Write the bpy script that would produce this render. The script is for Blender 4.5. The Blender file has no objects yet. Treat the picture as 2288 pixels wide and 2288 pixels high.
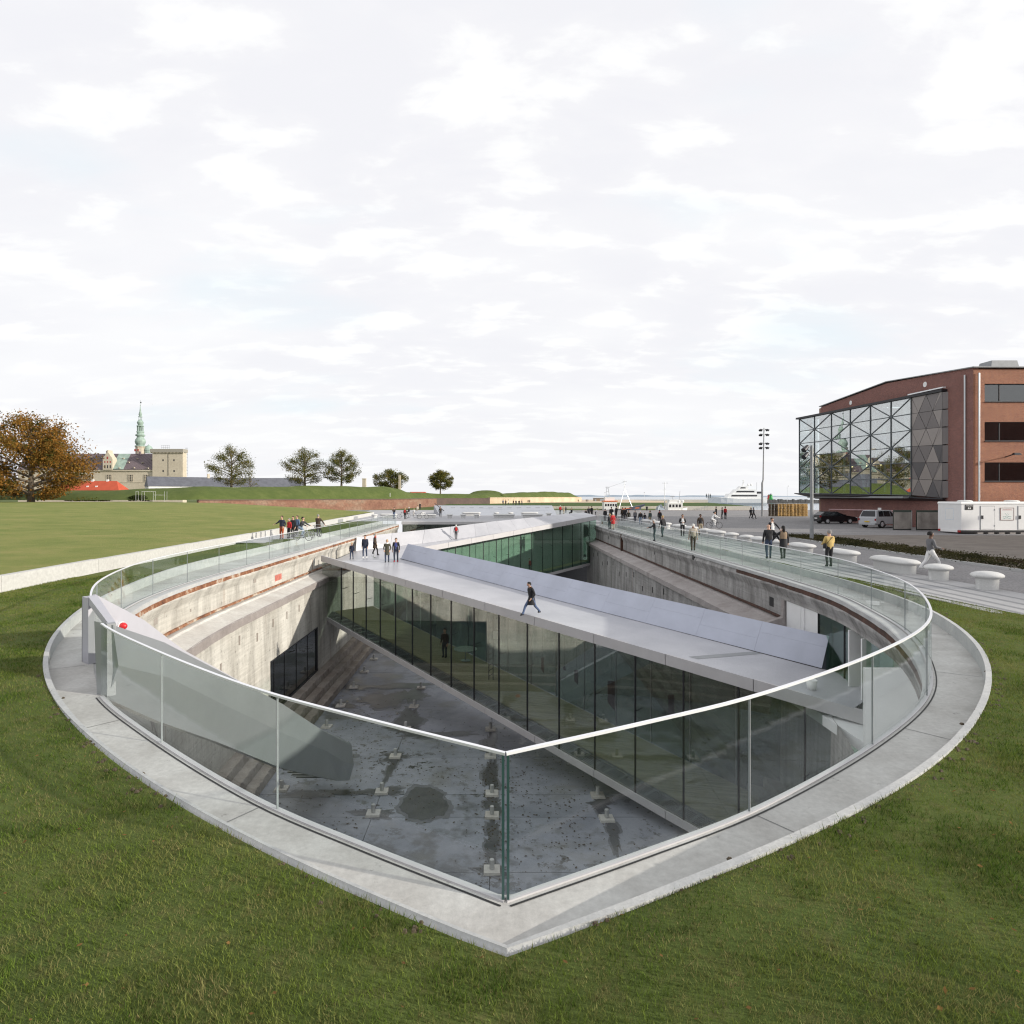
import bpy, bmesh, math, random
import numpy as np
from mathutils import Vector, Matrix
from mathutils.bvhtree import BVHTree
random.seed(7); RNG = np.random.default_rng(11)
SC = bpy.context.scene
COL = SC.collection

# ------------------------------------------------------------------ camera, sky, sun, exposure
FPX, UC, VH, CAMZ = 1400.0, 1107.0, 1109.0, 3.6      # focal length and vanishing point of the photo (2288 px wide), eye height
cam = bpy.data.cameras.new('camera'); camo = bpy.data.objects.new('camera', cam); COL.objects.link(camo)
camo.location = (0, 0, CAMZ); camo.rotation_euler = (math.radians(90), 0, 0)
cam.sensor_width = 36.0; cam.lens = 36.0*FPX/2288
cam.shift_x = (1144-UC)/2288; cam.shift_y = -(1144-VH)/2288
cam.clip_start = 0.1; cam.clip_end = 12000
SC.camera = camo
SUN_EL, SUN_DIR = math.radians(15.5), Vector((0.95, -0.31, 0)).normalized()
sun = bpy.data.lights.new('sun', 'SUN'); suno = bpy.data.objects.new('sun', sun); COL.objects.link(suno)
sun.energy = 5.0; sun.angle = math.radians(0.9); sun.color = (1.0, 0.93, 0.82)
sv = Vector((SUN_DIR.x*math.cos(SUN_EL), SUN_DIR.y*math.cos(SUN_EL), math.sin(SUN_EL)))
suno.rotation_euler = sv.to_track_quat('Z', 'Y').to_euler()
SC.view_settings.view_transform = 'Standard'; SC.view_settings.look = 'None'
SC.view_settings.gamma = 1.0; SC.view_settings.exposure = -0.03; SC.view_settings.use_curve_mapping = False
SC.cycles.max_bounces = 10; SC.cycles.transparent_max_bounces = 24; SC.cycles.glossy_bounces = 5
SC.cycles.caustics_reflective = False; SC.cycles.caustics_refractive = False
SC.cycles.use_denoising = True; SC.cycles.filter_width = 1.2

W = bpy.data.worlds.new('World'); SC.world = W; W.use_nodes = True
def build_world():
    nt = W.node_tree; N = nt.nodes; L = nt.links; N.clear()
    out = N.new('ShaderNodeOutputWorld')
    sky = N.new('ShaderNodeTexSky'); sky.sky_type = 'NISHITA'; sky.sun_disc = False
    sky.sun_elevation = SUN_EL; sky.sun_rotation = math.atan2(SUN_DIR.x, SUN_DIR.y); sky.air_density = 1.0; sky.dust_density = 2.0
    b1 = N.new('ShaderNodeBackground'); b1.inputs['Strength'].default_value = 0.10
    L.new(sky.outputs[0], b1.inputs['Color'])
    tc = N.new('ShaderNodeTexCoord'); sep = N.new('ShaderNodeSeparateXYZ'); L.new(tc.outputs['Generated'], sep.inputs[0])
    def m(op, a, b=None, c=None):
        n = N.new('ShaderNodeMath'); n.operation = op
        for i, x in enumerate((a, b, c)):
            if x is None: continue
            if isinstance(x, (int, float)): n.inputs[i].default_value = x
            else: L.new(x, n.inputs[i])
        return n.outputs[0]
    z = m('MAXIMUM', sep.outputs['Z'], 0.0)
    den = m('ADD', z, 0.22)
    px = m('DIVIDE', sep.outputs['X'], den); py = m('DIVIDE', sep.outputs['Y'], den)
    cmb = N.new('ShaderNodeCombineXYZ'); L.new(px, cmb.inputs[0]); L.new(py, cmb.inputs[1])
    def noise(scale, detail, rough, off, dist=0.0):
        mp = N.new('ShaderNodeMapping'); L.new(cmb.outputs[0], mp.inputs[0]); mp.inputs['Location'].default_value = off; mp.inputs['Scale'].default_value = (1.0, 1.8, 1)
        n = N.new('ShaderNodeTexNoise'); n.inputs['Scale'].default_value = scale; n.inputs['Detail'].default_value = detail
        n.inputs['Roughness'].default_value = rough; n.inputs['Distortion'].default_value = dist
        L.new(mp.outputs[0], n.inputs['Vector']); return n.outputs['Fac']
    n1 = noise(3.7, 9, 0.55, (3.1, 1.7, 0), 0.2); n2 = noise(0.9, 3, 0.5, (7.3, 2.2, 0)); n3 = noise(1.1, 4, 0.5, (1.2, 9.4, 0))
    r1 = N.new('ShaderNodeValToRGB'); L.new(n1, r1.inputs[0])
    r1.color_ramp.elements[0].position = 0.42; r1.color_ramp.elements[0].color = (0.885, 0.885, 0.92, 1)
    r1.color_ramp.elements[1].position = 0.60; r1.color_ramp.elements[1].color = (1.0, 1.0, 1.0, 1)
    e = r1.color_ramp.elements.new(0.515); e.color = (0.905, 0.903, 0.932, 1)
    r2 = N.new('ShaderNodeValToRGB'); L.new(n2, r2.inputs[0]); r2.color_ramp.elements[0].position = 0.46; r2.color_ramp.elements[1].position = 0.80
    mixw = N.new('ShaderNodeMixRGB'); L.new(r2.outputs[0], mixw.inputs[0]); L.new(r1.outputs[0], mixw.inputs[1]); mixw.inputs[2].default_value = (0.985, 0.985, 0.99, 1)
    r3 = N.new('ShaderNodeValToRGB'); L.new(n3, r3.inputs[0]); r3.color_ramp.elements[0].position = 0.56; r3.color_ramp.elements[1].position = 0.72
    fac3 = m('MULTIPLY', r3.outputs[0], 0.5)
    mixb = N.new('ShaderNodeMixRGB'); L.new(fac3, mixb.inputs[0]); L.new(mixw.outputs[0], mixb.inputs[1]); mixb.inputs[2].default_value = (0.76, 0.90, 0.965, 1)
    hz = m('POWER', m('SUBTRACT', 1.0, m('MINIMUM', m('MULTIPLY', z, 2.6), 1.0)), 2.0)     # thin bright veil towards the horizon, all round
    hz2 = m('MULTIPLY', hz, 0.65)
    mixh = N.new('ShaderNodeMixRGB'); L.new(hz2, mixh.inputs[0]); L.new(mixb.outputs[0], mixh.inputs[1]); mixh.inputs[2].default_value = (0.915, 0.92, 0.94, 1)
    b2 = N.new('ShaderNodeBackground'); b2.inputs['Strength'].default_value = 1.09; L.new(mixh.outputs[0], b2.inputs['Color'])
    mx = N.new('ShaderNodeMixShader'); mx.inputs[0].default_value = 0.95
    L.new(b1.outputs[0], mx.inputs[1]); L.new(b2.outputs[0], mx.inputs[2]); L.new(mx.outputs[0], out.inputs['Surface'])
build_world()

# ------------------------------------------------------------------ helpers
def pix(u, v, z=0.0):                 # photo pixel of a point standing at height z -> its place in the scene
    Y = FPX*(CAMZ-z)/(v-VH); return Vector(((u-UC)*Y/FPX, Y, z))
def dep(u, v, Y):                     # photo pixel of a point at distance Y -> its place in the scene
    return Vector(((u-UC)*Y/FPX, Y, CAMZ-(v-VH)*Y/FPX))

def tag(o, label=None, cat=None, group=None, kind=None):
    if label: o['label'] = label
    if cat: o['category'] = cat
    if group: o['group'] = group
    if kind: o['kind'] = kind
    return o
def empty(name, loc, label, cat, group=None, rz=0.0):
    o = bpy.data.objects.new(name, None); COL.objects.link(o); o.location = loc; o.rotation_euler = (0, 0, rz); o.empty_display_size = 0.2
    return tag(o, label, cat, group)

class MB:
    def __init__(s): s.v = []; s.f = []; s.m = []
    def add(s, vs, fs, mi=0):
        b = len(s.v); s.v += [tuple(x) for x in vs]; s.f += [tuple(b+i for i in f) for f in fs]; s.m += [mi]*len(fs); return s
    def quad(s, a, b, c, d, mi=0): return s.add([a, b, c, d], [(0, 1, 2, 3)], mi)
    def poly(s, pts, mi=0): return s.add(pts, [tuple(range(len(pts)))], mi)
    def box(s, x0, x1, y0, y1, z0, z1, mi=0):
        v = [(x0,y0,z0),(x1,y0,z0),(x1,y1,z0),(x0,y1,z0),(x0,y0,z1),(x1,y0,z1),(x1,y1,z1),(x0,y1,z1)]
        return s.add(v, [(0,3,2,1),(4,5,6,7),(0,1,5,4),(1,2,6,5),(2,3,7,6),(3,0,4,7)], mi)
    def hexa(s, b4, t4, mi=0):        # 4 bottom + 4 top points
        return s.add(list(b4)+list(t4), [(0,3,2,1),(4,5,6,7),(0,1,5,4),(1,2,6,5),(2,3,7,6),(3,0,4,7)], mi)
    def slab(s, q, off, mi=0):        # polygon q extruded by vector off
        q = [Vector(x) for x in q]; off = Vector(off); n = len(q)
        vs = q+[x+off for x in q]
        fs = [tuple(range(n))[::-1], tuple(range(n, 2*n))]+[(i, (i+1) % n, n+(i+1) % n, n+i) for i in range(n)]
        return s.add(vs, fs, mi)
    def bar(s, p, q, w, h, mi=0, up=(0,0,1)):
        p, q = Vector(p), Vector(q); d = (q-p).normalized(); up = Vector(up)
        if abs(d.dot(up)) > 0.98: up = Vector((0, 1, 0))
        a = d.cross(up).normalized()*w*.5; b = a.cross(d).normalized()*h*.5
        return s.hexa([p-a-b, p+a-b, q+a-b, q-a-b], [p-a+b, p+a+b, q+a+b, q-a+b], mi)
    def tube(s, pts, r, n=6, mi=0, caps=True):
        pts = [Vector(p) for p in pts]; k = len(pts); rr = r if isinstance(r, (list, tuple)) else [r]*k
        vs = []; ref = None
        for i, p in enumerate(pts):
            d = (pts[min(i+1, k-1)]-pts[max(i-1, 0)]).normalized()
            if ref is None: ref = Vector((0,0,1)) if abs(d.z) < .9 else Vector((1,0,0))
            a = d.cross(ref).normalized(); b = d.cross(a).normalized(); ref = a.cross(d)
            for j in range(n):
                t = 2*math.pi*j/n; vs.append(p+(a*math.cos(t)+b*math.sin(t))*rr[i])
        fs = [(i*n+j, i*n+(j+1) % n, (i+1)*n+(j+1) % n, (i+1)*n+j) for i in range(k-1) for j in range(n)]
        if caps: fs += [tuple(range(n))[::-1], tuple(range((k-1)*n, k*n))]
        return s.add(vs, fs, mi)
    def lathe(s, prof, c=(0,0,0), n=16, mi=0, sx=1.0, sy=1.0):
        c = Vector(c); vs = []
        for r, z in prof:
            for j in range(n):
                t = 2*math.pi*j/n; vs.append((c.x+r*sx*math.cos(t), c.y+r*sy*math.sin(t), c.z+z))
        k = len(prof)
        fs = [(i*n+j, i*n+(j+1) % n, (i+1)*n+(j+1) % n, (i+1)*n+j) for i in range(k-1) for j in range(n)]
        if prof[0][0] > 1e-4: fs.append(tuple(range(n))[::-1])
        if prof[-1][0] > 1e-4: fs.append(tuple(range((k-1)*n, k*n)))
        return s.add(vs, fs, mi)
    def loft(s, rows, mi=0, closed=False):
        n = len(rows[0]); vs = [p for r in rows for p in r]; fs = []
        for i in range(len(rows)-1):
            for j in range(n if closed else n-1):
                fs.append((i*n+j, i*n+(j+1) % n, (i+1)*n+(j+1) % n, (i+1)*n+j))
        return s.add(vs, fs, mi)
    def mesh(s, name, mats, smooth=False, off=None):
        me = bpy.data.meshes.new(name)
        v = s.v if off is None else [(x-off[0], y-off[1], z-off[2]) for x, y, z in s.v]
        me.from_pydata(v, [], s.f)
        mats = mats if isinstance(mats, (list, tuple)) else [mats]
        for x in mats: me.materials.append(x)
        if len(mats) > 1: me.polygons.foreach_set('material_index', s.m)
        bm = bmesh.new(); bm.from_mesh(me); bmesh.ops.recalc_face_normals(bm, faces=bm.faces); bm.to_mesh(me); bm.free()
        if smooth: me.polygons.foreach_set('use_smooth', [True]*len(me.polygons))
        me.update(); return me
    def build(s, name, mats, parent=None, smooth=False, local=False, **kw):
        """link as ONE object; vertices are world coordinates unless local"""
        off = None
        if parent is not None and not local:
            off = Vector(parent.location); q = parent.parent
            while q is not None: off = off+Vector(q.location); q = q.parent
        o = bpy.data.objects.new(name, s.mesh(name, mats, smooth, off)); COL.objects.link(o)
        if parent is not None: o.parent = parent
        return tag(o, **kw)
def put(name, me, parent=None, loc=(0,0,0), rot=(0,0,0), scale=(1,1,1), **kw):
    o = bpy.data.objects.new(name, me); COL.objects.link(o); o.location = loc; o.rotation_euler = rot; o.scale = scale
    if parent is not None: o.parent = parent
    return tag(o, **kw)
def copy_tree(o, parent=None):
    c = o.copy(); COL.objects.link(c)
    if parent is not None: c.parent = parent
    for ch in list(o.children): copy_tree(ch, c)
    return c

# ------------------------------------------------------------------ materials
class NT:
    def __init__(s, name):
        s.m = bpy.data.materials.new(name); s.m.use_nodes = True; s.nt = s.m.node_tree; s.N = s.nt.nodes; s.L = s.nt.links
        s.N.clear(); s.out = s.N.new('ShaderNodeOutputMaterial'); s._pos = None
    def node(s, t, **kw):
        n = s.N.new(t)
        for k, v in kw.items(): setattr(n, k, v)
        return n
    def put(s, sock, v):
        if v is None: return
        if isinstance(v, bpy.types.NodeSocket): s.L.new(v, sock)
        elif isinstance(v, (tuple, list)) and len(v) == 3 and sock.type == 'RGBA': sock.default_value = (*v, 1)
        else: sock.default_value = v
    def pos(s):
        if s._pos is None: s._pos = s.node('ShaderNodeNewGeometry')
        return s._pos.outputs['Position']
    def mapped(s, scale=(1,1,1), rot=(0,0,0), loc=(0,0,0), src=None):
        n = s.node('ShaderNodeMapping'); s.put(n.inputs[0], src or s.pos()); n.inputs['Scale'].default_value = scale; n.inputs['Rotation'].default_value = rot; n.inputs['Location'].default_value = loc
        return n.outputs[0]
    def noise(s, scale, detail=4, rough=.55, vec=None, dist=0):
        n = s.node('ShaderNodeTexNoise'); s.put(n.inputs['Vector'], vec or s.pos()); n.inputs['Scale'].default_value = scale
        n.inputs['Detail'].default_value = detail; n.inputs['Roughness'].default_value = rough; n.inputs['Distortion'].default_value = dist
        return n.outputs['Fac']
    def ramp(s, fac, stops):
        n = s.node('ShaderNodeValToRGB'); s.put(n.inputs[0], fac); el = n.color_ramp.elements
        el[0].position = stops[0][0]; el[1].position = stops[-1][0]
        c = lambda x: (x, x, x, 1) if isinstance(x, (int, float)) else (*x, 1)
        el[0].color = c(stops[0][1]); el[1].color = c(stops[-1][1])
        for p, x in stops[1:-1]: e = el.new(p); e.color = c(x)
        return n.outputs[0]
    def mix(s, f, a, b, mode='MIX'):
        n = s.node('ShaderNodeMixRGB', blend_type=mode); s.put(n.inputs[0], f); s.put(n.inputs[1], a); s.put(n.inputs[2], b); return n.outputs[0]
    def math(s, op, a, b=None, c=None):
        n = s.node('ShaderNodeMath', operation=op)
        for i, x in enumerate((a, b, c)): s.put(n.inputs[i], x)
        return n.outputs[0]
    def sep(s, src=None):
        n = s.node('ShaderNodeSeparateXYZ'); s.put(n.inputs[0], src or s.pos()); return n.outputs
    def bump(s, h, strength=.3, dist=.05):
        n = s.node('ShaderNodeBump'); s.put(n.inputs['Height'], h); n.inputs['Strength'].default_value = strength; n.inputs['Distance'].default_value = dist; return n.outputs[0]
    def bsdf(s, col, rough=.6, metal=0.0, bump=None, spec=None, **kw):
        n = s.node('ShaderNodeBsdfPrincipled'); s.put(n.inputs['Base Color'], col); s.put(n.inputs['Roughness'], rough); s.put(n.inputs['Metallic'], metal)
        if bump is not None: s.put(n.inputs['Normal'], bump)
        if spec is not None: s.put(n.inputs['Specular IOR Level'], spec)
        for k, v in kw.items(): s.put(n.inputs[k], v)
        s.L.new(n.outputs[0], s.out.inputs['Surface']); return n
def flat(name, col, rough=.6, metal=0.0, var=.12, scale=3.0, bump=0.0, bscale=40.0, spec=None):
    t = NT(name); d = tuple(c*(1-var) for c in col); l = tuple(min(1, c*(1+var)) for c in col)
    c = t.ramp(t.noise(scale, 5, .6), [(.3, d), (.7, l)])
    b = t.bump(t.noise(bscale, 3), bump, .02) if bump else None
    t.bsdf(c, rough, metal, b, spec); return t.m
M = {}
def concrete(name, base, dirt, scale=.8, fine=14.0, amt=.55, rough=.8, bump=.25, specks=0.0):
    t = NT(name)
    big = t.ramp(t.noise(scale, 6, .6, dist=.4), [(.32, 0.0), (.68, 1.0)])
    c = t.mix(t.math('MULTIPLY', big, amt), base, dirt)
    fn = t.noise(fine, 5, .7)
    c = t.mix(1.0, c, t.ramp(fn, [(.25, .80), (.75, 1.10)]), 'MULTIPLY')
    if specks:
        sp = t.ramp(t.noise(3.2, 7, .75), [(.62, 0.0), (.70, 1.0)])
        c = t.mix(t.math('MULTIPLY', sp, specks), c, tuple(x*.35 for x in dirt))
    t.bsdf(c, rough, 0, t.bump(fn, bump, .02)); return t.m
M['path'] = concrete('path_concrete', (.55,.545,.525), (.36,.345,.325), .9, 12, .85, specks=.75)
M['curb'] = concrete('curb_concrete', (.50,.50,.49), (.36,.37,.38), 1.4, 20, .7)
M['white_conc'] = concrete('white_concrete', (.53,.53,.515), (.44,.43,.415), .5, 8, .6)
M['deck'] = concrete('deck_aluminium', (.49,.49,.52), (.37,.375,.405), .45, 24, .85, rough=.34, bump=.05, specks=.18)
M['panel'] = flat('pale_metal_panel', (.40,.425,.51), .46, 0, .09, .7)
M['fascia'] = flat('fascia_metal', (.47,.46,.47), .5, 0, .06, 1.2)
M['steel'] = flat('brushed_steel', (.52,.54,.56), .32, .75, .06, 2)
M['shell'] = flat('stair_shell_steel', (.36,.38,.395), .36, .55, .05, .8)
M['hood'] = flat('pale_lilac_paint', (.43,.43,.47), .5, 0, .03)
M['court'] = flat('grey_blue_roof', (.36,.38,.42), .5, 0, .06, .3)
M['handrail'] = flat('handrail_steel', (.78,.79,.82), .35, .3, .03, 2)
M['bar'] = flat('glazing_bar_grey', (.085,.10,.11), .45, .3, .1, 3)
M['dark'] = flat('dark_metal', (.035,.035,.04), .45, .4, .15, 4)
M['black'] = flat('black_rubber', (.015,.015,.016), .7)
M['grey'] = flat('grey_paint', (.25,.26,.27), .5)
M['white'] = flat('white_paint', (.78,.78,.78), .45, 0, .03)
M['rust'] = (lambda t: (t.bsdf(t.ramp(t.noise(1.6, 8, .75), [(.30,(.06,.028,.018)),(.44,(.17,.065,.03)),(.53,(.26,.12,.06)),(.60,(.42,.36,.29)),(.72,(.50,.45,.38))]), .85), t.m)[1])(NT('rusty_steel'))
M['rust_dark'] = (lambda t: (t.bsdf(t.ramp(t.noise(3.5, 7, .7), [(.3,(.025,.016,.013)),(.55,(.075,.034,.022)),(.75,(.12,.06,.04))]), .85), t.m)[1])(NT('dark_rusty_steel'))

def dock_concrete(name, base, dirt, rustamt, dark):
    t = NT(name)
    geo = t.pos()
    big = t.ramp(t.noise(.35, 6, .62, dist=.5), [(.35, 0.0), (.7, 1.0)])
    c = t.mix(t.math('MULTIPLY', big, .65), base, dirt)
    streak = t.noise(1.0, 7, .72, t.mapped((.95, .95, .16)))                       # runs of dirt down the wall
    c = t.mix(t.math('MULTIPLY', t.ramp(streak, [(.44, 0.0), (.74, 1.0)]), dark), c, tuple(x*.38 for x in dirt))
    rs = t.noise(1.0, 5, .6, t.mapped((1.1, 1.1, .06), loc=(5, 3, 0)))
    c = t.mix(t.math('MULTIPLY', t.ramp(rs, [(.64, 0.0), (.72, 1.0)]), rustamt), c, (.22, .10, .045))
    boards = t.noise(1.0, 3, .6, t.mapped((.5, .5, 9.0)))                          # board marks of the formwork
    c = t.mix(1.0, c, t.ramp(boards, [(.3, .86), (.7, 1.08)]), 'MULTIPLY')
    pock = t.noise(5.5, 8, .78)
    c = t.mix(t.math('MULTIPLY', t.ramp(pock, [(.585, 0.0), (.65, 1.0)]), .75), c, tuple(x*.25 for x in dirt))
    fine = t.noise(22, 4, .7)
    h = t.math('ADD', t.math('MULTIPLY', boards, .5), t.math('ADD', t.math('MULTIPLY', pock, -.7), t.math('MULTIPLY', fine, .3)))
    t.bsdf(c, .9, 0, t.bump(h, .55, .06)); return t.m
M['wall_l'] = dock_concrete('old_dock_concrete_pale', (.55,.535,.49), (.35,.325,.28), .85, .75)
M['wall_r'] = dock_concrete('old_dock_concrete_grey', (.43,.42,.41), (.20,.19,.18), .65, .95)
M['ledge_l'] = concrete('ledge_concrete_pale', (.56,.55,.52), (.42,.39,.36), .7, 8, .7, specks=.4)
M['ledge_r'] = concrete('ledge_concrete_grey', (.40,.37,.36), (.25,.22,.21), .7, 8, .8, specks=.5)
M['timber_edge'] = concrete('worn_ledge_edge', (.30,.27,.255), (.20,.175,.165), 1.1, 12, .7, specks=.5)
M['step'] = concrete('dock_step_concrete', (.33,.30,.27), (.19,.155,.13), .9, 9, .8, bump=.5, specks=.6)

def floor_mat():
    t = NT('dock_floor_concrete')
    wet = t.noise(.17, 6, .62); spots = t.noise(1.9, 8, .74); mid = t.noise(.45, 7, .68)
    c = t.ramp(mid, [(.3, (.175,.19,.225)), (.7, (.315,.33,.375))])
    w = t.ramp(wet, [(.56, 0.0), (.60, 1.0)])
    s2 = t.math('MULTIPLY', t.ramp(spots, [(.55, 0.0), (.59, 1.0)]), t.ramp(t.noise(.22, 3, .5, t.mapped(loc=(4, 8, 0))), [(.42, .15), (.6, 1.0)]))
    wet_all = t.math('MAXIMUM', t.math('MULTIPLY', w, .62), t.math('MULTIPLY', s2, .92))
    c = t.mix(wet_all, c, (.045, .043, .043))
    c = t.mix(t.math('MULTIPLY', t.ramp(t.noise(.5, 4, .6, t.mapped(loc=(11, 2, 0))), [(.55, 0.0), (.7, 1.0)]), .35), c, (.14, .13, .09))
    r = t.math('SUBTRACT', .62, t.math('MULTIPLY', wet_all, .38))
    t.bsdf(c, r, 0, t.bump(spots, .12, .02)); return t.m
M['floor'] = floor_mat()

def glass(name, tint, refl=1.0, f0=.045, rough=0.0, graze=.75):
    """flat pane: straight-through tint plus a mirror reflection that grows at grazing angles"""
    t = NT(name); g = t.node('ShaderNodeNewGeometry')
    d = t.node('ShaderNodeVectorMath', operation='DOT_PRODUCT'); t.L.new(g.outputs['Normal'], d.inputs[0]); t.L.new(g.outputs['Incoming'], d.inputs[1])
    x = t.math('SUBTRACT', 1.0, t.math('MINIMUM', t.math('ABSOLUTE', d.outputs['Value']), 1.0))
    fr = t.math('MULTIPLY', t.math('ADD', f0, t.math('MULTIPLY', t.math('POWER', x, 5.0), graze)), refl)
    tr = t.node('ShaderNodeBsdfTransparent'); tr.inputs[0].default_value = (*tint, 1)
    gl = t.node('ShaderNodeBsdfGlossy'); gl.inputs['Color'].default_value = (1, 1, 1, 1); gl.inputs['Roughness'].default_value = rough
    mx = t.node('ShaderNodeMixShader'); t.L.new(fr, mx.inputs[0]); t.L.new(tr.outputs[0], mx.inputs[1]); t.L.new(gl.outputs[0], mx.inputs[2])
    t.L.new(mx.outputs[0], t.out.inputs['Surface']); return t.m
M['glass'] = glass('balustrade_glass', (.955,.982,.975), 1.0, .033, 0, .34)
M['facade'] = glass('facade_glass', (.84,.875,.85), 1.0, .17)
M['rear_glass'] = glass('rear_facade_glass', (.50,.58,.53), 1.0, .08)
M['facade2'] = glass('green_facade_glass', (.74,.86,.79), 1.0, .09)
M['bay_glass'] = glass('bay_glass', (.76,.84,.85), 1.0, .40)
M['win_glass'] = glass('window_glass', (.45,.50,.50), 1.0, .14)

def wood_floor():
    t = NT('plank_floor'); p = t.mapped((1, 1, 1), rot=(0, 0, math.radians(46.8)))
    b = t.noise(1.0, 4, .6, t.mapped((.6, 14.0, 1.0), rot=(0, 0, math.radians(46.8))))
    c = t.ramp(b, [(.3, (.38,.33,.20)), (.7, (.66,.59,.40))]); t.bsdf(c, .55); return t.m
M['wood_floor'] = wood_floor()
M['soil'] = concrete('bare_soil', (.105,.078,.050), (.065,.048,.030), 1.3, 12, .8, bump=.6)

def lawn_mat(name, c1, c2, c3, brown, bump=.7):
    t = NT(name)
    a = t.noise(.35, 6, .65, dist=.3); b = t.noise(5.0, 6, .75); f = t.noise(60, 4, .8, t.mapped((1, .55, 1)))
    c = t.ramp(a, [(.3, c1), (.55, c2), (.75, c3)])
    c = t.mix(t.math('MULTIPLY', t.ramp(b, [(.5, 0.0), (.75, 1.0)]), .45), c, brown)
    c = t.mix(1.0, c, t.ramp(f, [(.2, .55), (.8, 1.35)]), 'MULTIPLY')
    t.bsdf(c, .9, 0, t.bump(t.math('ADD', f, b), bump, .06), spec=.15); return t.m
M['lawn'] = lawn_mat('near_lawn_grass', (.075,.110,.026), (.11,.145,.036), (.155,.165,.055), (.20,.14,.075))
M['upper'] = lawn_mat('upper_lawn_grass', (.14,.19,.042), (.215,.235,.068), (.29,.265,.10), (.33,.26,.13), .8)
M['mound'] = lawn_mat('rampart_grass', (.075,.105,.028), (.10,.13,.036), (.13,.155,.05), (.045,.06,.02), 1.0)
M['mound_pale'] = lawn_mat('pale_rampart_grass', (.11,.14,.045), (.14,.165,.055), (.17,.19,.07), (.09,.11,.03), .8)
M['terrace'] = lawn_mat('terrace_grass', (.05,.085,.02), (.06,.10,.024), (.07,.11,.028), (.06,.09,.02), .5)

def cobble():
    t = NT('cobble_paving'); v = t.node('ShaderNodeTexVoronoi', feature='DISTANCE_TO_EDGE'); t.put(v.inputs['Vector'], t.pos()); v.inputs['Scale'].default_value = 7.0
    n = t.noise(.25, 5, .6); k = t.noise(9, 5, .7)
    c = t.ramp(n, [(.3, (.21,.205,.21)), (.7, (.27,.26,.26))])
    c = t.mix(1.0, c, t.ramp(k, [(.25, .72), (.75, 1.2)]), 'MULTIPLY')
    c = t.mix(1.0, c, t.ramp(v.outputs['Distance'], [(.0, .55), (.10, 1.0)]), 'MULTIPLY')
    t.bsdf(c, .8, 0, t.bump(v.outputs['Distance'], .5, .03)); return t.m
M['cobble'] = cobble()
M['paving'] = concrete('pale_stone_paving', (.39,.39,.395), (.33,.33,.335), .6, 14, .6)
M['band'] = concrete('dark_stone_band', (.25,.255,.265), (.20,.20,.21), 1.0, 14, .6)
M['plaza'] = concrete('plaza_paving', (.40,.40,.415), (.33,.33,.345), .4, 10, .6)
M['gravel'] = concrete('gravel_ground', (.20,.175,.15), (.12,.10,.085), .8, 18, .8, bump=.8, specks=.5)
def water():
    t = NT('harbour_water'); n = t.noise(1.0, 5, .6, t.mapped((.25, .8, 1)))
    t.bsdf((.10,.16,.22), .12, 0, t.bump(n, .35, .3), spec=.5); return t.m
M['water'] = water()
# ------------------------------------------------------------------ plan of the dock rim (balustrade line), distances in metres
LPTS = [(.09,5.575),(-1.3,6.42),(-2.76,7.38),(-5.32,9.545),(-7.2,11.4),(-8.85,13.7),(-10.6,16.7),(-12.0,20.57),(-12.58,23.55),(-12.9,27.5),(-12.95,34),(-12.95,50),(-12.95,84)]
RPTS = [(.09,5.575),(1.5,6.33),(2.9,7.14),(5.51,9.11),(7.7,11.2),(9.2,13.3),(10.9,16.6),(12.0,20.2),(12.55,22.8),(12.8,27),(12.85,34),(12.85,50),(12.85,84)]
def dense(pts, n=60):
    P = [np.array(p, float) for p in pts]; P = [2*P[0]-P[1]]+P+[2*P[-1]-P[-2]]; out = []
    for i in range(1, len(P)-2):
        p0, p1, p2, p3 = P[i-1:i+3]; t1 = np.linalg.norm(p1-p0)**.5; t2 = t1+np.linalg.norm(p2-p1)**.5; t3 = t2+np.linalg.norm(p3-p2)**.5
        for t in np.linspace(t1, t2, n, endpoint=False):
            a1 = (t1-t)/t1*p0+t/t1*p1; a2 = (t2-t)/(t2-t1)*p1+(t-t1)/(t2-t1)*p2; a3 = (t3-t)/(t3-t2)*p2+(t-t2)/(t3-t2)*p3
            b1 = (t2-t)/t2*a1+t/t2*a2; b2 = (t3-t)/(t3-t1)*a2+(t-t1)/(t3-t1)*a3
            out.append((t2-t)/(t2-t1)*b1+(t-t1)/(t2-t1)*b2)
    out.append(P[-2]); return np.array(out)
class Rim:
    def __init__(s, pts, side):
        s.d = dense(pts); s.side = side; seg = np.linalg.norm(np.diff(s.d, axis=0), axis=1); s.S = np.concatenate([[0], np.cumsum(seg)]); s.len = s.S[-1]
    def at(s, a):
        return np.array([np.interp(a, s.S, s.d[:, 0]), np.interp(a, s.S, s.d[:, 1])])
    def nrm(s, a):
        t = s.at(min(a+.15, s.len))-s.at(max(a-.15, 0)); t /= np.linalg.norm(t)
        return np.array([-t[1], t[0]])*s.side          # towards the dock
    def off(s, a, d):
        p = s.at(a)+s.nrm(a)*d
        if d > 0 and (p[0]-.09)*s.side < 0: p[0] = .09
        return p
    def arc_of_y(s, y): return float(np.interp(y, s.d[:, 1], s.S))
RL, RR = Rim(LPTS, -1), Rim(RPTS, 1)
def arcs(rim, a0, a1, step): return list(np.linspace(a0, a1, max(2, int(math.ceil((a1-a0)/step))+1)))
def bow(y): return min(1.0, max(.16, (y-9.5)/6.5))
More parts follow.
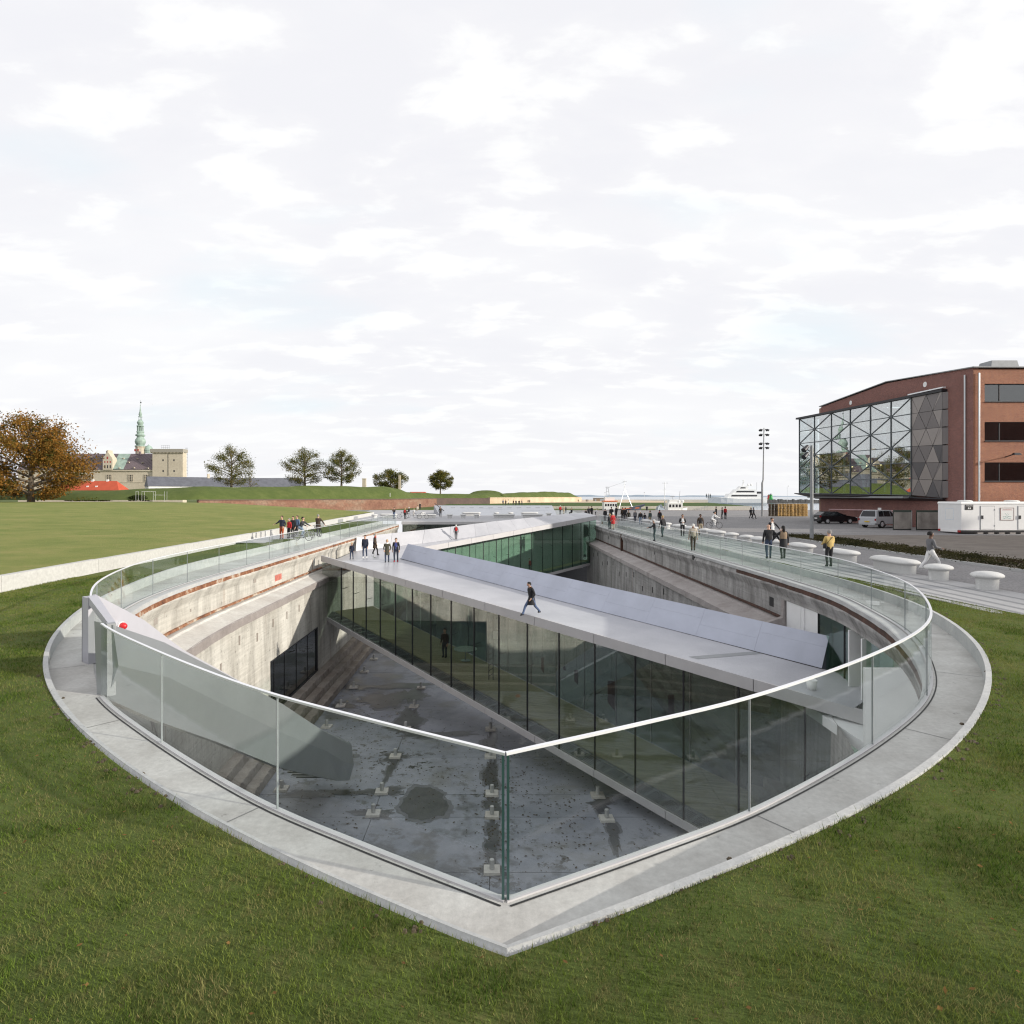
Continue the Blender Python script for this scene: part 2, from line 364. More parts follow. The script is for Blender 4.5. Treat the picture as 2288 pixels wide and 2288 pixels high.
def sweep(mb, rim, prof, al, mi=0, jit=None, skip=None, closed=False, ds=None):
    """profile [(d inward, z)] along the rim; jit: per-row roughness; skip(a_mid, z_mid) leaves an opening"""
    rows = []
    for a in al:
        r = []
        for k, (d, z) in enumerate(prof):
            j = 0 if jit is None else jit[k]
            dd = d*(ds(rim.at(a)[1]) if ds and d > 0 else 1); p = rim.off(a, dd+(random.uniform(-j, j) if j else 0)); r.append((p[0], p[1], z+(random.uniform(-j, j)*.6 if j else 0)))
        rows.append(r)
    n = len(prof); b = len(mb.v); mb.v += [p for r in rows for p in r]
    for i in range(len(rows)-1):
        for k in range(n if closed else n-1):
            k2 = (k+1) % n
            if skip and skip(.5*(rim.at(al[i])[1]+rim.at(al[i+1])[1]), .5*(prof[k][1]+prof[k2][1])): continue
            mb.f.append((b+i*n+k, b+i*n+k2, b+(i+1)*n+k2, b+(i+1)*n+k)); mb.m.append(mi)
    if closed:
        mb.f.append(tuple(b+k for k in range(n))); mb.m.append(mi)
        mb.f.append(tuple(b+(len(rows)-1)*n+k for k in range(n))); mb.m.append(mi)
    return mb

# ------------------------------------------------------------------ dock floor: cast slabs with open joints
fl = empty('dock_floor', (0, 30, -9.3), None, None); fl['kind'] = 'structure'
MB().box(-12.4, 12.4, 5, 84, -9.7, -9.34).build('joint_bed', M['dark'], fl)
XC = [-11.5, -4.97, -.2, 4.42, 11.5]; YC = [5.5, 14, 21.5, 25.2, 27.1, 31, 38.4, 45.8, 53.2, 60.6, 68, 75.4, 83]
for i in range(len(XC)-1):
    for j in range(len(YC)-1):
        g = .012; dz = random.uniform(-.004, .004)
        MB().box(XC[i]+g, XC[i+1]-g, YC[j]+g, YC[j+1]-g, -9.36, -9.3+dz).build('slab', M['floor'], fl)

# ------------------------------------------------------------------ dock walls
GROUPW = 'concrete walls of the old dry dock'
WIN = (32.6, 41.3, -7.9, -5.0)          # window opening in the left wall: y0, y1, z0, z1
ENT_Y, ENT_Z = 27.4, -0.95              # entrance opening in the right wall
def dock_wall(rim, left):
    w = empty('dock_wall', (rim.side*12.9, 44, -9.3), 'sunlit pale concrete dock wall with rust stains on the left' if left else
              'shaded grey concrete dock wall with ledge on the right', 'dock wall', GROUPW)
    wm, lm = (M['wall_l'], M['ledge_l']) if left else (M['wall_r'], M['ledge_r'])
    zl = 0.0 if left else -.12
    a0, a1 = .3, rim.arc_of_y(82 if left else 79.5)
    y0 = rim.arc_of_y
    brk = sorted(set(arcs(rim, a0, a1, .55)+[y0(WIN[0]), y0(WIN[1]), y0(ENT_Y)]))
    brk = [b for i, b in enumerate(brk) if i == 0 or b-brk[i-1] > .02]
    ent = None if left else (lambda y, z: y < ENT_Y)
    sweep(MB(), rim, [(-.2,-.02),(-.2,-.012),(.30,-.016),(.34,-.03),(.34,-.17),(.20,-.19)], brk, jit=[0,0,.006,.01,.01,0], ds=bow).build('coping', M['curb'], w)
    # rusty angle / rough brick band under the coping
    up = MB(); sweep(up, rim, [(.24,-.17),(.33,-.355),(.345,-.40),(.33,-.46),(.155,-.80),(.14,-.86),(.14,-.95)], brk, jit=[0,.008,.012,.012,.008,.004,0], ds=bow); up.build('overhang', wm, w)
    sweep(MB(), rim, [(.14,-.95),(.14,-1.3),(.14,-1.62+zl),(.14,-1.75+zl)], brk, jit=[0,.005,.005,0], skip=ent).build('upper_wall', wm, w)
    if not left:
        sweep(MB(), rim, [(.14,-.95),(-3.5,-.95)], [b for b in brk if b < y0(ENT_Y)+.6]).build('soffit', M['ledge_r'], w)
    rb = [b for b in brk if (left or b < y0(33))]
    sweep(MB(), rim, [(.22,-.185),(.31,-.185),(.33,-.35),(.22,-.36)], rb, jit=[0,.004,.006,0], closed=True, ds=bow).build('rusty_edge', M['rust'] if left else M['rust_dark'], w)
    lb = [b for b in brk if left or b > y0(ENT_Y)]
    sweep(MB(), rim, [(.11,-1.56+zl),(.22,-1.57+zl),(.23,-1.66+zl),(.11,-1.68+zl)], lb, jit=[0,.012,.012,0], closed=True).build('rusty_rail', M['rust'] if left else M['rust_dark'], w)
    sweep(MB(), rim, [(.11,-1.70+zl),(.36,-1.72+zl),(.42,-1.80+zl),(1.28,-2.02+zl)], lb, jit=[0,.02,.02,.012]).build('ledge', lm, w)
    sweep(MB(), rim, [(1.24,-2.0+zl),(1.33,-2.04+zl),(1.35,-2.36+zl),(1.18,-2.42+zl)], lb, jit=[0,.02,.02,0]).build('ledge_edge', M['timber_edge'] if left else lm, w)
    zs = [-2.4+zl, -3.4, -4.2, -5.0, -6.0, -7.0, -7.9]
    hole = (lambda y, z: WIN[0] < y < WIN[1] and WIN[2] < z < WIN[3]) if left else (lambda y, z: y < ENT_Y and z > -3.5)
    sweep(MB(), rim, [(1.20+.01*i, z) for i, z in enumerate(zs)], brk, jit=[0]*len(zs), skip=hole).build('lower_wall', wm, w)
    fine = arcs(rim, rim.arc_of_y(14), a1, .22)
    for k in range(3):
        d, z = 1.24+.47*k, -7.9-.47*k
        sweep(MB(), rim, [(d-.06,z),(d+.2,z-.005),(d+.46,z-.02),(d+.50,z-.05),(d+.51,z-.3),(d+.50,z-.5)], fine, jit=[0,.006,.025,.03,.025,0]).build('dock_step', M['step'], w)
    # dark proud boxes paint the shade of niches and slots; wall irons
    for (y, z, ww, hh) in ([(22.5,-1.05,.34,.30),(33.2,-1.0,.3,.3),(26,-1.2,.12,.12)] if left else [(28.6,-1.45,.42,.42),(50,-1.05,.16,.34),(70,-1.2,.4,.34),(39.5,-.42,.34,.30)]):
        a = y0(y); dd_ = .345 if z > -.6 else .155; p = rim.off(a, dd_); q = rim.off(a+ww, dd_); r = rim.off(a+ww, 0); s_ = rim.off(a, 0)
        MB().hexa([(*p, z),(*q, z),(*r, z),(*s_, z)], [(*p, z+hh),(*q, z+hh),(*r, z+hh),(*s_, z+hh)]).build('niche_shade', M['black'] if not left else M['step'], w)
    for i in range(9 if left else 14):
        y = (22+i*2.2) if left else (34+i*3.1); a = y0(y); z = -3.2-.35*(i % 3)
        if left and WIN[0]-.3 < y < WIN[1]+.3: z = -3.3
        p = rim.off(a, 1.235); q = rim.off(a+.13, 1.235); r = rim.off(a+.13, 1.1); s_ = rim.off(a, 1.1)
        MB().hexa([(*p, z),(*q, z),(*r, z),(*s_, z)], [(*p, z+.42),(*q, z+.42),(*r, z+.42),(*s_, z+.42)]).build('slot', M['step'] if left else M['black'], w)
    if not left:
        e0, e1 = rim.off(y0(ENT_Y), 1.40), rim.off(y0(ENT_Y), -.8)
        MB().slab([(*e0,-3.7), (*e1,-3.7), (*e1,-.96), (rim.off(y0(ENT_Y), .18)[0], e0[1], -.96), (rim.off(y0(ENT_Y), .22)[0], e0[1], -1.7), (*e0,-2.1)], (0,.25,0)).build('wall_end', lm, w)
        a = y0(62.5); p = rim.off(a, .26); MB().box(p[0]-.10, p[0]+.12, p[1]-.12, p[1]+.12, -1.9, -.15).build('iron_post', M['rust_dark'], w)
    else:
        for y in (15.6, 18.7):
            p = rim.off(y0(y), .40); MB().box(p[0]-.05, p[0]+.05, p[1]-.05, p[1]+.05, -.42, -.02).build('iron_stub', M['rust'], w)
        a = y0(36.4); p = rim.off(a, .146); q = rim.off(a+1.1, .146)             # faded red patch of paint on the upper wall
        MB().slab([(*p,-1.35),(*q,-1.35),(*q,-1.0),(*p,-1.0)], (.012,0,0)).build('red_paint_patch', flat('faded_red_paint', (.42,.13,.10), .8, 0, .3, 4), w)
    return w
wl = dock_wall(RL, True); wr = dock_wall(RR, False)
def left_window():
    xw = -12.95+1.235; y0, y1, z0, z1 = WIN
    fr = MB(); t = .07
    fr.box(xw-.18, xw+.01, y0, y0+t, z0, z1); fr.box(xw-.18, xw+.01, y1-t, y1, z0, z1); fr.box(xw-.18, xw+.01, y0+t, y1-t, z1-t, z1); fr.box(xw-.18, xw+.01, y0+t, y1-t, z0, z0+t)
    f = fr.build('window_frame', M['dark'], wl)
    cuts = [y0+t, y0+.75, y0+2.4, y0+4.5, y0+6.7, y1-t]
    for i in range(5):
        MB().box(xw-.10, xw-.07, cuts[i]+.012, cuts[i+1]-.012, z0+t, z1-t).build('window_pane', M['win_glass'], f)
        if 0 < i: MB().box(xw-.12, xw-.05, cuts[i]-.012, cuts[i]+.012, z0+t, z1-t).build('window_mullion', M['dark'], f)
    rm = MB(); rm.box(xw-6, xw-5.9, y0-3, y1+3, z0-.3, z1+.4); rm.box(xw-6, xw-.2, y0-3, y0-2.9, z0-.3, z1+.4); rm.box(xw-6, xw-.2, y1+2.9, y1+3, z0-.3, z1+.4)
    rm.box(xw-6, xw-.2, y0-3, y1+3, z1+.4, z1+.5); rm.box(xw-6, xw-.2, y0-3, y1+3, z0-.4, z0-.3)
    rm.build('room_shell', flat('dim_room_paint', (.16,.15,.12), .8), wl)
    MB().lathe([(.16,-.3),(.16,3.3)], (xw-1.0, y0+2.0, z0), 14).build('round_column', flat('pale_green_column', (.62,.74,.62), .5), wl, smooth=True)
left_window()
def round_table(loc, r, h, label, group):
    t = empty('round_table', loc, label, 'table', group)
    MB().lathe([(0,h-.03),(r,h-.03),(r,h),(0,h)], n=28).build('table_top', flat('table_white', (.62,.70,.64), .45), t, local=True)
    MB().lathe([(.04,.03),(.04,h-.03)], n=8).build('pedestal', M['steel'], t, local=True)
    MB().lathe([(0,0),(.3,0),(.3,.03),(0,.03)], n=16).build('base', M['steel'], t, local=True)
    return t
round_table((-12.95+1.235-1.3, 35.9, -8.2), .8, .75, 'round white table behind the window in the left dock wall', None)

# ------------------------------------------------------------------ ring path, curb, lawn
LOUT = [(.09,5.0,.02),(-.70,5.41,.02),(-1.26,5.73,.02),(-2.03,6.18,.02),(-2.74,6.68,.03),(-3.53,7.28,.03),(-4.15,7.72,.03),(-5.13,8.50,.04),(-6.40,9.70,.06),(-7.2,10.42,.10),(-8.2,11.5,.18),(-9.25,12.87,.26),(-10.65,15.2,.30),(-11.62,17.25,.30),(-12.4,19.0,.30),(-13.55,23.2,.33),(-14.3,27,.38),(-14.6,31,.42),(-14.65,37,.42),(-14.65,60,.42),(-14.65,81.5,.42)]
ROUT = [(.09,5.0,.02),(.82,5.30,.08),(1.61,5.52,.18),(2.35,5.84,.24),(3.06,6.2,.28),(3.55,6.43,.30),(4.93,7.32,.33),(6.38,8.54,.33),(8.0,10.25,.33),(8.7,11.0,.33),(10.4,13.35,.34),(11.55,15.6,.33),(12.55,17.8,.30),(13.35,21,.30),(13.85,25,.30),(13.95,30,.30),(13.97,37,.30),(13.97,60,.30),(13.97,81.5,.30)]
def dense_h(pts, n):
    d = dense([(p[0], p[1]) for p in pts], n); h = np.interp(np.arange(len(d))/n, np.arange(len(pts)), [p[2] for p in pts]); return np.column_stack([d, h])
def resample(a, step):
    S = np.concatenate([[0], np.cumsum(np.linalg.norm(np.diff(a[:, :2], axis=0), axis=1))]); k = int(S[-1]/step)+1
    s = np.linspace(0, S[-1], k); return np.column_stack([np.interp(s, S, a[:, i]) for i in range(a.shape[1])])
def smooth(a, k=4, it=3):
    for _ in range(it):
        b = a.copy()
        for i in range(1, len(a)-1):
            r = min(k, i, len(a)-1-i); b[i] = a[i-r:i+r+1].mean(0)
        a = b
    return a
LO, RO = smooth(resample(dense_h(LOUT, 24), .4), 3), smooth(resample(dense_h(ROUT, 24), .4), 4)
def normals2(a):
    t = np.gradient(a[:, :2], axis=0); t /= np.linalg.norm(t, axis=1)[:, None]; return t
pathmb = MB()
for rim, O in ((RL, LO), (RR, RO)):
    S = np.concatenate([[0], np.cumsum(np.linalg.norm(np.diff(O[:, :2], axis=0), axis=1))]); S /= S[-1]
    # pair every outer point with the rim point at the same bearing (nearest along the rim)
    rows = []
    for p in O:
        a = rim.S[np.argmin(((rim.d-p[:2])**2).sum(1))]; q = rim.off(a, .05)
        rows.append([(p[0], p[1], 0.0), (.5*p[0]+.5*q[0], .5*p[1]+.5*q[1], 0.0), (q[0], q[1], 0.0)])
    if rim is RL: rows[0] = [(O[0][0], O[0][1], 0), (.09, 5.3, 0), (.09, 5.66, 0)]
    else: rows[0] = [(O[0][0], O[0][1], 0), (.09, 5.3, 0), (.09, 5.66, 0)]
    pathmb.loft(rows)
pathmb.build('concrete_path', M['path'], kind='structure')
pj = bpy.data.objects['concrete_path']
for rim, O in ((RL, LO), (RR, RO)):
    for i in range(9, min(len(O)-2, 130), 11):
        p = O[i]; a = rim.S[np.argmin(((rim.d-p[:2])**2).sum(1))]; b_ = rim.off(a, -.10); d = b_-p[:2]; L_ = np.linalg.norm(d); t_ = np.array([-d[1], d[0]])/L_*.007
        MB().quad((*(p[:2]+t_), .004), (*(b_+t_), .004), (*(b_-t_), .004), (*(p[:2]-t_), .004)).build('path_joint', flat('joint_grey', (.17,.17,.17)) if 'joint_grey' not in bpy.data.materials else bpy.data.materials['joint_grey'], pj)
cb = MB()
for O, sd in ((LO, 1), (RO, -1)):
    t = normals2(O); nrm = np.column_stack([-t[:, 1], t[:, 0]])*sd      # away from the dock
    rows = []
    for i, p in enumerate(O):
        w = float(np.interp(p[2], [.03, .12], [.035, .09])); n = nrm[i] if i else np.array([0, -1.0]); x0, y0 = p[:2]; x1, y1 = p[:2]+n*w; h = p[2]
        rows.append([(x0,y0,-.15),(x0,y0,h),(x1,y1,h),(x1,y1,-.25)])
    cb.loft(rows)
cb.build('path_curb', M['curb'], kind='structure')

def lawn_side(O, outer_pts, sd):
    """lawn from the curb out to a boundary polyline (x, y, z)"""
    t = normals2(O); nrm = np.column_stack([-t[:, 1], t[:, 0]])*sd; nrm[0] = (0, -1)
    B = resample(np.array(outer_pts, float), .4); k = np.linspace(0, 1, len(O)); kb = np.linspace(0, 1, len(B))
    rows = []
    for i, p in enumerate(O):
        b = np.array([np.interp(k[i], kb, B[:, c]) for c in range(3)]); e = np.array([*(p[:2]+nrm[i]*.09), p[2]-.03]); r = []
        for f in (0, .02, .06, .12, .2, .3, .42, .55, .7, .85, 1.0):
            q = e+(b-e)*f; bumpz = 0 if f in (0, 1.0) else .018*math.sin(q[0]*1.7+q[1]*.9)+.012*math.sin(q[0]*.6-q[1]*2.3)
            r.append((q[0], q[1], q[2]+bumpz))
        rows.append(r)
    return MB().loft(rows)
def densify(pts, n=30):
    out = []
    for a, b in zip(pts[:-1], pts[1:]):
        for i in range(n): out.append(tuple(a[c]+(b[c]-a[c])*i/n for c in range(3)))
    return out+[pts[-1]]
lawn_l = lawn_side(LO, densify([(.09,1.5,.0),(-4,1.5,.0),(-13,1.8,.0),(-17.0,6,.05),(-17.15,14,.18),(-17.35,22,.22),(-17.8,35,.25),(-18.5,53,.28),(-19.6,82,.3)]), 1)
lawn_r = lawn_side(RO, densify([(.09,1.5,.0),(6,1.5,.2),(14,2,.30),(15.2,8,.315),(14.8,15,.32),(14.4,20,.32),(14.12,28,.31),(14.08,36,.305),(14.08,50,.305),(14.08,81.5,.305)]), -1)
lm = MB(); lm.v = lawn_l.v; lm.f = lawn_l.f; lm.m = lawn_l.m; lm.add(lawn_r.v, lawn_r.f)
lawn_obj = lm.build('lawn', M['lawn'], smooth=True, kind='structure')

# ------------------------------------------------------------------ pale concrete retaining wall and the raised lawn behind it
rw = empty('retaining_wall', (-17.8, 45, 0), 'long low white concrete retaining wall along the raised lawn', 'wall')
WLN = [(-17.0,4),(-17.1,12),(-17.35,22),(-17.6,27.8),(-18.0,37.4),(-18.4,47.5),(-18.9,59),(-19.4,71),(-20.0,83),(-20.6,96),(-21.1,109)]
for (a, b) in zip(WLN[:-1], WLN[1:]):
    d = Vector((b[0]-a[0], b[1]-a[1], 0)).normalized(); a2 = Vector((*a, 0))+d*.01; b2 = Vector((*b, 0))-d*.01; n = Vector((-d.y, d.x, 0))*.3
    zt = .80; ztb = .82 if b[1] < 100 else .85
    MB().hexa([a2+Vector((0,0,-.3)), b2+Vector((0,0,-.3)), b2+n+Vector((0,0,-.3)), a2+n+Vector((0,0,-.3))],
              [a2+Vector((0,0,zt)), b2+Vector((0,0,ztb)), b2+n+Vector((0,0,ztb)), a2+n+Vector((0,0,zt))]).build('wall_segment', M['white_conc'], rw)
for y, wd in ((69.5, 1.6), (80, 2.6), (91, 2.4)):
    x = np.interp(y, [p[1] for p in WLN], [p[0] for p in WLN]); g = MB()
    g.box(x-.02, x+.10, y-wd/2, y+wd/2, .22, .70); o = g.build('grey_grille', flat('grille_grey', (.33,.34,.35), .5), rw)
    s = MB(); [s.box(x+.10, x+.115, y-wd/2+.05, y+wd/2-.05, .27+.07*k, .30+.07*k) for k in range(6)]; s.build('louvre', M['grey'], o)
def upz(x, y): return .76+min(1.58, max(0, (-x-18))*.030)+.02*math.sin(x*.13+y*.11)
ul = MB(); rows = []
for y in np.concatenate([np.linspace(2, 40, 14), np.linspace(45, 110, 14)]):
    xe = np.interp(y, [p[1] for p in WLN], [p[0] for p in WLN])-.3
    rows.append([(x, y, upz(x, y)) for x in xe-np.array([0, .3, 1, 3, 7, 14, 25, 40, 60, 85, 115, 160])])
ul.loft(rows)
back = [(-21.4,110),(-30,116.5),(-45,128),(-71,150),(-107,142),(-181,138)]
bx = np.array([r[0] for r in rows[-1]]); e = []
for x in bx: e.append((x, np.interp(-x, [-b[0] for b in back], [b[1] for b in back]), upz(x, 120)))
ul.loft([rows[-1], [(p[0], .5*(p[1]+q[1]), p[2]) for p, q in zip(rows[-1], e)], e, [(p[0], p[1]+1.0, p[2]-1.2) for p in e]])
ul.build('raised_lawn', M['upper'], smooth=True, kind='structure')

# ------------------------------------------------------------------ quay, promenade, plaza
q = MB(); ZQ = .30
q.quad((14.06,2,ZQ-.01),(150,2,ZQ-.01),(150,81.5,ZQ-.01),(14.06,81.5,ZQ-.01))
q.build('cobbled_quay', M['cobble'], kind='structure')
MB().quad((-40,84.2,ZQ-.012),(150,84.2,ZQ-.012),(150,149,ZQ-.012),(-40,149,ZQ-.012)).quad((14.06,81.5,ZQ-.011),(150,81.5,ZQ-.011),(150,84.2,ZQ-.012),(14.06,84.2,ZQ-.012)).build('cobbled_quay', M['cobble'], kind='structure')
MB().box(14.1, 150, 149, 149.35, -3, ZQ+.02).build('quay_edge', M['rust'], kind='structure')
pv = MB().quad((14.1,17,ZQ+.002),(17.9,17,ZQ+.002),(17.9,84,ZQ+.002),(14.1,84,ZQ+.002)).build('stone_promenade', M['paving'], kind='structure')
for x in (14.75, 15.35, 16.05, 16.8): MB().quad((x,17,ZQ+.007),(x+.17,17,ZQ+.007),(x+.17,84,ZQ+.007),(x,84,ZQ+.007)).build('dark_band', M['band'], pv)
MB().quad((-14.7,44,.338),(-18.28,44,.338),(-18.6,53,.338),(-14.7,55,.338)).build('side_paving', M['plaza'], kind='structure')
pl = MB().quad((-20.5,84.3,ZQ),(13.9,84.3,ZQ),(17.9,150,ZQ),(-30,150,ZQ)).build('plaza', M['plaza'], kind='structure')
k = MB().box(23.0, 23.14, 8, 52, .28, .40).build('planting_kerb', M['curb'], kind='structure')
MB().quad((23.14,8,.36),(26.6,8,.40),(26.6,53,.40),(23.14,53,.36)).build('planting_bed', M['soil'], kind='structure')
MB().quad((26.6,8,.40),(70,8,.40),(70,51.5,.34),(26.6,53,.34)).build('gravel_yard', M['gravel'], kind='structure')

# ------------------------------------------------------------------ glass balustrade round the dock
gb = empty('glass_balustrade', (0.09, 5.575, 0), 'frameless curved glass balustrade with white handrail around the dry dock', 'balustrade')
GATE0, GATE1 = RL.arc_of_y(11.25), RL.arc_of_y(13.75)
PH = 1.30
def pane(rim, a0, a1, z0=.012):
    al = arcs(rim, a0, a1, .45); mb = MB(); t = .011
    sweep(mb, rim, [(-t,z0),(t,z0),(t,PH),(-t,PH)], al, closed=True); mb.build('glass_pane', M['glass'], gb)
def run(rim, a0, a1):
    n = max(1, round((a1-a0)/3.22)); st = (a1-a0)/n
    for i in range(n): pane(rim, a0+i*st+(.012 if i else .03), a0+(i+1)*st-.012)
    for i in range(1, n):
        a = a0+i*st; p = rim.at(a); nn = rim.nrm(a); tt = np.array([-nn[1], nn[0]])
        c = [(*(p+tt*sx*.0045+nn*sy*.012), z) for z in (.012, PH) for sx, sy in ((-1,-1),(1,-1),(1,1),(-1,1))]
        MB().hexa(c[:4], c[4:]).build('joint_strip', M['grey'], gb)
    al = arcs(rim, a0, a1, .35)
    sweep(MB(), rim, [(-.021,PH),(.021,PH),(.021,PH+.024),(-.021,PH+.024)], al, closed=True).build('handrail', M['handrail'], gb)
    sweep(MB(), rim, [(-.034,.0),(.034,.0),(.034,.016),(-.034,.016)], al, closed=True).build('base_channel', M['fascia'], gb)
    sweep(MB(), rim, [(-.098,.004),(-.074,.004)], al).build('shadow_gap', M['black'], gb)
run(RR, 0, RR.arc_of_y(77.5)); run(RL, 0, GATE0); run(RL, GATE1, RL.arc_of_y(81.8))
for sx in (-1, 1): MB().box(.09+sx*.022-.012, .09+sx*.022+.012, 5.565, 5.60, .012, PH).build('corner_strip', flat('glass_edge_green', (.03,.07,.065), .2), gb)

# ------------------------------------------------------------------ steel stair down from the gate on the left
st = empty('steel_staircase', (-7.8, 12.5, 0), 'white steel staircase shell dropping from the gate at left into the dock', 'staircase')
NEAR = [(0,-6.90,11.30,1.28,.55,-.05),(.1,-6.85,12.96,.58,-.15,-1.06),(.25,-6.78,15.45,-.72,-1.55,-2.45),(.5,-6.65,19.6,-2.9,-3.85,-4.88),(.75,-6.52,23.75,-5.3,-6.05,-7.05),(.9,-6.45,26.2,-6.6,-7.5,-8.3),(1,-6.40,27.9,-7.5,-8.35,-9.05)]
rows = []; 
for s_, x, y, zt, zc, zb in NEAR: rows.append([(x-.35*(1-s_)-.05,y+.1,zt+.05),(x,y,zt),(x+.10,y,zc),(x-.10,y,zb),(x-.35,y+.1,zb-.02)])
MB().loft(rows, closed=True).poly([p for p in rows[0]]).poly([p for p in rows[-1]]).build('near_side_panel', M['shell'], st)
rows = []
for s_ in np.linspace(0, 1, 9):
    x, y = -8.8+.5*s_, 13.7+14.3*s_; zt = np.interp(s_, [0,.06,.25,.5,1], [1.46,1.15,-.62,-2.55,-7.4]); zb = zt-1.5
    rows.append([(x,y,zt),(x+.05,y,zt),(x+.05,y,zb),(x,y,zb)])
MB().loft(rows, closed=True).poly(rows[0]).poly(rows[-1]).build('far_side_panel', M['hood'], st)
MB().hexa([(-8.98,13.62,0),(-8.72,13.42,0),(-8.62,13.56,0),(-8.88,13.78,0)], [(-8.98,13.62,1.42),(-8.72,13.42,1.42),(-8.62,13.56,1.42),(-8.88,13.78,1.42)]).build('gate_post', M['hood'], st)
MB().hexa([(-9.03,13.68,0),(-8.99,13.63,0),(-8.90,13.79,0),(-8.94,13.84,0)], [(-9.03,13.68,1.36),(-8.99,13.63,1.36),(-8.90,13.79,1.36),(-8.94,13.84,1.36)]).build('post_seal', M['black'], st)
MB().hexa([(-7.10,11.42,0),(-6.98,11.26,0),(-6.88,11.36,0),(-7.0,11.52,0)], [(-7.10,11.42,1.30),(-6.98,11.26,1.30),(-6.88,11.36,1.30),(-7.0,11.52,1.30)]).build('gate_post', M['grey'], st)
MB().hexa([(-8.85,13.6,1.28),(-7.05,11.4,1.17),(-6.98,11.5,1.17),(-8.72,13.72,1.28)], [(-8.85,13.6,1.44),(-7.05,11.4,1.30),(-6.98,11.5,1.30),(-8.72,13.72,1.44)]).build('lintel', M['hood'], st)
MB().hexa([(-8.62,13.5,.05),(-8.06,13.02,.05),(-8.06,13.05,.05),(-8.62,13.53,.05)], [(-8.62,13.5,1.2),(-8.06,13.02,.95),(-8.06,13.05,.95),(-8.62,13.53,1.2)]).build('gate_leaf', M['facade'], st)
MB().hexa([(-8.42,13.31,.25),(-8.26,13.17,.25),(-8.26,13.18,.25),(-8.42,13.32,.25)], [(-8.38,13.28,.92),(-8.30,13.2,.92),(-8.30,13.21,.92),(-8.38,13.29,.92)]).build('red_mark', flat('dull_red_print', (.35,.12,.12), .6), st)
MB().hexa([(-8.04,13.0,0),(-7.95,12.92,0),(-7.95,12.98,0),(-8.04,13.06,0)], [(-8.04,13.0,1.15),(-7.95,12.92,1.1),(-7.95,12.98,1.1),(-8.04,13.06,1.15)]).build('door_jamb', M['hood'], st)
g = MB(); 
for i in range(16):
    f = i/15; g.bar((-8.7+1.35*f, 13.65-1.9*f, .0), (-8.35+1.25*f, 14.3-1.9*f, .0), .03, .04)
g.build('grating', M['white'], st)
for i in range(24):
    y = 14.2+i*.56; z = -.35-i*.355
    if z > -9.1: MB().box(-8.62, -6.95, y, y+.52, z-.06, z).build('tread', M['grey'], st)
sr = empty('alarm_siren', (-8.70, 14.52, .60), 'round red alarm siren on white base on the stair side panel', 'siren')
MB().tube([(0,0,0),(.06,-.02,0)], .10, 16).build('siren_base', M['white'], sr, local=True)
MB().tube([(.06,-.02,0),(.10,-.035,0),(.15,-.05,0),(.18,-.06,0)], [.085,.085,.065,.02], 16).build('siren_dome', flat('signal_red', (.55,.02,.025), .25, 0, .05), sr, smooth=True, local=True)

# ------------------------------------------------------------------ keel block posts on the dock floor
kb_proto = None
KB = [(-4.95,25.4,'second'),(-4.95,27.3,0),(-4.95,31,0),(-4.97,34.7,0),(-4.98,38.4,0),(-5.0,42.1,0),(-.12,21.55,0),(-.14,25.26,0),(-.15,27.12,0),(-.25,31,0),(-.27,34.6,0),(4.44,25.0,0),(4.40,26.95,0),(-9.4,27.55,0),(-9.42,35.0,0),(-9.5,38.5,0),(-9.55,42.2,0),(-9.6,45.9,0),(-9.6,49.5,0),(-.3,38.4,0),(-5.0,45.8,0)]
ROWN = {-9: 'row along the left dock steps', -5: 'row left of the middle', 0: 'middle row', 4: 'row under the near bridge'}
cnt = {}
post_me = MB().lathe([(.085,.08),(.085,.40),(.075,.415),(0,.415)], n=12).mesh('post', M['curb'], smooth=False)
base_me = MB().hexa([(-.29,-.27,0),(.29,-.27,0),(.29,.27,0),(-.29,.27,0)], [(-.27,-.25,.09),(.27,-.25,.09),(.27,.25,.09),(-.27,.25,.09)]).mesh('base', M['ledge_l'])
ORD = ['nearest', 'second', 'third', 'fourth', 'fifth', 'sixth', 'seventh', 'eighth']
for x, y, _ in sorted(KB, key=lambda t: t[1]):
    key = -9 if x < -8 else -5 if x < -3 else 0 if x < 2 else 4
    n = cnt.get(key, 0); cnt[key] = n+1
    e_ = empty('keel_block', (x, y, -9.297), f'{ORD[n]} concrete post from the front in the {ROWN[key]}', 'keel block', 'concrete keel block posts on the dock floor', random.uniform(-.06, .06))
    put('post', post_me, e_); put('base', base_me, e_)
MB().box(-9.35, -8.95, 30.0, 30.35, -9.3, -9.24).build('red_cloth', flat('red_cloth', (.35,.05,.03), .8), label='crumpled red cloth lying at the foot of the dock steps', cat='cloth') if False else None
rag = MB(); rag.lathe([(.22,0),(.18,.07),(.06,.11),(0,.1)], (-9.2,30.4,-9.297), 9, sx=1.2, sy=.8)
tag(rag.build('red_cloth', flat('red_cloth_fabric', (.35,.05,.03), .8)), 'crumpled red cloth lying at the foot of the dock steps', 'cloth')

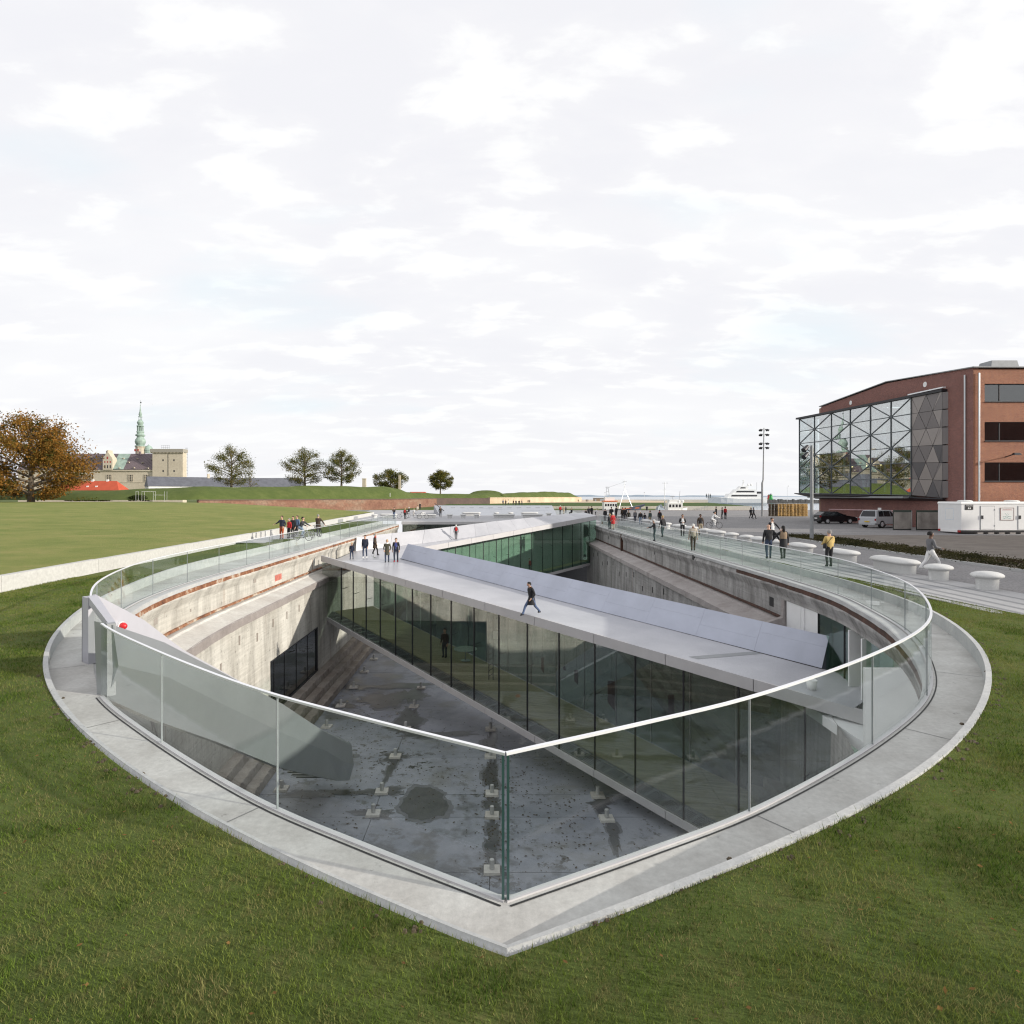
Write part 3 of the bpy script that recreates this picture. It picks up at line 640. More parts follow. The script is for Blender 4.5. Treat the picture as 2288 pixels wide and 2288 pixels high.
pud = NT('wet_floor'); pud.bsdf(pud.ramp(pud.noise(1.2, 5, .6), [(.3, (.040,.042,.048)), (.7, (.085,.087,.096))]), .38)
def blob(x, y, rx, ry, seed, rough=.25, n=36, z=-9.292):
    rr = random.Random(seed); ph = [rr.uniform(0, 6.28) for _ in range(6)]; pts = []
    for k in range(n):
        a = 2*math.pi*k/n; f = 1+rough*(.5*math.sin(2*a+ph[0])+.35*math.sin(3*a+ph[1])+.3*math.sin(5*a+ph[2])+.22*math.sin(9*a+ph[3])+.15*math.sin(14*a+ph[4])+.12*math.sin(23*a+ph[5])+rr.uniform(-.08,.08)); pts.append((x+rx*f*math.cos(a), y+ry*f*math.sin(a), z))
    return pts
damp = NT('damp_floor'); damp.bsdf(damp.ramp(damp.noise(2.5, 6, .7), [(.3, (.10,.105,.12)), (.7, (.17,.175,.195))]), .5)
k_ = 0; c_ = pix(948, 1795, -9.3)
for x, y, rx, ry in [(c_.x,c_.y,1.0,1.35),(-.1,24.2,.22,.9),(-.12,26.2,.3,.75),(-.2,29,.26,1.7),(-.27,32.8,.3,1.5),(-4.95,29.6,.18,1.1),(-5.0,36.4,.6,1.6),(-4.98,34.7,.8,.6),(-5.6,40.6,.9,1.4),(-7.2,39.6,1.5,1.1),(-6.5,42.6,2.2,.5),(-4.9,27.4,.7,.4),(4.5,24.0,.22,1.0),(4.42,26.2,.4,.55),(-.16,22.8,.25,.8),(-4.95,25.45,.6,.35),(-4.97,31.0,.6,.45),(-.12,21.6,.55,.3),(-3.2,33.9,1.5,.45),(-9.4,38.6,.7,.5),(-9.5,42.3,.8,.5),(-8.3,31.0,1.1,.35),(-7.5,27.2,1.4,.3)]:
    rg_ = .16 if k_ == 0 else .42
    MB().poly(blob(x, y, rx*1.14+.05, ry*1.12+.07, 10+k_, rg_*1.15, 90, z=-9.2925+.0003*k_)).build('damp_rim', damp.m, fl)
    MB().poly(blob(x, y, rx, ry, 10+k_, rg_, 90, z=-9.2855+.0003*k_)).build('puddle', pud.m, fl); k_ += 1
lit = MB(); rl_ = random.Random(4)
for cxx, cyy, sx_, sy_, n_ in ((2.0,25,1.6,3.0,420),(-.2,28,.35,5,260),(-7.4,34,1.6,4,420),(-2.5,31,2.2,4,220),(-6.5,26.5,2,2,160),(2.2,30,1.4,3,150)):
    for _ in range(n_):
        x, y = rl_.gauss(cxx, sx_), rl_.gauss(cyy, sy_); s = rl_.uniform(.02, .075); a = rl_.uniform(0, 3.14); ca, sa = math.cos(a)*s, math.sin(a)*s; k = rl_.uniform(.3, .7)
        if abs(x) > 9.6 or y < 14: continue
        lit.quad((x-ca,y-sa,-9.277),(x+sa*k,y-ca*k,-9.273),(x+ca,y+sa,-9.275),(x-sa*k,y+ca*k,-9.276))
lit.build('leaf_litter', flat('dead_leaf_brown', (.055,.04,.028), .8), kind='stuff')

# ------------------------------------------------------------------ zigzag bridge: two sloping glazed arms
class Arm:
    def __init__(s, A, d, n, zt, zb): s.A, s.d, s.n, s.zt, s.zb = Vector((*A,0)), Vector((*d,0)), Vector((*n,0)), zt, zb
    def p(s, t, w=0.0, z=None, top=0.0):
        v = s.A+s.d*t+s.n*w; return Vector((v.x, v.y, s.top(t)+top if z is None else z))
    def top(s, t): return s.zt[0]+s.zt[1]*t
    def bot(s, t): return max(s.zb[0]+s.zb[1]*t, -9.27)
    def find(s, u, v, w):              # photo pixel seen on the vertical plane at depth w of the arm
        k = (u-UC)/FPX; t = (k*(s.A.y+w*s.n.y)-s.A.x-w*s.n.x)/(s.d.x-k*s.d.y); P = s.p(t, w); P.z = CAMZ-(v-VH)*P.y/FPX; return t, P
A1 = Arm((-12.3,44.3), (19.68,-20.93), (.7285,.685), (-.568,-1.995), (-4.98,-4.02))
A2 = Arm((-6.7,58.2), (19.3,19.8), (-.716,.698), (-1.1,2.3), (-6.75,1.99))
T1 = [.0, .0937,.1477,.203,.26,.318,.378,.439,.502,.567,.632,.70,.769,.839,.91,.985,1.06,1.138,1.2]
T2 = [.0,.075,.147,.216,.285,.354,.422,.49,.557,.625,.69,.756,.823,.885,.95,.999]
def bridge(arm, T, name, label, wid, fh, glassm, tmax):
    r = empty(name, arm.p(.5, z=-9.3), label, 'bridge', 'arms of the zigzag bridge')
    tb = T[-1]
    for i in range(len(T)-1):          # glazed facade
        a, b = T[i], T[i+1]; g = .0012
        p0, p1 = arm.p(a+g, .04), arm.p(b-g, .04)
        q = [Vector((p0.x,p0.y,arm.bot(a)+.30)), Vector((p1.x,p1.y,arm.bot(b)+.30)), Vector((p1.x,p1.y,arm.top(b)-fh)), Vector((p0.x,p0.y,arm.top(a)-fh))]
        MB().slab(q, arm.n*.02).build('glass_pane', glassm, r)
        if i:
            m = arm.p(a, .05); MB().bar((m.x,m.y,arm.bot(a)+.28),(m.x,m.y,arm.top(a)-fh+.02), .048, .07, up=arm.n).build('mullion', M['dark'], r)
            mm = arm.p(a, .5); z = arm.bot(a)+.30+(arm.top(a)-arm.bot(a))*.52
            MB().bar((m.x,m.y,z),(mm.x,mm.y,z+.05), .03, .03).build('bracket', M['dark'], r)
    tp = np.linspace(0, tb, 11 if arm is A1 else 10)
    for a, b in zip(tp[:-1], tp[1:]):  # fascia panels
        for z0f, hh, nm in ((lambda t: arm.top(t)-fh, fh, 'fascia_panel'), (lambda t: arm.bot(t), .29, 'lower_fascia_panel')):
            p0, p1 = arm.p(a+.0005, -.06), arm.p(b-.0005, -.06)
            q = [Vector((p0.x,p0.y,z0f(a))), Vector((p1.x,p1.y,z0f(b))), Vector((p1.x,p1.y,z0f(b)+hh)), Vector((p0.x,p0.y,z0f(a)+hh))]
            MB().slab(q, arm.n*.10).build(nm, M['fascia'], r)
    # inside: floor of planks, grating along the glass, ceiling, glazed back
    def sheet(w0, w1, zf, th=.12, t0=0, t1=tb, n=14):
        rows_t, rows_b = [], []
        mb = MB()
        for t in np.linspace(t0, t1, n):
            a, b = arm.p(t, w0), arm.p(t, w1); rows_t.append([(a.x,a.y,zf(t)),(b.x,b.y,zf(t))]); rows_b.append([(a.x,a.y,zf(t)-th),(b.x,b.y,zf(t)-th)])
        mb.loft(rows_t); mb.loft(rows_b); return mb
    sheet(1.02, wid-.1, lambda t: arm.bot(t)+.33).build('plank_floor', M['wood_floor'], r)
    sheet(.05, wid, lambda t: arm.bot(t)+.02, .06).build('underside', M['fascia'], r)
    sheet(.10, 1.0, lambda t: arm.bot(t)+.20, .05).build('grating_tray', M['dark'], r)
    sheet(.08, wid-.1, lambda t: arm.top(t)-fh, .06, .24 if arm is A1 else .0).build('ceiling', flat(name+'_ceiling', (.30,.33,.32), .6), r)
    L = arm.d.length; ng = int(L*tb/.66)
    for i in range(ng):
        a, b = i/ng*tb+.0010, (i+1)/ng*tb-.0010; mb = MB(); z = lambda t: arm.bot(t)+.30
        for w in np.linspace(.14, .96, 8):
            p0, p1 = arm.p(a, w), arm.p(b, w); mb.bar((p0.x,p0.y,z(a)),(p1.x,p1.y,z(b)), .03, .03)
        for t in (a, b):
            p0, p1 = arm.p(t, .12), arm.p(t, .98); mb.bar((p0.x,p0.y,z(t)),(p1.x,p1.y,z(t)), .05, .045)
        mb.build('grating', M['grey'], r)
    for i in range(0, len(T)-1):
        a, b = T[i], T[i+1]; p0, p1 = arm.p(a+.001, wid), arm.p(b-.001, wid)
        q = [Vector((p0.x,p0.y,arm.bot(a)+.30)), Vector((p1.x,p1.y,arm.bot(b)+.30)), Vector((p1.x,p1.y,arm.top(b)-fh)), Vector((p0.x,p0.y,arm.top(a)-fh))]
        MB().slab(q, arm.n*.02).build('rear_pane', M['rear_glass'] if arm is A1 else glassm, r)
        MB().bar((p0.x,p0.y,arm.bot(a)),(p0.x,p0.y,arm.top(a)), .03, .06, up=arm.n).build('rear_mullion', M['grey'], r)
    return r
b1 = bridge(A1, T1, 'near_bridge', 'near arm of the zigzag bridge, sloping down to the entrance at right', 4.3, .42, M['facade'], 1.2)
b2 = bridge(A2, T2, 'far_bridge', 'far arm of the zigzag bridge, rising towards the quay with green glass', 4.0, .50, M['facade2'], 1.0)
# roof decks
def V(p): return Vector(p)
W05, W1_ = V((-12.42,48.8,-1.31)), V((-12.42,55.7,-1.25))
BT = [.125,.3,.5,.7,.9,1.0,1.116]
bw = lambda t: np.interp(t, [.125,.6,1.116], [4.15,3.6,3.35])
dk = MB(); 
near = [A1.p(t, -.055) for t in (.1,.2,.4,.6,.8,1.0,1.19)]
C0 = A2.p(-.01)
par = [A1.p(t, bw(t)) for t in (1.19,1.116,1.0,.8,.6,.4,.2,.125)]
ring1 = [A1.p(.0, .1, z=-1.15)]+near+[p for p in par]
tipback = A1.p(.128, 4.75)
left = [tipback, C0, A2.p(.13, .0), A2.p(.26, .0), A2.p(.385, .0), V((-2.0,63.8,-.50)), V((-7.0,60.0,-.92)), W1_, W05]
dk.v = [tuple(p) for p in ring1+left]; 
pts2 = [Vector((p[0],p[1])) for p in dk.v]
from mathutils.geometry import tessellate_polygon
tri = tessellate_polygon([[Vector((p[0],p[1],0)) for p in dk.v]])
dk.f = [tuple(t) for t in tri]; dk.m = [0]*len(tri)
deck = dk.build('roof_deck', M['deck'], b1)
deck_bvh = BVHTree.FromPolygons([Vector(p) for p in dk.v], dk.f)
def on_deck(u, v):
    for du, dv in sorted(((a, b) for a in range(-12, 13) for b in range(-16, 17)), key=lambda t: t[0]**2+t[1]**2):
        h = deck_bvh.ray_cast(Vector((0,0,CAMZ)), Vector(((u+du-UC)/FPX, 1, -(v+dv-VH)/FPX)))
        if h[0] is not None: return h[0]
    return pix(u, v, -.5)
# sloped parapet panels on the near arm: two staggered rows of metal sheets
def parapet(arm, parent, t0, t1, foot, head, h0, h1, n, mname='panel'):
    ts = np.linspace(t0, t1, n+1)
    def P(t, f): a = arm.p(t, foot(t)); b = arm.p(t, head(t)); c = a.lerp(b, f); c.z = arm.top(t)+.02+np.interp(t, [t0,t1], [h0,h1])*f; return c
    for i in range(n):
        a, b = ts[i]+.00010, ts[i+1]-.00010; sk = .0 if i % 2 else .22; e = .0015
        for f0, f1 in ((0, .42+sk-e), (.42+sk+e, 1.0)):
            q = [P(a, f0), P(b, f0), P(b, f1), P(a, f1)]
            nv = (q[1]-q[0]).cross(q[3]-q[0]).normalized()*-.03
            MB().slab(q, nv).build('parapet_panel', M[mname], parent)
    bk = MB(); rows = []
    for t in ts: a, b = P(t, 1.0), arm.p(t, head(t)+.02); rows.append([tuple(a), (b.x, b.y, arm.top(t)-.8)])
    bk.loft(rows).build('parapet_back', M[mname], parent)
    cap = MB(); 
    q = [P(t0, 0), P(t0, 1), arm.p(t0, head(t0)+.02, z=arm.top(t0)-.1), arm.p(t0, foot(t0), z=arm.top(t0)-.1)]; cap.poly(q); cap.build('parapet_end', M[mname], parent)
    kk = MB(); q = [P(t, 0)+Vector((0,0,-.012)) for t in (t0, t1)]; kk.bar(q[0]-arm.n*.03, q[1]-arm.n*.03, .05, .012); kk.build('shadow_joint', M['black'], parent)
parapet(A1, b1, .131, 1.116, bw, lambda t: np.interp(t, [.13,.6,1.116], [4.75,4.6,4.10]), 1.02, 1.08, 11)
# far arm: its own sloped parapet runs from the left wall to the quay
rows = []
def far_par(f):
    base = [W1_, V((-7.0,60.0,-.92)), V((-2.0,63.8,-.50)), A2.p(.385), A2.p(.55), A2.p(.75), A2.p(1.0)]
    topp = [V((-12.42,56.1,-.05)), V((-6.9,61.2,.33)), V((-2.2,65.8,.70)), V((.1,68.0,.9)), V((3.2,71.1,1.10)), V((6.8,74.8,1.32)), V((11.2,79.6,1.55))]
    i = min(int(f*6), 5); g = f*6-i; return base[i].lerp(base[i+1], g), topp[i].lerp(topp[i+1], g)
for i in range(12):
    a, b = far_par(i/12+.0003), far_par((i+1)/12-.0003)
    q = [a[0], b[0], b[1], a[1]]; q = [p+Vector((0,0,.01)) for p in q]
    MB().slab(q, (-.02,.02,-.03)).build('parapet_panel', M['deck'], b2)
bk = MB(); rows = []
for f in np.linspace(0, 1, 13): a = far_par(f)[1]; rows.append([tuple(a), (a.x-.05, a.y+.05, a.z-7)])
bk.loft(rows).build('parapet_back', M['fascia'], b2)
# things hanging and standing in the near arm
for (u, v0, v1, wpx) in ((1212,1469,1505,6),(1287.5,1497,1531,9),(1365.5,1521,1588,16),(1500,1552,1608,14),(1261,1489,1499,5)):
    t, P = A1.find(u, v0, 3.4); P2 = A1.find(u, v1, 3.4)[1]; h = P.z-P2.z; wd = wpx*P.y/FPX
    mb = MB(); mb.slab([(-wd/2,0,0),(wd/2,0,0),(wd/2,0,-h),(-wd/2,0,-h*.72)], (0,.015,0)); 
    o = mb.build('hanging_banner', flat('banner_cloth', (.10,.07,.07), .8)); o.location = P
    tag(o, {1212:'narrow dark banner hanging left of the others in the near bridge',1287.5:'second dark banner from the left in the near bridge',1365.5:'largest dark pointed banner hanging in the near bridge',1500:'square dark banner at the right end inside the near bridge',1261:'tiny banner tip in the near bridge'}[u], 'banner', 'banners hanging inside the near bridge')
    MB().bar((0,.01,0),(0,.01,A1.top(t)-.45-P.z), .012, .012).build('cord', M['dark'], o, local=True)
t_, P_ = A1.find(1040, 1470, 3.2); round_table((P_.x, P_.y, A1.bot(t_)+.335), .7, .72, 'round white table added in the near bridge for the one its glass mirrors', None)  # stands in for the mirror image of the left wall's table
# steel lattice post standing in the near bridge
t_, P_ = A1.find(1097, 1440, 2.6); z0 = A1.bot(t_)+.33
lp = empty('lattice_post', (P_.x, P_.y, z0), 'dark steel lattice post with a white tag inside the near bridge', 'post')
mb = MB()
for sx in (-.12, .12): mb.box(sx-.025, sx+.025, -.03, .03, 0, 3.6)
mb.build('upright', M['dark'], lp, local=True)
mb = MB(); [mb.bar((-.12,0,.2+k*.3),(.12,0,.35+k*.3), .04, .03) for k in range(11)]; mb.build('lacing', M['dark'], lp, local=True)
MB().box(.12, .42, -.06, -.03, 2.3, 2.72).build('white_tag', M['white'], lp, local=True)

# ------------------------------------------------------------------ entrance at the right end of the near arm
en = empty('entrance_front', (12.4, 23, -3.3), 'white panelled museum entrance with glass doors under the right dock wall', 'entrance')
def rp(y, d, z): p = RR.off(RR.arc_of_y(y), d); return Vector((p[0], p[1], z))
for y0, y1 in ((27.35, 26.0), (25.97, 24.5)):
    MB().slab([rp(y0,.10,-3.6), rp(y1,.10,-3.6), rp(y1,.10,-.955), rp(y0,.10,-.955)], (.06,0,0)).build('white_panel', M['white'], en)
MB().box(rp(26.9,.1,0).x-.03, rp(26.9,.1,0).x-.001, 26.85, 26.97, -2.5, -2.25).build('wall_switch', M['black'], en)
for y0, y1 in ((24.45,23.3),(23.26,22.25),(22.2,21.55),(20.1,19.0),(18.95,17.6)):
    MB().slab([rp(y0,.08,-3.4), rp(y1,.08,-3.4), rp(y1,.08,-.96), rp(y0,.08,-.96)], (.02,0,0)).build('glass_pane', M['facade2'], en)
for y in (24.47, 22.22): MB().box(rp(y,.08,0).x-.03, rp(y,.08,0).x+.03, y-.02, y+.02, -3.4, -.96).build('door_bar', M['dark'], en)
for y in (21.45, 20.15): p = rp(y,.12,0); MB().slab([(p.x-.12,y,-3.4),(p.x+.5,y+.05,-3.4),(p.x+.5,y+.05,-.97),(p.x-.12,y,-.97)], (0,-.07,0)).build('door_fin', M['white'], en)
MB().slab([rp(21.4,-.2,-1.75), rp(20.2,-.2,-1.75), rp(20.2,-.2,-1.5), rp(21.4,-.2,-1.5)], (.05,0,0)).build('dark_lintel', M['black'], en)
lob = MB(); lob.box(10.5, 17, 16.5, 28.5, -3.75, -3.42); lob.box(13.7, 13.8, 16.5, 28.5, -3.4, -.96); lob.box(12.6, 13.7, 25.6, 25.7, -3.4, -.96); lob.box(9.8, 16.6, 16.6, 16.7, -3.4, -.96)
lob.build('lobby', M['white'], en)
t_, P_ = A1.find(1852, 1528, .8)
bk_ = empty('litter_bucket', (10.55,20.9,A1.top(1.15)), 'small white bucket on the deck beside the glass entrance', 'bucket')
MB().lathe([(0,0),(.13,0),(.18,.34),(.17,.34),(.12,.02),(0,.02)], n=18).build('bucket_body', M['white'], bk_, local=True, smooth=True)
MB().tube([(-.18,0,.33),(-.12,0,.46),(0,0,.51),(.12,0,.46),(.18,0,.33)], .008, 5).build('bucket_handle', M['steel'], bk_, local=True)
mb = MB(); q = [A1.p(1.16, -.0, top=.004), A1.p(1.19, .0, top=.004), A1.p(1.16, 3.3, top=.004), A1.p(1.116, 3.3, top=.004)]
q = [A1.p(.985, .4, top=.006), A1.p(.998, .4, top=.006), A1.p(1.04, 3.35, top=.006), A1.p(1.027, 3.35, top=.006)]
mb.poly(q).build('drain_strip', M['grey'], b1)

# ------------------------------------------------------------------ third glazed block across the far end of the dock
fb = empty('glazed_cross_block', (0, 82, -5), 'low glazed block with flat grey roof across the far end of the dock', 'building')
MB().box(-12.3, 13.9, 82.0, 84.25, -.08, .302).build('roof_slab', M['fascia'], fb)
for i in range(9):
    x0 = -12.2+i*2.9; MB().box(x0+.03, x0+2.87, 82.4, 82.42, -5, -.08).build('glass_pane', M['facade2'], fb); MB().box(x0-.03, x0+.03, 82.36, 82.46, -5, -.08).build('mullion', M['dark'], fb)
MB().box(-12.9, 13.9, 87, 87.2, -9.3, .2).build('back_wall', M['dark'], fb)
# ------------------------------------------------------------------ ramparts, moat wall, far ground
def strip(pts_rows, name, mat, **kw): return MB().loft(pts_rows).build(name, mat, smooth=True, **kw)
brick_t = NT('rampart_brick')
def _rb():
    t = brick_t; n = t.noise(.12, 6, .7, t.mapped((1, 1, 3))); k = t.noise(1.5, 6, .75)
    c = t.ramp(n, [(.3, (.165,.072,.05)), (.5, (.235,.125,.085)), (.7, (.28,.205,.15))]); c = t.mix(1.0, c, t.ramp(k, [(.3, .6), (.7, 1.3)]), 'MULTIPLY')
    t.bsdf(c, .9, 0, t.bump(k, .4, .1)); return t.m
M['rbrick'] = _rb()
M['rstone'] = concrete('pale_rampart_stone', (.62,.50,.36), (.45,.33,.22), .15, 2, .8)
M['rdark'] = concrete('shaded_brick_dark_coping', (.13,.085,.07), (.07,.05,.045), .3, 3, .8)  # shade of the third wall stretch put into the brick colour; also dark coping
rwall = empty('rampart_wall', (-32.3, 200, 0), 'long red brick rampart wall below the grass bank', 'wall')
RW = [(-71,150),(-32.3,200),(-24.3,260),(-2.4,280),(55,400)]
for i, (a, b) in enumerate(zip(RW[:-1], RW[1:])):
    a, b = Vector((*a, 0)), Vector((*b, 0)); d = (b-a).normalized(); n = Vector((-d.y, d.x, 0)); zt = 2.6 if i < 3 else 2.9; bt = .10
    zb = -1.8
    MB().hexa([a+Vector((0,0,zb)), b+Vector((0,0,zb)), b+n+Vector((0,0,zb)), a+n+Vector((0,0,zb))], [a+n*bt+Vector((0,0,zt)), b+n*bt+Vector((0,0,zt)), b+n+Vector((0,0,zt)), a+n+Vector((0,0,zt))]).build('wall_face', [M['rbrick'], M['rbrick'], M['rdark'], M['rstone']][i], rwall)
    MB().hexa([a-n*.06+Vector((0,0,zt)), b-n*.06+Vector((0,0,zt)), b+n*1.1+Vector((0,0,zt)), a+n*1.1+Vector((0,0,zt))], [a+Vector((0,0,zt+.22)), b+Vector((0,0,zt+.22)), b+n*1.1+Vector((0,0,zt+.22)), a+n*1.1+Vector((0,0,zt+.22))]).build('coping_course', M['rdark'] if i < 3 else M['rstone'], rwall)
CREST = [(-330,150,4.6),(-200,146,4.8),(-125,146,5.0),(-100,147,5.1),(-84,148,5.5),(-72,150.5,6.0),(-60,166,6.4),(-50,179,6.7),(-40,192,6.8),(-34,200.5,7.0),(-31.5,203,6.6),(-29.5,225,5.2),(-25,262,4.9),(-14,272,4.8),(-3,283,4.9),(10,309,5.3),(30,349,6.3),(48,387,6.0),(55,403,3.4)]
rows = []
for i, p in enumerate(resample(np.array(CREST, float), 2.0)):
    w = .35*math.sin(i*.31)+.25*math.sin(i*.83+1); r = []
    for d, f in ((.9, 0), (2.2, .22), (5, .62), (8.5, .94), (11, 1.0), (20, 1.0), (34, .8), (60, .3)):
        dx = -.35 if p[0] < -20 else -.15
        r.append((p[0]+dx*d, p[1]+d, 2.72+(p[2]-2.72)*f+(w*.35 if 0 < f else 0)))
    rows.append(r)
strip(rows, 'grass_rampart', M['mound'], kind='structure')
bump_rows = []
for t in np.linspace(0, 1, 9):
    x = -13+17*t; h = 1.9*math.sin(math.pi*min(max(t*1.15-.07, 0), 1))**.35
    bump_rows.append([(x, 300, 4.4), (x, 304, 4.6+h*.7), (x, 308, 4.7+h), (x, 320, 4.7+h), (x, 330, 4.2)])
strip(bump_rows, 'grass_knoll', M['mound'], kind='structure')
MB().quad((-900,108,-.55),(-20.4,108,-.55),(-20.4,150,-.55),(-900,150,-.55)).quad((-900,150,-.55),(55,150,-.55),(55,403,-.55),(-900,403,-.55)).quad((-900,403,-.55),(40,403,-.55),(40,700,-.55),(-900,700,-.55)).build('far_ground', M['mound'], kind='structure')
MB().quad((-900,-60,-.5),(-17.2,-60,-.5),(-17.2,1.6,-.06),(-900,1.6,-.06)).quad((-17.2,-60,-.5),(150,-60,-.5),(150,1.6,-.06),(-17.2,1.6,-.06)).build('back_ground', M['lawn'], kind='structure')
# basin, far quay, terrace, sea, far shore
MB().quad((-9000,149.2,-1.6),(9000,149.2,-1.6),(9000,9500,-1.6),(-9000,9500,-1.6)).build('sea', M['water'], kind='structure')
M['quaywall'] = concrete('far_quay_wall', (.60,.55,.47), (.45,.41,.35), .2, 3, .6)
MB().box(-20, 86, 210, 211, -3, .30).build('far_quay_wall', M['quaywall'], label='pale far quay wall across the harbour basin', cat='quay wall')
MB().quad((-20,211,.30),(86,211,.30),(112,330,.30),(-20,330,.30)).build('grass_terrace', M['terrace'], kind='structure')
MB().quad((-10,330,.29),(112,330,.29),(116,520,.29),(40,520,.29)).build('sandy_quay', M['rstone'], kind='structure')
mb = MB(); mb.box(60, 215, 520, 524, -3, .9); mb.build('pale_pier', M['quaywall'], label='long pale pier wall on the horizon behind the fishing boats', cat='pier')
def rocks(x0, x1, y, z):
    mb = MB(); x = x0
    while x < x1:
        w = random.uniform(1.5, 3.2); h = random.uniform(.5, 1.0)*z+1.6
        mb.hexa([(x,y-2,-1.7),(x+w,y-2,-1.7),(x+w,y+2,-1.7),(x,y+2,-1.7)], [(x+.3,y-1,-1.6+h),(x+w-.2,y-1,-1.6+h*.9),(x+w-.3,y+1,-1.6+h),(x+.2,y+1,-1.6+h*.95)]); x += w*.85
    return mb
tag(rocks(196, 330, 480, 1.6).build('breakwater', flat('wet_rock', (.06,.06,.06), .8, 0, .4, .5)), 'dark stone breakwater in front of the sea at right', 'breakwater')
sh = []
for i in range(90):
    x = -400+i*60; z = 6+10*abs(math.sin(i*.21))+7*abs(math.sin(i*.57+2))+random.uniform(0, 5); z *= max(.25, 1-abs(x-1300)/3800)
    sh.append([(x, 8000, -2), (x, 8010, z), (x, 8120, z)])
MB().loft(sh).build('far_shore', flat('haze_blue_shore', (.27,.33,.40), .9, 0, .1, .002), kind='structure')  # slight distance haze painted into the colour of the hills

# ------------------------------------------------------------------ trees
def leaf_mat(name, cols):
    t = NT(name); n = t.noise(.45, 4, .6); o = t.noise(9, 2, .5)
    f = t.math('ADD', t.math('MULTIPLY', n, .75), t.math('MULTIPLY', o, .25))
    k = len(cols); c = t.ramp(f, [(.36+.28*i/(k-1), x) for i, x in enumerate(cols)])
    d = t.node('ShaderNodeBsdfDiffuse'); t.put(d.inputs[0], c); tl = t.node('ShaderNodeBsdfTranslucent'); t.put(tl.inputs[0], c)
    mx = t.node('ShaderNodeMixShader'); mx.inputs[0].default_value = .30; t.L.new(d.outputs[0], mx.inputs[1]); t.L.new(tl.outputs[0], mx.inputs[2]); t.L.new(mx.outputs[0], t.out.inputs['Surface']); return t.m
M['bark'] = flat('tree_bark', (.12,.095,.07), .9, 0, .3, 2)
M['leaf_autumn'] = leaf_mat('autumn_leaves', [(.035,.045,.015),(.08,.078,.022),(.20,.110,.028),(.33,.150,.034),(.13,.11,.03),(.34,.19,.05)])
M['leaf_green'] = leaf_mat('late_green_leaves', [(.050,.066,.020),(.095,.105,.030),(.15,.135,.036),(.21,.165,.045)])
M['leaf_dark'] = leaf_mat('dark_leaves', [(.022,.034,.012),(.04,.055,.018),(.07,.08,.025)])
def tree(name, base, H, R, label, leafm, nl, ls, seed, trunk=.18, low=.12, shape=1.0, thin=0.0, group=None, lean=0.0):
    rnd = random.Random(seed); rg = np.random.default_rng(seed)
    r = empty(name, base, label, 'tree', group)
    limbs = MB(); tips = []
    th = H*trunk
    limbs.tube([(0,0,-.3),(lean*.3,0,th*.6),(lean*.6,0,th),(lean,0,H*.55),(lean*1.2,0,H*.92)], [R*.062,R*.050,R*.044,R*.024,R*.006], 8)
    nb = 26
    for i in range(nb):
        f = low+(.97-low)*(i+.5)/nb; z0 = max(th*.75, H*(f*.78)); ang = i*2.4+rnd.uniform(-.4, .4)
        prof = math.sin(math.pi*min(1, max(.05, ((f-low)/(1-low))**.75*.92+.10)))**.75
        ln = R*prof*rnd.uniform(.72, 1.12)*shape
        tip = Vector((lean*f+math.cos(ang)*ln, math.sin(ang)*ln, min(H*.98, H*f+ln*rnd.uniform(-.05, .22))))
        st_ = Vector((lean*f*.8, 0, z0*.92)); mid = st_.lerp(tip, .5)+Vector((0,0,ln*.06))
        limbs.tube([st_, mid, tip], [R*.022, R*.013, R*.004], 5); tips.append((st_, mid, tip, ln))
        for j in range(4):
            b0 = st_.lerp(tip, rnd.uniform(.35, .9)); a2 = ang+rnd.uniform(-1.2, 1.2); l2 = ln*rnd.uniform(.2, .42)
            e_ = b0+Vector((math.cos(a2)*l2, math.sin(a2)*l2, l2*rnd.uniform(-.1, .6))); limbs.tube([b0, e_], [R*.008, R*.002], 4); tips.append((b0, b0.lerp(e_, .5), e_, l2))
    limbs.build('trunk', M['bark'], r, local=True)
    cent = []
    for (a, b, c, ln) in tips:
        for _ in range(max(2, int(5*ln/R+2))):
            f = rnd.uniform(.45, 1.08); p = a.lerp(c, f); cent.append((p.x, p.y, p.z, R*rnd.uniform(.06, .135)))
    cent = np.array(cent)
    pick = rg.integers(0, len(cent), nl); P = cent[pick, :3]+rg.normal(0, 1, (nl, 3))*cent[pick, 3:4]*np.array([1, 1, .85])
    if thin: P = P[rg.random(nl) > thin*np.clip((P[:, 2]/H-.55)*2.2, 0, 1)]
    P = P[np.linalg.norm((P-np.array([lean*.6, 0, H*.52]))/np.array([R*1.08, R*1.08, H*.50]), axis=1) < 1.02]
    P[:, 2] = np.maximum(P[:, 2], H*low*.35)
    n = len(P); A = rg.normal(0, 1, (n, 3)); A /= np.linalg.norm(A, axis=1)[:, None]; B = rg.normal(0, 1, (n, 3)); B -= (B*A).sum(1)[:, None]*A; B /= np.linalg.norm(B, axis=1)[:, None]
    s = ls*rg.uniform(.6, 1.35, n)[:, None]
    v = np.concatenate([P-A*s, P-B*s*.55, P+A*s, P+B*s*.55]).reshape(4, n, 3).transpose(1, 0, 2).reshape(-1, 3)
    me = bpy.data.meshes.new('crown'); me.vertices.add(4*n); me.vertices.foreach_set('co', v.astype(np.float32).ravel())
    me.loops.add(4*n); me.loops.foreach_set('vertex_index', np.arange(4*n, dtype=np.int32)); me.polygons.add(n); me.polygons.foreach_set('loop_start', np.arange(0, 4*n, 4, dtype=np.int32)); me.polygons.foreach_set('loop_total', np.full(n, 4, dtype=np.int32))
    me.materials.append(leafm); me.update(); put('crown', me, r); return r
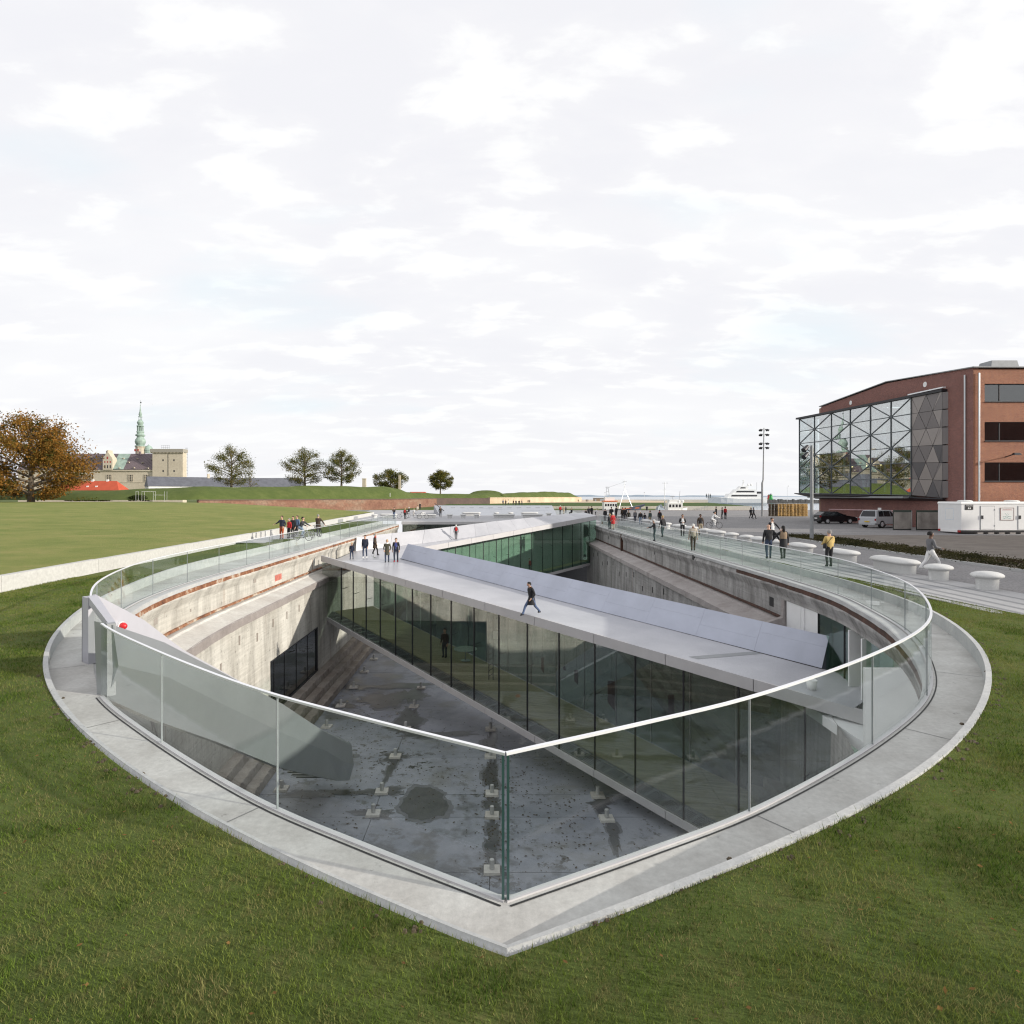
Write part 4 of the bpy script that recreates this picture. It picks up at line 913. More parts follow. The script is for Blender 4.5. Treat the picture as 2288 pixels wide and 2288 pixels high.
tree('autumn_tree', (-104.5, 141.0, 2.2), 20.5, 13.2, 'large autumn tree with orange and brown leaves at the left edge', M['leaf_autumn'], 36000, .25, 3, .12, .04, 1.0, .45)
tree('autumn_tree', (-122, 139, 2.2), 24.5, 10.5, 'dark green tree cut by the left edge beside the orange tree', M['leaf_dark'], 14000, .30, 5, .12, .05)
TG = 'round trees standing on the grass rampart'
def ttree(u, vb, vt, half, Y, label, seed, m='leaf_green', **k):
    b = dep(u, vb, Y); tree('rampart_tree', b, (vb-vt)*Y/FPX, half*Y/FPX*1.12, label, M[m], 11000, .21*Y/250, seed, group=TG, **k)
ttree(517, 1089, 992, 46, 215, 'leftmost rampart tree in front of the slate roofed barracks', 11, trunk=.08, low=.04)
ttree(681, 1086, 1001, 48, 225, 'rampart tree left of the close pair, over the slate roof end', 12, trunk=.09, low=.05)
ttree(763, 1084, 1001, 38, 225, 'taller narrow tree of the close pair beside the square stone pillar', 13, trunk=.09, low=.05)
ttree(873, 1098, 1047, 34, 245, 'low broad rampart tree with the tall pillar standing in it', 14, trunk=.08, low=.04)
ttree(984, 1104, 1049, 25, 290, 'lone small rampart tree with a bare trunk above the bank', 15, trunk=.26, low=.24)
def shrub(base, R, H, label, seed, m='leaf_dark', n=900, ls=.14):
    rg = np.random.default_rng(seed); r = empty('shrub', base, label, 'shrub'); 
    P = rg.normal(0, 1, (n, 3)); P /= np.linalg.norm(P, axis=1)[:, None]; P *= rg.uniform(.5, 1, n)[:, None]; P = np.abs(P*np.array([1, 1, 1]))*np.sign(P)*np.array([R, R*.6, H]); P[:, 2] = np.abs(P[:, 2])
    mb = MB()
    for p in P:
        a = Vector(rg.normal(0, 1, 3)).normalized()*ls*1.4; b = a.cross(Vector(rg.normal(0, 1, 3))).normalized()*ls; p = Vector(p); mb.quad(p-a, p-b, p+a, p+b)
    mb.build('foliage', M[m], r, local=True)
    st_ = MB(); [st_.tube([(0,0,0),(random.uniform(-R,R)*.5, random.uniform(-R,R)*.3, H*.7)], [.05,.02], 4) for _ in range(5)]; st_.build('stem', M['bark'], r, local=True)
shrub((-85.5,150,2.6), 2.6, 1.4, 'dark clipped shrub beside the white tube frames', 3)
shrub((-98,151,2.5), 5.5, 1.0, 'low rough shrub below the autumn tree', 4, 'leaf_green')
tree('bare_tree', (-117.5, 300, 3), 12, 5, 'thin bare tree before the castle wall', M['leaf_green'], 250, .25, 21, .2, .2)

# ------------------------------------------------------------------ castle
CY = 420.0; cs = CY/FPX
cx = lambda u: (u-UC)*cs
cz = lambda v: CAMZ-(v-VH)*cs
M['sand'] = concrete('castle_sandstone', (.56,.50,.40), (.44,.38,.29), .06, .8, .7)
M['croof'] = flat('brown_copper_roof', (.135,.105,.115), .6, 0, .15, .15)
M['copper'] = flat('green_copper', (.27,.355,.31), .6, 0, .25, .4)
M['slate'] = flat('slate_roof', (.10,.105,.125), .7, 0, .2, .5)
M['redroof'] = flat('red_tile_roof', (.42,.07,.03), .8, 0, .12, .5)
M['shutter'] = flat('red_shutter', (.33,.05,.04), .7)
ca = empty('castle', (cx(313), CY, 0), 'sandstone castle with green copper spire and square tower', 'castle')
def cbox(name, u0, u1, v0, v1, y0, y1, m, par=None): return MB().box(cx(u0), cx(u1), y0, y1, cz(v1), cz(v0)).build(name, m, par or ca)
cbox('wing_wall', 40, 343, 1053, 1125, CY, CY+16, M['sand'])
cbox('cornice', 40, 343.5, 1049.5, 1053, CY-.7, CY+16.3, M['sand'])
cbox('string_course', 40, 343, 1077, 1078.3, CY-.25, CY, M['sand'])
z0, z1 = cz(1049.3), cz(1012)
MB().add([(cx(40),CY-1,z0),(cx(343.3),CY-1,z0),(cx(343.3),CY+17,z0),(cx(40),CY+17,z0),(cx(40),CY+8,z1),(cx(343.3),CY+8,z1)], [(0,1,5,4),(1,2,5),(2,3,4,5),(3,0,4),(0,3,2,1)]).build('roof', M['croof'], ca)
def on_roof(u, v): f = (1049.3-v)/37.3; return (cx(u), CY-1+9*f, cz(v))
def roof_patch(u0, u1, name, m): MB().slab([Vector(on_roof(u0,1049)), Vector(on_roof(u1,1049)), Vector(on_roof(u1,1012.5)), Vector(on_roof(u0,1012.5))], (0,-.12,.12)).build(name, m, ca)
roof_patch(250, 277, 'green_roof_panel', M['copper'])
sm = MB()
for u in np.arange(168, 343, 3.2):
    if not 250 < u < 277: sm.bar(Vector(on_roof(u,1049))+Vector((0,-.05,.05)), Vector(on_roof(u,1012.5))+Vector((0,-.05,.05)), .10, .12)
sm.build('standing_seam', M['croof'], ca, kind='stuff')
for u, v in ((192.5,1021),(215,1021.5),(266.5,1023.5),(298,1024),(283,1033),(314,1033.5),(268,1046),(300.5,1045.5),(332,1025.5),(332,1046.5)):
    x, y, z = on_roof(u, v); d = MB().box(x-.5, x+.5, y-1.0, y+.6, z-.35, z+.45); o = d.build('dormer', M['sand'], ca); MB().box(x-.3, x+.3, y-1.06, y-1.0, z-.2, z+.25).build('pane', M['dark'], o)
gp = [(232.5,1050),(254,1050),(254,1026),(252.5,1022),(249.5,1019),(247,1014),(245,1012),(244.3,1006),(242,1006),(241.3,1012),(239,1014),(236.8,1019),(234,1022),(232.5,1026)]
gable = MB().slab([Vector((cx(u), CY-1.4, cz(v))) for u, v in gp], (0,5,0)).build('stepped_gable', M['sand'], ca)
for u in (237.3,243.3,249.3):
    MB().box(cx(u-1.2), cx(u+1.2), CY-1.46, CY-1.4, cz(1034.4), cz(1030.4)).build('red_shutter', M['shutter'], gable)
    MB().box(cx(u-1.2), cx(u+1.2), CY-1.46, CY-1.4, cz(1046.5), cz(1039.5)).build('gable_window', M['dark'], gable)
MB().box(cx(241.2), cx(244.6), CY-1.46, CY-1.4, cz(1026), cz(1020.5)).build('red_shutter', M['shutter'], gable)
for u in (203.5, 244.5, 292, 327.5):
    w = MB().box(cx(u-5.3), cx(u+5.3), CY-.12, CY, cz(1075.5), cz(1060.5)).build('window', M['dark'], ca)
    fr = MB()
    for k in range(4): fr.box(cx(u-5.3+k*3.53)-.13, cx(u-5.3+k*3.53)+.13, CY-.3, CY-.12, cz(1076), cz(1060))
    for k in range(4): fr.box(cx(u-5.3), cx(u+5.3), CY-.26, CY-.12, cz(1075.5-k*5)-.13, cz(1075.5-k*5)+.13)
    fr.build('window_frame', M['sand'], w)
cbox('chimney', 223.5, 229, 1005.5, 1020, CY+6.5, CY+9, M['croof']); cbox('chimney', 297, 300, 1007, 1014, CY+6.5, CY+8, M['croof'])
cbox('square_tower', 343, 410.5, 1011, 1125, CY-1.3, CY+4, M['sand'])
cbox('tower_parapet', 339, 412.5, 1003.5, 1011, CY-2.3, CY+4.5, flat('tower_parapet_stone', (.30,.28,.24), .8))
cb2 = MB(); 
for k in range(24): cb2.box(cx(340+k*3.1), cx(341.5+k*3.1), CY-2.1, CY-1.2, cz(1013), cz(1011))
cb2.build('corbel', M['sand'], ca, kind='stuff')
for u, v in ((366.7,1028.5),(391,1028.5),(367,1052.5),(391.3,1052.5)): MB().box(cx(u-1.4), cx(u+1.4), CY-1.36, CY-1.3, cz(v+2), cz(v-2)).build('slit_window', M['dark'], ca)
MB().box(cx(377.6), cx(378.3), CY-1.45, CY-1.3, cz(1063), cz(1013)).build('down_pipe', M['dark'], ca)
sy = CY+22; sx = cx(313.5)*sy/CY; cz_wall = cz; cz = lambda v: CAMZ-(v-VH)*sy/FPX
MB().lathe([(3.15,cz(1018)),(3.15,cz(1000)),(3.5,cz(999.5)),(3.5,cz(998))], (sx,sy,0), 8).build('spire_base', M['sand'], ca)
for a in (-.65, .05): MB().box(sx+a*3-.5, sx+a*3+.5, sy-3.2, sy-3.05, cz(1009), cz(1004)).build('red_shutter', M['shutter'], ca)
pr = [(3.5,998),(3.6,996.5),(2.5,994.5),(3.2,991),(3.5,987),(3.2,982.5),(2.3,978),(2.1,975.5),(3.1,974),(3.15,971.5),(2.2,970),(2.2,966.5),(2.6,965.5),(2.4,964)]
MB().lathe([(r,cz(v)) for r, v in pr], (sx,sy,0), 16).build('spire_bulb', M['copper'], ca, smooth=False)
c_ = MB(); [c_.tube([(sx+1.9*math.cos(k*.785), sy+1.9*math.sin(k*.785), cz(964)), (sx+1.9*math.cos(k*.785), sy+1.9*math.sin(k*.785), cz(953))], .28, 6) for k in range(8)]; c_.lathe([(.9,cz(964)),(.6,cz(953))], (sx,sy,0), 8); c_.build('lantern_columns', M['copper'], ca)
pr = [(2.3,953),(2.4,951.5),(1.5,950),(1.9,947),(2.15,944),(1.7,941),(1.1,938.5),(1.25,938)]
MB().lathe([(r,cz(v)) for r, v in pr], (sx,sy,0), 16).build('upper_bulb', M['copper'], ca)
c_ = MB(); [c_.tube([(sx+1.0*math.cos(k*1.05), sy+1.0*math.sin(k*1.05), cz(938)), (sx+1.0*math.cos(k*1.05), sy+1.0*math.sin(k*1.05), cz(932))], .16, 5) for k in range(6)]; c_.build('upper_lantern', M['copper'], ca)
pr = [(1.35,932),(1.4,931),(.7,929.5),(1.1,926.5),(.95,924),(.55,919.5),(.28,912),(.10,903),(.05,899)]
MB().lathe([(r,cz(v)) for r, v in pr], (sx,sy,0), 12).build('spire_tip', M['copper'], ca)
MB().lathe([(.02,cz(906.2)),(.35,cz(905.2)),(.02,cz(904.2))], (sx,sy,0), 8).build('ball', M['dark'], ca); mb = MB(); mb.box(sx-.05, sx+.05, sy-.05, sy+.05, cz(905), cz(894)); mb.box(sx-.1, sx+.8, sy-.03, sy+.03, cz(901), cz(898)); mb.build('weather_vane', M['dark'], ca)
dy = CY+24; dx = cx(332)*dy/CY
MB().lathe([(2.9,cz(1012)),(2.9,cz(1006.5)),(3.1,cz(1006)),(2.7,cz(1001)),(1.7,cz(996.5)),(.3,cz(994)),(.1,cz(992))], (dx,dy,0), 14).build('small_dome', M['copper'], ca)
cz = cz_wall
def scaffold(name, u0, u1, v0, v1, Y, label, nx, nz):
    r = empty(name, dep(u0, v1, Y), label, 'scaffolding'); mb = MB(); s = Y/FPX
    for i in range(nx+1): p = dep(u0+(u1-u0)*i/nx, v1, Y); mb.bar(p, p+Vector((0,0,(v1-v0)*s)), .12, .12)
    mb.build('pole', M['steel'], r)
    for j in range(nz): mb2 = MB(); v = v1-(v1-v0)*(j+.8)/nz; mb2.bar(dep(u0,v,Y), dep(u1,v,Y), .4, .12); mb2.build('plank', M['grey'], r)
scaffold('tower_scaffold', 414, 419.5, 1000, 1064, CY+10, 'thin scaffold tower against the right side of the castle tower', 2, 9)
scaffold('roof_scaffold', 360.5, 379, 995, 1003.5, CY+4, 'small scaffold platform on top of the castle tower', 4, 2)
def house(name, c, ax, L, Wd, hw, hr, wallm, roofm, label, hip=0.0):
    r = empty(name, c, label, 'building', None, math.atan2(ax[1], ax[0]))
    MB().box(0, L, 0, Wd, -4, hw).build('wall', wallm, r, local=True)
    e = .4
    MB().add([(-e,-e,hw),(L+e,-e,hw),(L+e,Wd+e,hw),(-e,Wd+e,hw),(hip,Wd/2,hr),(L-hip,Wd/2,hr)], [(0,1,5,4),(1,2,5),(2,3,4,5),(3,0,4),(3,2,1,0)], 0).build('roof', roofm, r, local=True)
    return r
h = house('red_roofed_house', dep(120,1097,300)-Vector((0,0,0)), (1,0), 31, 9, .3, 4.9, flat('ochre_wall', (.5,.3,.1)), M['redroof'], 'low house with bright red tiled roof before the castle', 3.5)
for x in (15.8, 23): MB().box(x-.5, x+.5, 4.2, 5, 4.3, 5.6).build('chimney', M['white'], h, local=True)
for x in (15.2, 19.5, 25.5): MB().box(x-.5, x+.5, 1.3, 2.1, 1.9 if x < 25 else .5, 2.5 if x < 25 else 1.2).build('skylight', M['white'], h, local=True)
h = house('slate_barracks', dep(332,1090,330), (.80,.60), 75, 12, .9, 6.2, flat('white_wall', (.62,.62,.64)), M['slate'], 'long grey slate roofed barracks beside the castle tower')
for i in range(10): MB().box(6+i*5.2, 7+i*5.2, 1.6+1.2*(i % 3), 2.5+1.2*(i % 3), 2.0+.9*(i % 3), 2.55+.9*(i % 3)).build('skylight', M['white'], h, local=True)
MB().box(30, 31.2, 5.4, 6.6, 5.6, 8.2).build('chimney', M['sand'], h, local=True)
h = house('slate_barracks', dep(535,1088,380), (1,.10), 36, 11, .8, 5.6, flat('white_wall_two', (.62,.62,.64)), M['slate'], 'second slate roof seen between two rampart trees')
for i in range(6): MB().box(8+i*4.6, 9+i*4.6, 1.8+1.1*(i % 2), 2.7+1.1*(i % 2), 2.2+.9*(i % 2), 2.75+.9*(i % 2)).build('skylight', M['white'], h, local=True)
h = house('red_roof_beyond', dep(915,1102,330), (1,0), 8, 6, .1, .75, M['redroof'], M['redroof'], 'tiny red roof showing just above the low grass bank')
def pillar(u, w, v0, v1, Y, label):
    s = Y/FPX; b = dep(u, v1, Y); r = empty('stone_pillar', b, label, 'pillar', 'stone pillars on the rampart'); ww = w*s/2; hh = (v1-v0)*s
    MB().hexa([(-ww,-ww,-1),(ww,-ww,-1),(ww,ww,-1),(-ww,ww,-1)], [(-ww*.95,-ww*.95,hh-.25),(ww*.95,-ww*.95,hh-.25),(ww*.95,ww*.95,hh-.25),(-ww*.95,ww*.95,hh-.25)]).build('shaft', M['sand'], r, local=True)
    MB().box(-ww*1.1, ww*1.1, -ww*1.1, ww*1.1, hh-.25, hh).build('cap', M['sand'], r, local=True)
pillar(814, 8, 1069, 1084, 224, 'short square stone pillar on the bank right of the close tree pair'); pillar(893, 5, 1061, 1098, 240, 'tall thin stone pillar standing in the low broad tree')
mk = MB().tube([(0,0,0),(0,0,1.25)], .07, 8); o = mk.build('marker_post', M['white']); o.location = dep(871.5, 1110, 203); tag(o, 'short white marker post on the grass bank above the brick wall corner', 'post')
fr = empty('tube_frames', dep(340, 1121, 143), 'white tube frames like goals at the far edge of the raised lawn', 'frame')
s_ = 143/FPX
def fpost(u, v0, v1, Y): a = dep(u, v1, Y); MB().tube([a, a+Vector((0,0,(v1-v0)*Y/FPX))], .035, 6).build('post', M['curb'], fr)
for u in (303.5, 317, 342.5, 367.5): fpost(u, 1098, 1121, 143)
for u in (309, 322.5, 347.5, 373): fpost(u, 1098, 1119.5, 146)
for a, b in ((303.5,309),(317,322.5),(317,342.5),(342.5,347.5),(342.5,367.5)): MB().bar(dep(a,1098.3 if b != 367.5 else 1106,143), dep(b,1098.3 if b != 367.5 else 1106,145), .05, .05).build('top_bar', M['curb'], fr)

# ------------------------------------------------------------------ boats, beacons, pier things
def hull(name, L, B, H, parent, mats, sheer=.5, bow=1.0):
    rows = []
    for f in np.linspace(0, 1, 11):
        w = B/2*(1-max(0, (f-.55)/.45)**2.2)*(1 if f > .05 else .85); z = H+sheer*max(0, f-.45)**1.6*2; x = L*f
        rows.append([(x+bow*max(0,f-.8)*2,-w,z),(x,-w*.82,H*.35),(x,-w*.35,-.6),(x,w*.35,-.6),(x,w*.82,H*.35),(x+bow*max(0,f-.8)*2,w,z)])
    mb = MB(); mb.loft(rows); mb.poly(rows[0]); top = [r[0] for r in rows]+[r[-1] for r in rows][::-1]; mb.poly([(x,y,z-.12) for x,y,z in top]); return mb.build(name, mats, parent, local=True)
M['ship'] = flat('ship_white', (.80,.80,.79), .35, 0, .03); M['navy'] = flat('boat_navy', (.03,.04,.07), .5); M['orange'] = flat('boat_orange', (.75,.16,.03), .5); M['tarp'] = flat('grey_blue_tarp', (.30,.34,.38), .7)
ya = empty('motor_yacht', dep(1577, 1128, 375), 'large white motor yacht moored across the harbour', 'yacht'); ya.location.z = -1.6
ya.rotation_euler = (0, 0, math.pi); ya.location = ya.location+Vector((35.5, 0, 0))
ya.scale = (1, 1, 1.28)
hull('hull', 34, 7.5, 3.0, ya, M['ship'], 1.4, 1.6)
def ybox(n, x0, x1, z0, z1, w, m, sl=0.0): MB().hexa([(x0,-w,z0),(x1,-w,z0),(x1,w,z0),(x0,w,z0)], [(x0,-w,z1),(x1-sl,-w,z1),(x1-sl,w,z1),(x0,w,z1)]).build(n, m, ya, local=True)
ybox('main_deck_house', 2.5, 24, 3, 5.3, 3.0, M['ship'], 1.5); ybox('upper_deck_house', 6, 20.5, 5.3, 7.3, 2.6, M['ship'], 2.2); ybox('wheelhouse', 11, 17, 7.3, 8.8, 2.0, M['ship'], 1.6)
ybox('window_band', 6, 21.5, 4.0, 4.7, 3.03, M['dark'], .4); ybox('window_band', 7.5, 18.6, 5.9, 6.6, 2.63, M['dark'], .8); ybox('aft_opening', 2.4, 5.5, 5.2, 6.3, 2.5, M['dark']); ybox('wheelhouse_window', 12.5, 15.9, 7.7, 8.3, 2.03, M['dark'], .6)
mb = MB(); mb.bar((13.5,0,8.7),(12.8,0,11.5), .7, .5); mb.bar((13,-1.2,10.4),(13,1.2,10.4), .15, .15); mb.bar((12.4,0,11.5),(13.6,0,11.5), .2, .3); mb.build('radar_mast', M['ship'], ya, local=True)
mb = MB(); [mb.lathe([(0,0),(.7,.2),(.8,.7),(.4,1.2),(0,1.3)], (x,.4,8.8), 10) for x in (8.5, 10.3)]; mb.build('radome', M['ship'], ya, local=True)
MB().tube([(5,0,7.2),(5,0,10.6)], .07, 5).build('flag_staff', M['dark'], ya, local=True)
mb = MB(); [mb.box(x, x+.45, -3.79, -3.72, 2.0, 2.35) for x in (7,9,13.5,15,20,27)]; mb.build('porthole', M['dark'], ya, local=True)
fb1 = empty('fishing_boat', (26.2, 156.5, -1.6), 'white fishing boat with orange wheelhouse roof and tall A-frame masts', 'boat', 'fishing boats along the quay')
hull('hull', 10, 4, 1.9, fb1, M['navy'], 1.3, .8)
MB().box(.7, 3.9, -1.4, 1.4, 1.7, 3.9).build('wheelhouse', M['ship'], fb1, local=True); MB().box(.55, 4.05, -1.55, 1.55, 3.9, 4.12).build('wheelhouse_roof', M['orange'], fb1, local=True); MB().box(1.0, 3.4, -1.0, 1.0, 4.12, 5.0).build('upper_deck', M['ship'], fb1, local=True)
for k in range(5): MB().box(.95+k*.62, 1.35+k*.62, -1.43, -1.4, 2.75, 3.35).build('wheelhouse_window', M['dark'], fb1, local=True)
mb = MB(); mb.tube([(1.2,-.6,4),(1.6,0,7.6)], .07, 5); mb.tube([(2.4,-.6,4),(1.9,0,7.6)], .07, 5); mb.bar((1.2,0,7.5),(2.4,0,7.5), .1, .1); [mb.bar((1.3+.1*k,-.3,5+k*.7),(2.2-.1*k,-.3,5+k*.7), .06, .06) for k in range(4)]; mb.build('lattice_mast', M['steel'], fb1, local=True)
mb = MB(); mb.tube([(4.4,-1.0,2),(6.0,0,6.9),(6.1,0,9.2)], [.11,.10,.06], 6); mb.tube([(8.3,.6,1.9),(6.1,0,7.0)], .10, 6); mb.bar((5.6,0,8.9),(6.6,0,8.9), .07, .07); mb.bar((5.8,0,8.2),(6.4,0,8.2), .06, .06); mb.tube([(1.9,0,7.4),(6.0,0,8.8)], .025, 4); mb.build('a_frame_mast', M['steel'], fb1, local=True)
MB().hexa([(7.5,-1.2,1.9),(10.8,-.3,2.7),(10.8,.3,2.7),(7.5,1.2,1.9)], [(7.5,-1.2,2.5),(11.2,-.3,3.3),(11.2,.3,3.3),(7.5,1.2,2.5)]).build('bow_bulwark', M['navy'], fb1, local=True); MB().bar((5,-1.55,2.05),(9.5,-1.0,2.35), .08, .2).build('red_stripe', M['orange'], fb1, local=True)
fb2 = empty('fishing_boat', (40.2, 156.5, -1.6), 'fishing boat with grey covers and single tall mast', 'boat', 'fishing boats along the quay')
hull('hull', 7.5, 3.4, 1.8, fb2, M['ship'], .8, .6)
MB().box(2.6, 6.2, -1.3, 1.3, 1.7, 3.6).build('wheelhouse', M['ship'], fb2, local=True); MB().box(3.0, 5.4, -1.0, 1.0, 3.6, 4.4).build('flying_bridge', M['ship'], fb2, local=True)
for k in range(4): MB().box(2.85+k*.8, 3.35+k*.8, -1.33, -1.3, 2.5, 3.2).build('wheelhouse_window', M['dark'], fb2, local=True)
MB().hexa([(0,-1.3,1.7),(1.9,-1.3,1.7),(1.9,1.3,1.7),(0,1.3,1.7)], [(.3,-.9,2.6),(1.2,-.2,3.2),(1.2,.2,3.2),(.3,.9,2.6)]).build('cover', M['tarp'], fb2, local=True)
mb = MB(); mb.tube([(2.0,0,1.7),(2.1,0,8.8)], [.11,.07], 6); mb.bar((1.4,0,8.5),(2.9,0,8.5), .06, .06); mb.bar((1.6,0,6.8),(2.4,0,6.8), .06, .06); mb.tube([(5.7,0,4.2),(5.9,0,6.6)], .05, 5); mb.bar((3.4,0,5.2),(4.6,0,5.2), .1, .12); mb.tube([(4,0,4.3),(4,0,5.2)], .05, 5); mb.build('mast', M['steel'], fb2, local=True)
for k in range(2): MB().lathe([(.35,0),(.42,.3),(.42,.5),(.2,.7),(0,.72)], (5.4+k*.9,-.7,3.6), 10).build('float', M['ship'], fb2, local=True)
def bcn(u, v0, v1, Y, m, label):
    s = Y/FPX; b = dep(u, v1, Y); H = (v1-v0)*s; r = empty('harbour_beacon', b, label, 'beacon')
    MB().lathe([(1.6,-1),(1.5,H*.35),(1.2,H*.38),(1.0,H*.75),(1.25,H*.78)], n=12).build('tower', m, r, local=True); MB().lathe([(.55,H*.78),(.5,H*.93),(.1,H)], n=8).build('lantern', M['dark'], r, local=True); MB().lathe([(1.25,H*.78),(1.25,H*.83)], n=12).build('gallery', m, r, local=True)
bcn(1722.5, 1102.5, 1119.5, 484, flat('beacon_green', (.03,.36,.08), .5), 'green harbour beacon on the breakwater'); bcn(1718.3, 1104, 1118, 494, flat('beacon_red', (.55,.05,.04), .5), 'red harbour beacon half hidden behind the green one')
def pole_lamp(u, v0, v1, Y, label, curved=True):
    s = Y/FPX; b = dep(u, v1, Y); H = (v1-v0)*s; r = empty('pier_lamp', b, label, 'street lamp'); k = s*1.0
    MB().tube([(0,0,0),(0,0,H*.8)]+([(0,0,H*.9),(1.0*k*2,0,H*.97),(2.4*k,0,H)] if curved else [(0,0,H)]), .13 if Y > 300 else .08, 5).build('pole', M['white'], r, local=True); MB().box(k*1.8 if curved else -.3, k*3.4 if curved else .5, -.2, .2, H-.1, H+.15).build('lamp_head', M['dark'], r, local=True)
pole_lamp(1759, 1086, 1120, 470, 'slender curved lamp on the pier left of the brick building'); pole_lamp(1439.5, 1101, 1118, 500, 'thin pier lamp between the two fishing boats', False); pole_lamp(1351.5, 1101, 1114, 500, 'thin pier lamp left of the orange roofed boat', False)
sd = empty('pier_shed', dep(1328, 1123, 430), 'small flat roofed kiosk on the far quay', 'kiosk'); s_ = 430/FPX
MB().box(0, 8.0, 0, 5, 0, 2.9).build('wall', flat('kiosk_brown', (.25,.19,.13)), sd, local=True); MB().box(-.3, 8.4, -.4, 5.2, 2.9, 3.25).build('roof', M['grey'], sd, local=True); MB().box(3.9, 7.8, -.04, 0, .4, 2.5).build('glass_front', M['tarp'], sd, local=True); MB().box(.3, 1.3, -.04, 0, .1, 2.3).build('door', M['tarp'], sd, local=True)
for i, (u, lab) in enumerate(((1445.5,'black mooring bollard on the quay edge between the fishing boats'),(1798.5,'black mooring bollard on the quay edge right of the pallets'))):
    b = pix(u, 1140.5, .3); b.y = 148.2; b.x = (u-UC)*b.y/FPX; MB().lathe([(.28,0),(.24,.1),(.22,.65),(.32,.75),(.30,.88),(0,.92)], b, 12).build('mooring_bollard', M['black'], label=lab, cat='bollard', group='black mooring bollards')
rl = empty('quay_stair_rail', dep(1556, 1140, 206), 'thin stair handrail on the far quay wall', 'railing'); mb = MB(); mb.bar(dep(1556,1138,209), dep(1580,1130,209), .06, .06); mb.bar(dep(1558,1140,209), dep(1582,1132,209), .06, .06); mb.build('rail', M['grey'], rl); mb = MB(); [mb.bar(dep(1562+k*6,1140,209), dep(1562+k*6,1136-2*k,209), .05, .05) for k in range(4)]; mb.build('baluster', M['grey'], rl)

# ------------------------------------------------------------------ culture building: brick block with glazed bay
def brickm(name, c1, c2, mort, axis):
    t = NT(name); s = t.sep(); cmb = t.node('ShaderNodeCombineXYZ'); t.L.new(s[axis], cmb.inputs[0]); t.L.new(s['Z'], cmb.inputs[1])
    b = t.node('ShaderNodeTexBrick'); t.L.new(cmb.outputs[0], b.inputs['Vector']); b.inputs['Scale'].default_value = 1.0; b.inputs['Brick Width'].default_value = .24; b.inputs['Row Height'].default_value = .075; b.inputs['Mortar Size'].default_value = .008
    for k, c in (('Color1', c1), ('Color2', c2), ('Mortar', mort)): b.inputs[k].default_value = (*c, 1)
    n = t.noise(.5, 6, .7); k = t.noise(9, 4, .7)
    c = t.mix(1.0, b.outputs['Color'], t.ramp(n, [(.3, .82), (.7, 1.15)]), 'MULTIPLY'); c = t.mix(1.0, c, t.ramp(k, [(.3, .7), (.7, 1.3)]), 'MULTIPLY')
    t.bsdf(c, .85); return t.m
M['brickX'] = brickm('brick_lit_orange', (.33,.125,.06), (.26,.085,.045), (.30,.22,.17), 'X'); M['brickY'] = brickm('brick_shade_purple', (.25,.10,.08), (.185,.072,.062), (.25,.18,.165), 'Y')  # one brick twice: sunlit orange and shaded purple-brown, light put into the colour
BX, BY0, BY1, BXR = 45.0, 59.0, 86.7, 82.0
cu = empty('culture_building', (BX, BY0, .3), 'red brick building with a projecting bay of triangular glass panes', 'building')
sidep = [(BY0,0),(BY1,0),(BY1,15.9),(72,16.6),(BY0,15.75)]
for sp in ([(BY0,0),(BY1,0),(BY1,3.6),(BY0,3.6)], [(BY0,3.6),(67.2,3.6),(67.2,14.0),(BY0,14.0)], [(BY0,14.0),(BY1,14.0),(BY1,15.9),(72,16.6),(BY0,15.75)]): MB().slab([Vector((BX,y,z)) for y, z in sp], (.5,0,0)).build('side_wall', M['brickY'], cu)
MB().box(BX+7, BX+7.2, 64, 88, .5, 15).build('hall_back_wall', flat('hall_brown', (.26,.15,.07), .7), cu)
MB().box(BX-1.5, BX+7, 66.9, 87.4, 3.4, 3.6).build('hall_floor', M['grey'], cu)
# front wall with three rows of window openings
WR = [(12.5,14.2),(8.8,10.6),(5.0,6.8)]; fx0 = BX+1.05
bands = [(0,5.0),(6.8,8.8),(10.6,12.5),(14.2,15.6)]
MB().box(BX+.003, fx0, BY0-.01, BY0+.45, 0, 15.6).build('front_wall', M['brickX'], cu)
for z0, z1 in bands: MB().box(fx0, BXR, BY0-.01, BY0+.45, z0, z1).build('front_wall', M['brickX'], cu)
for j, (z0, z1) in enumerate(WR):
    f = MB(); f.box(fx0, BXR, BY0+.12, BY0+.20, z0, z0+.08); f.box(fx0, BXR, BY0+.12, BY0+.20, z1-.08, z1)
    for x in [fx0, fx0+1.45]+[fx0+1.45+3.3*k for k in range(1, 10)]: f.box(x, x+.09, BY0+.12, BY0+.20, z0+.08, z1-.08)
    fo = f.build('window_frame', M['dark'], cu); MB().box(fx0, BXR, BY0+.16, BY0+.17, z0+.08, z1-.08).build('window_pane', M['win_glass'], fo)
    MB().box(fx0-.03, BXR, BY0-.10, BY0+.12, z0-.05, z0).build('window_sill', M['dark'], cu)
    MB().box(fx0, BXR, BY0+4.2, BY0+4.3, z0-1, z1+.4).build('room_back_wall', M['grey'], cu); MB().box(fx0, BXR, BY0+.5, BY0+4.3, z0-1.1, z0-1).build('room_floor', M['grey'], cu); MB().box(fx0, BXR, BY0+.5, BY0+4.3, z1+.4, z1+.5).build('room_ceiling', M['white'], cu)
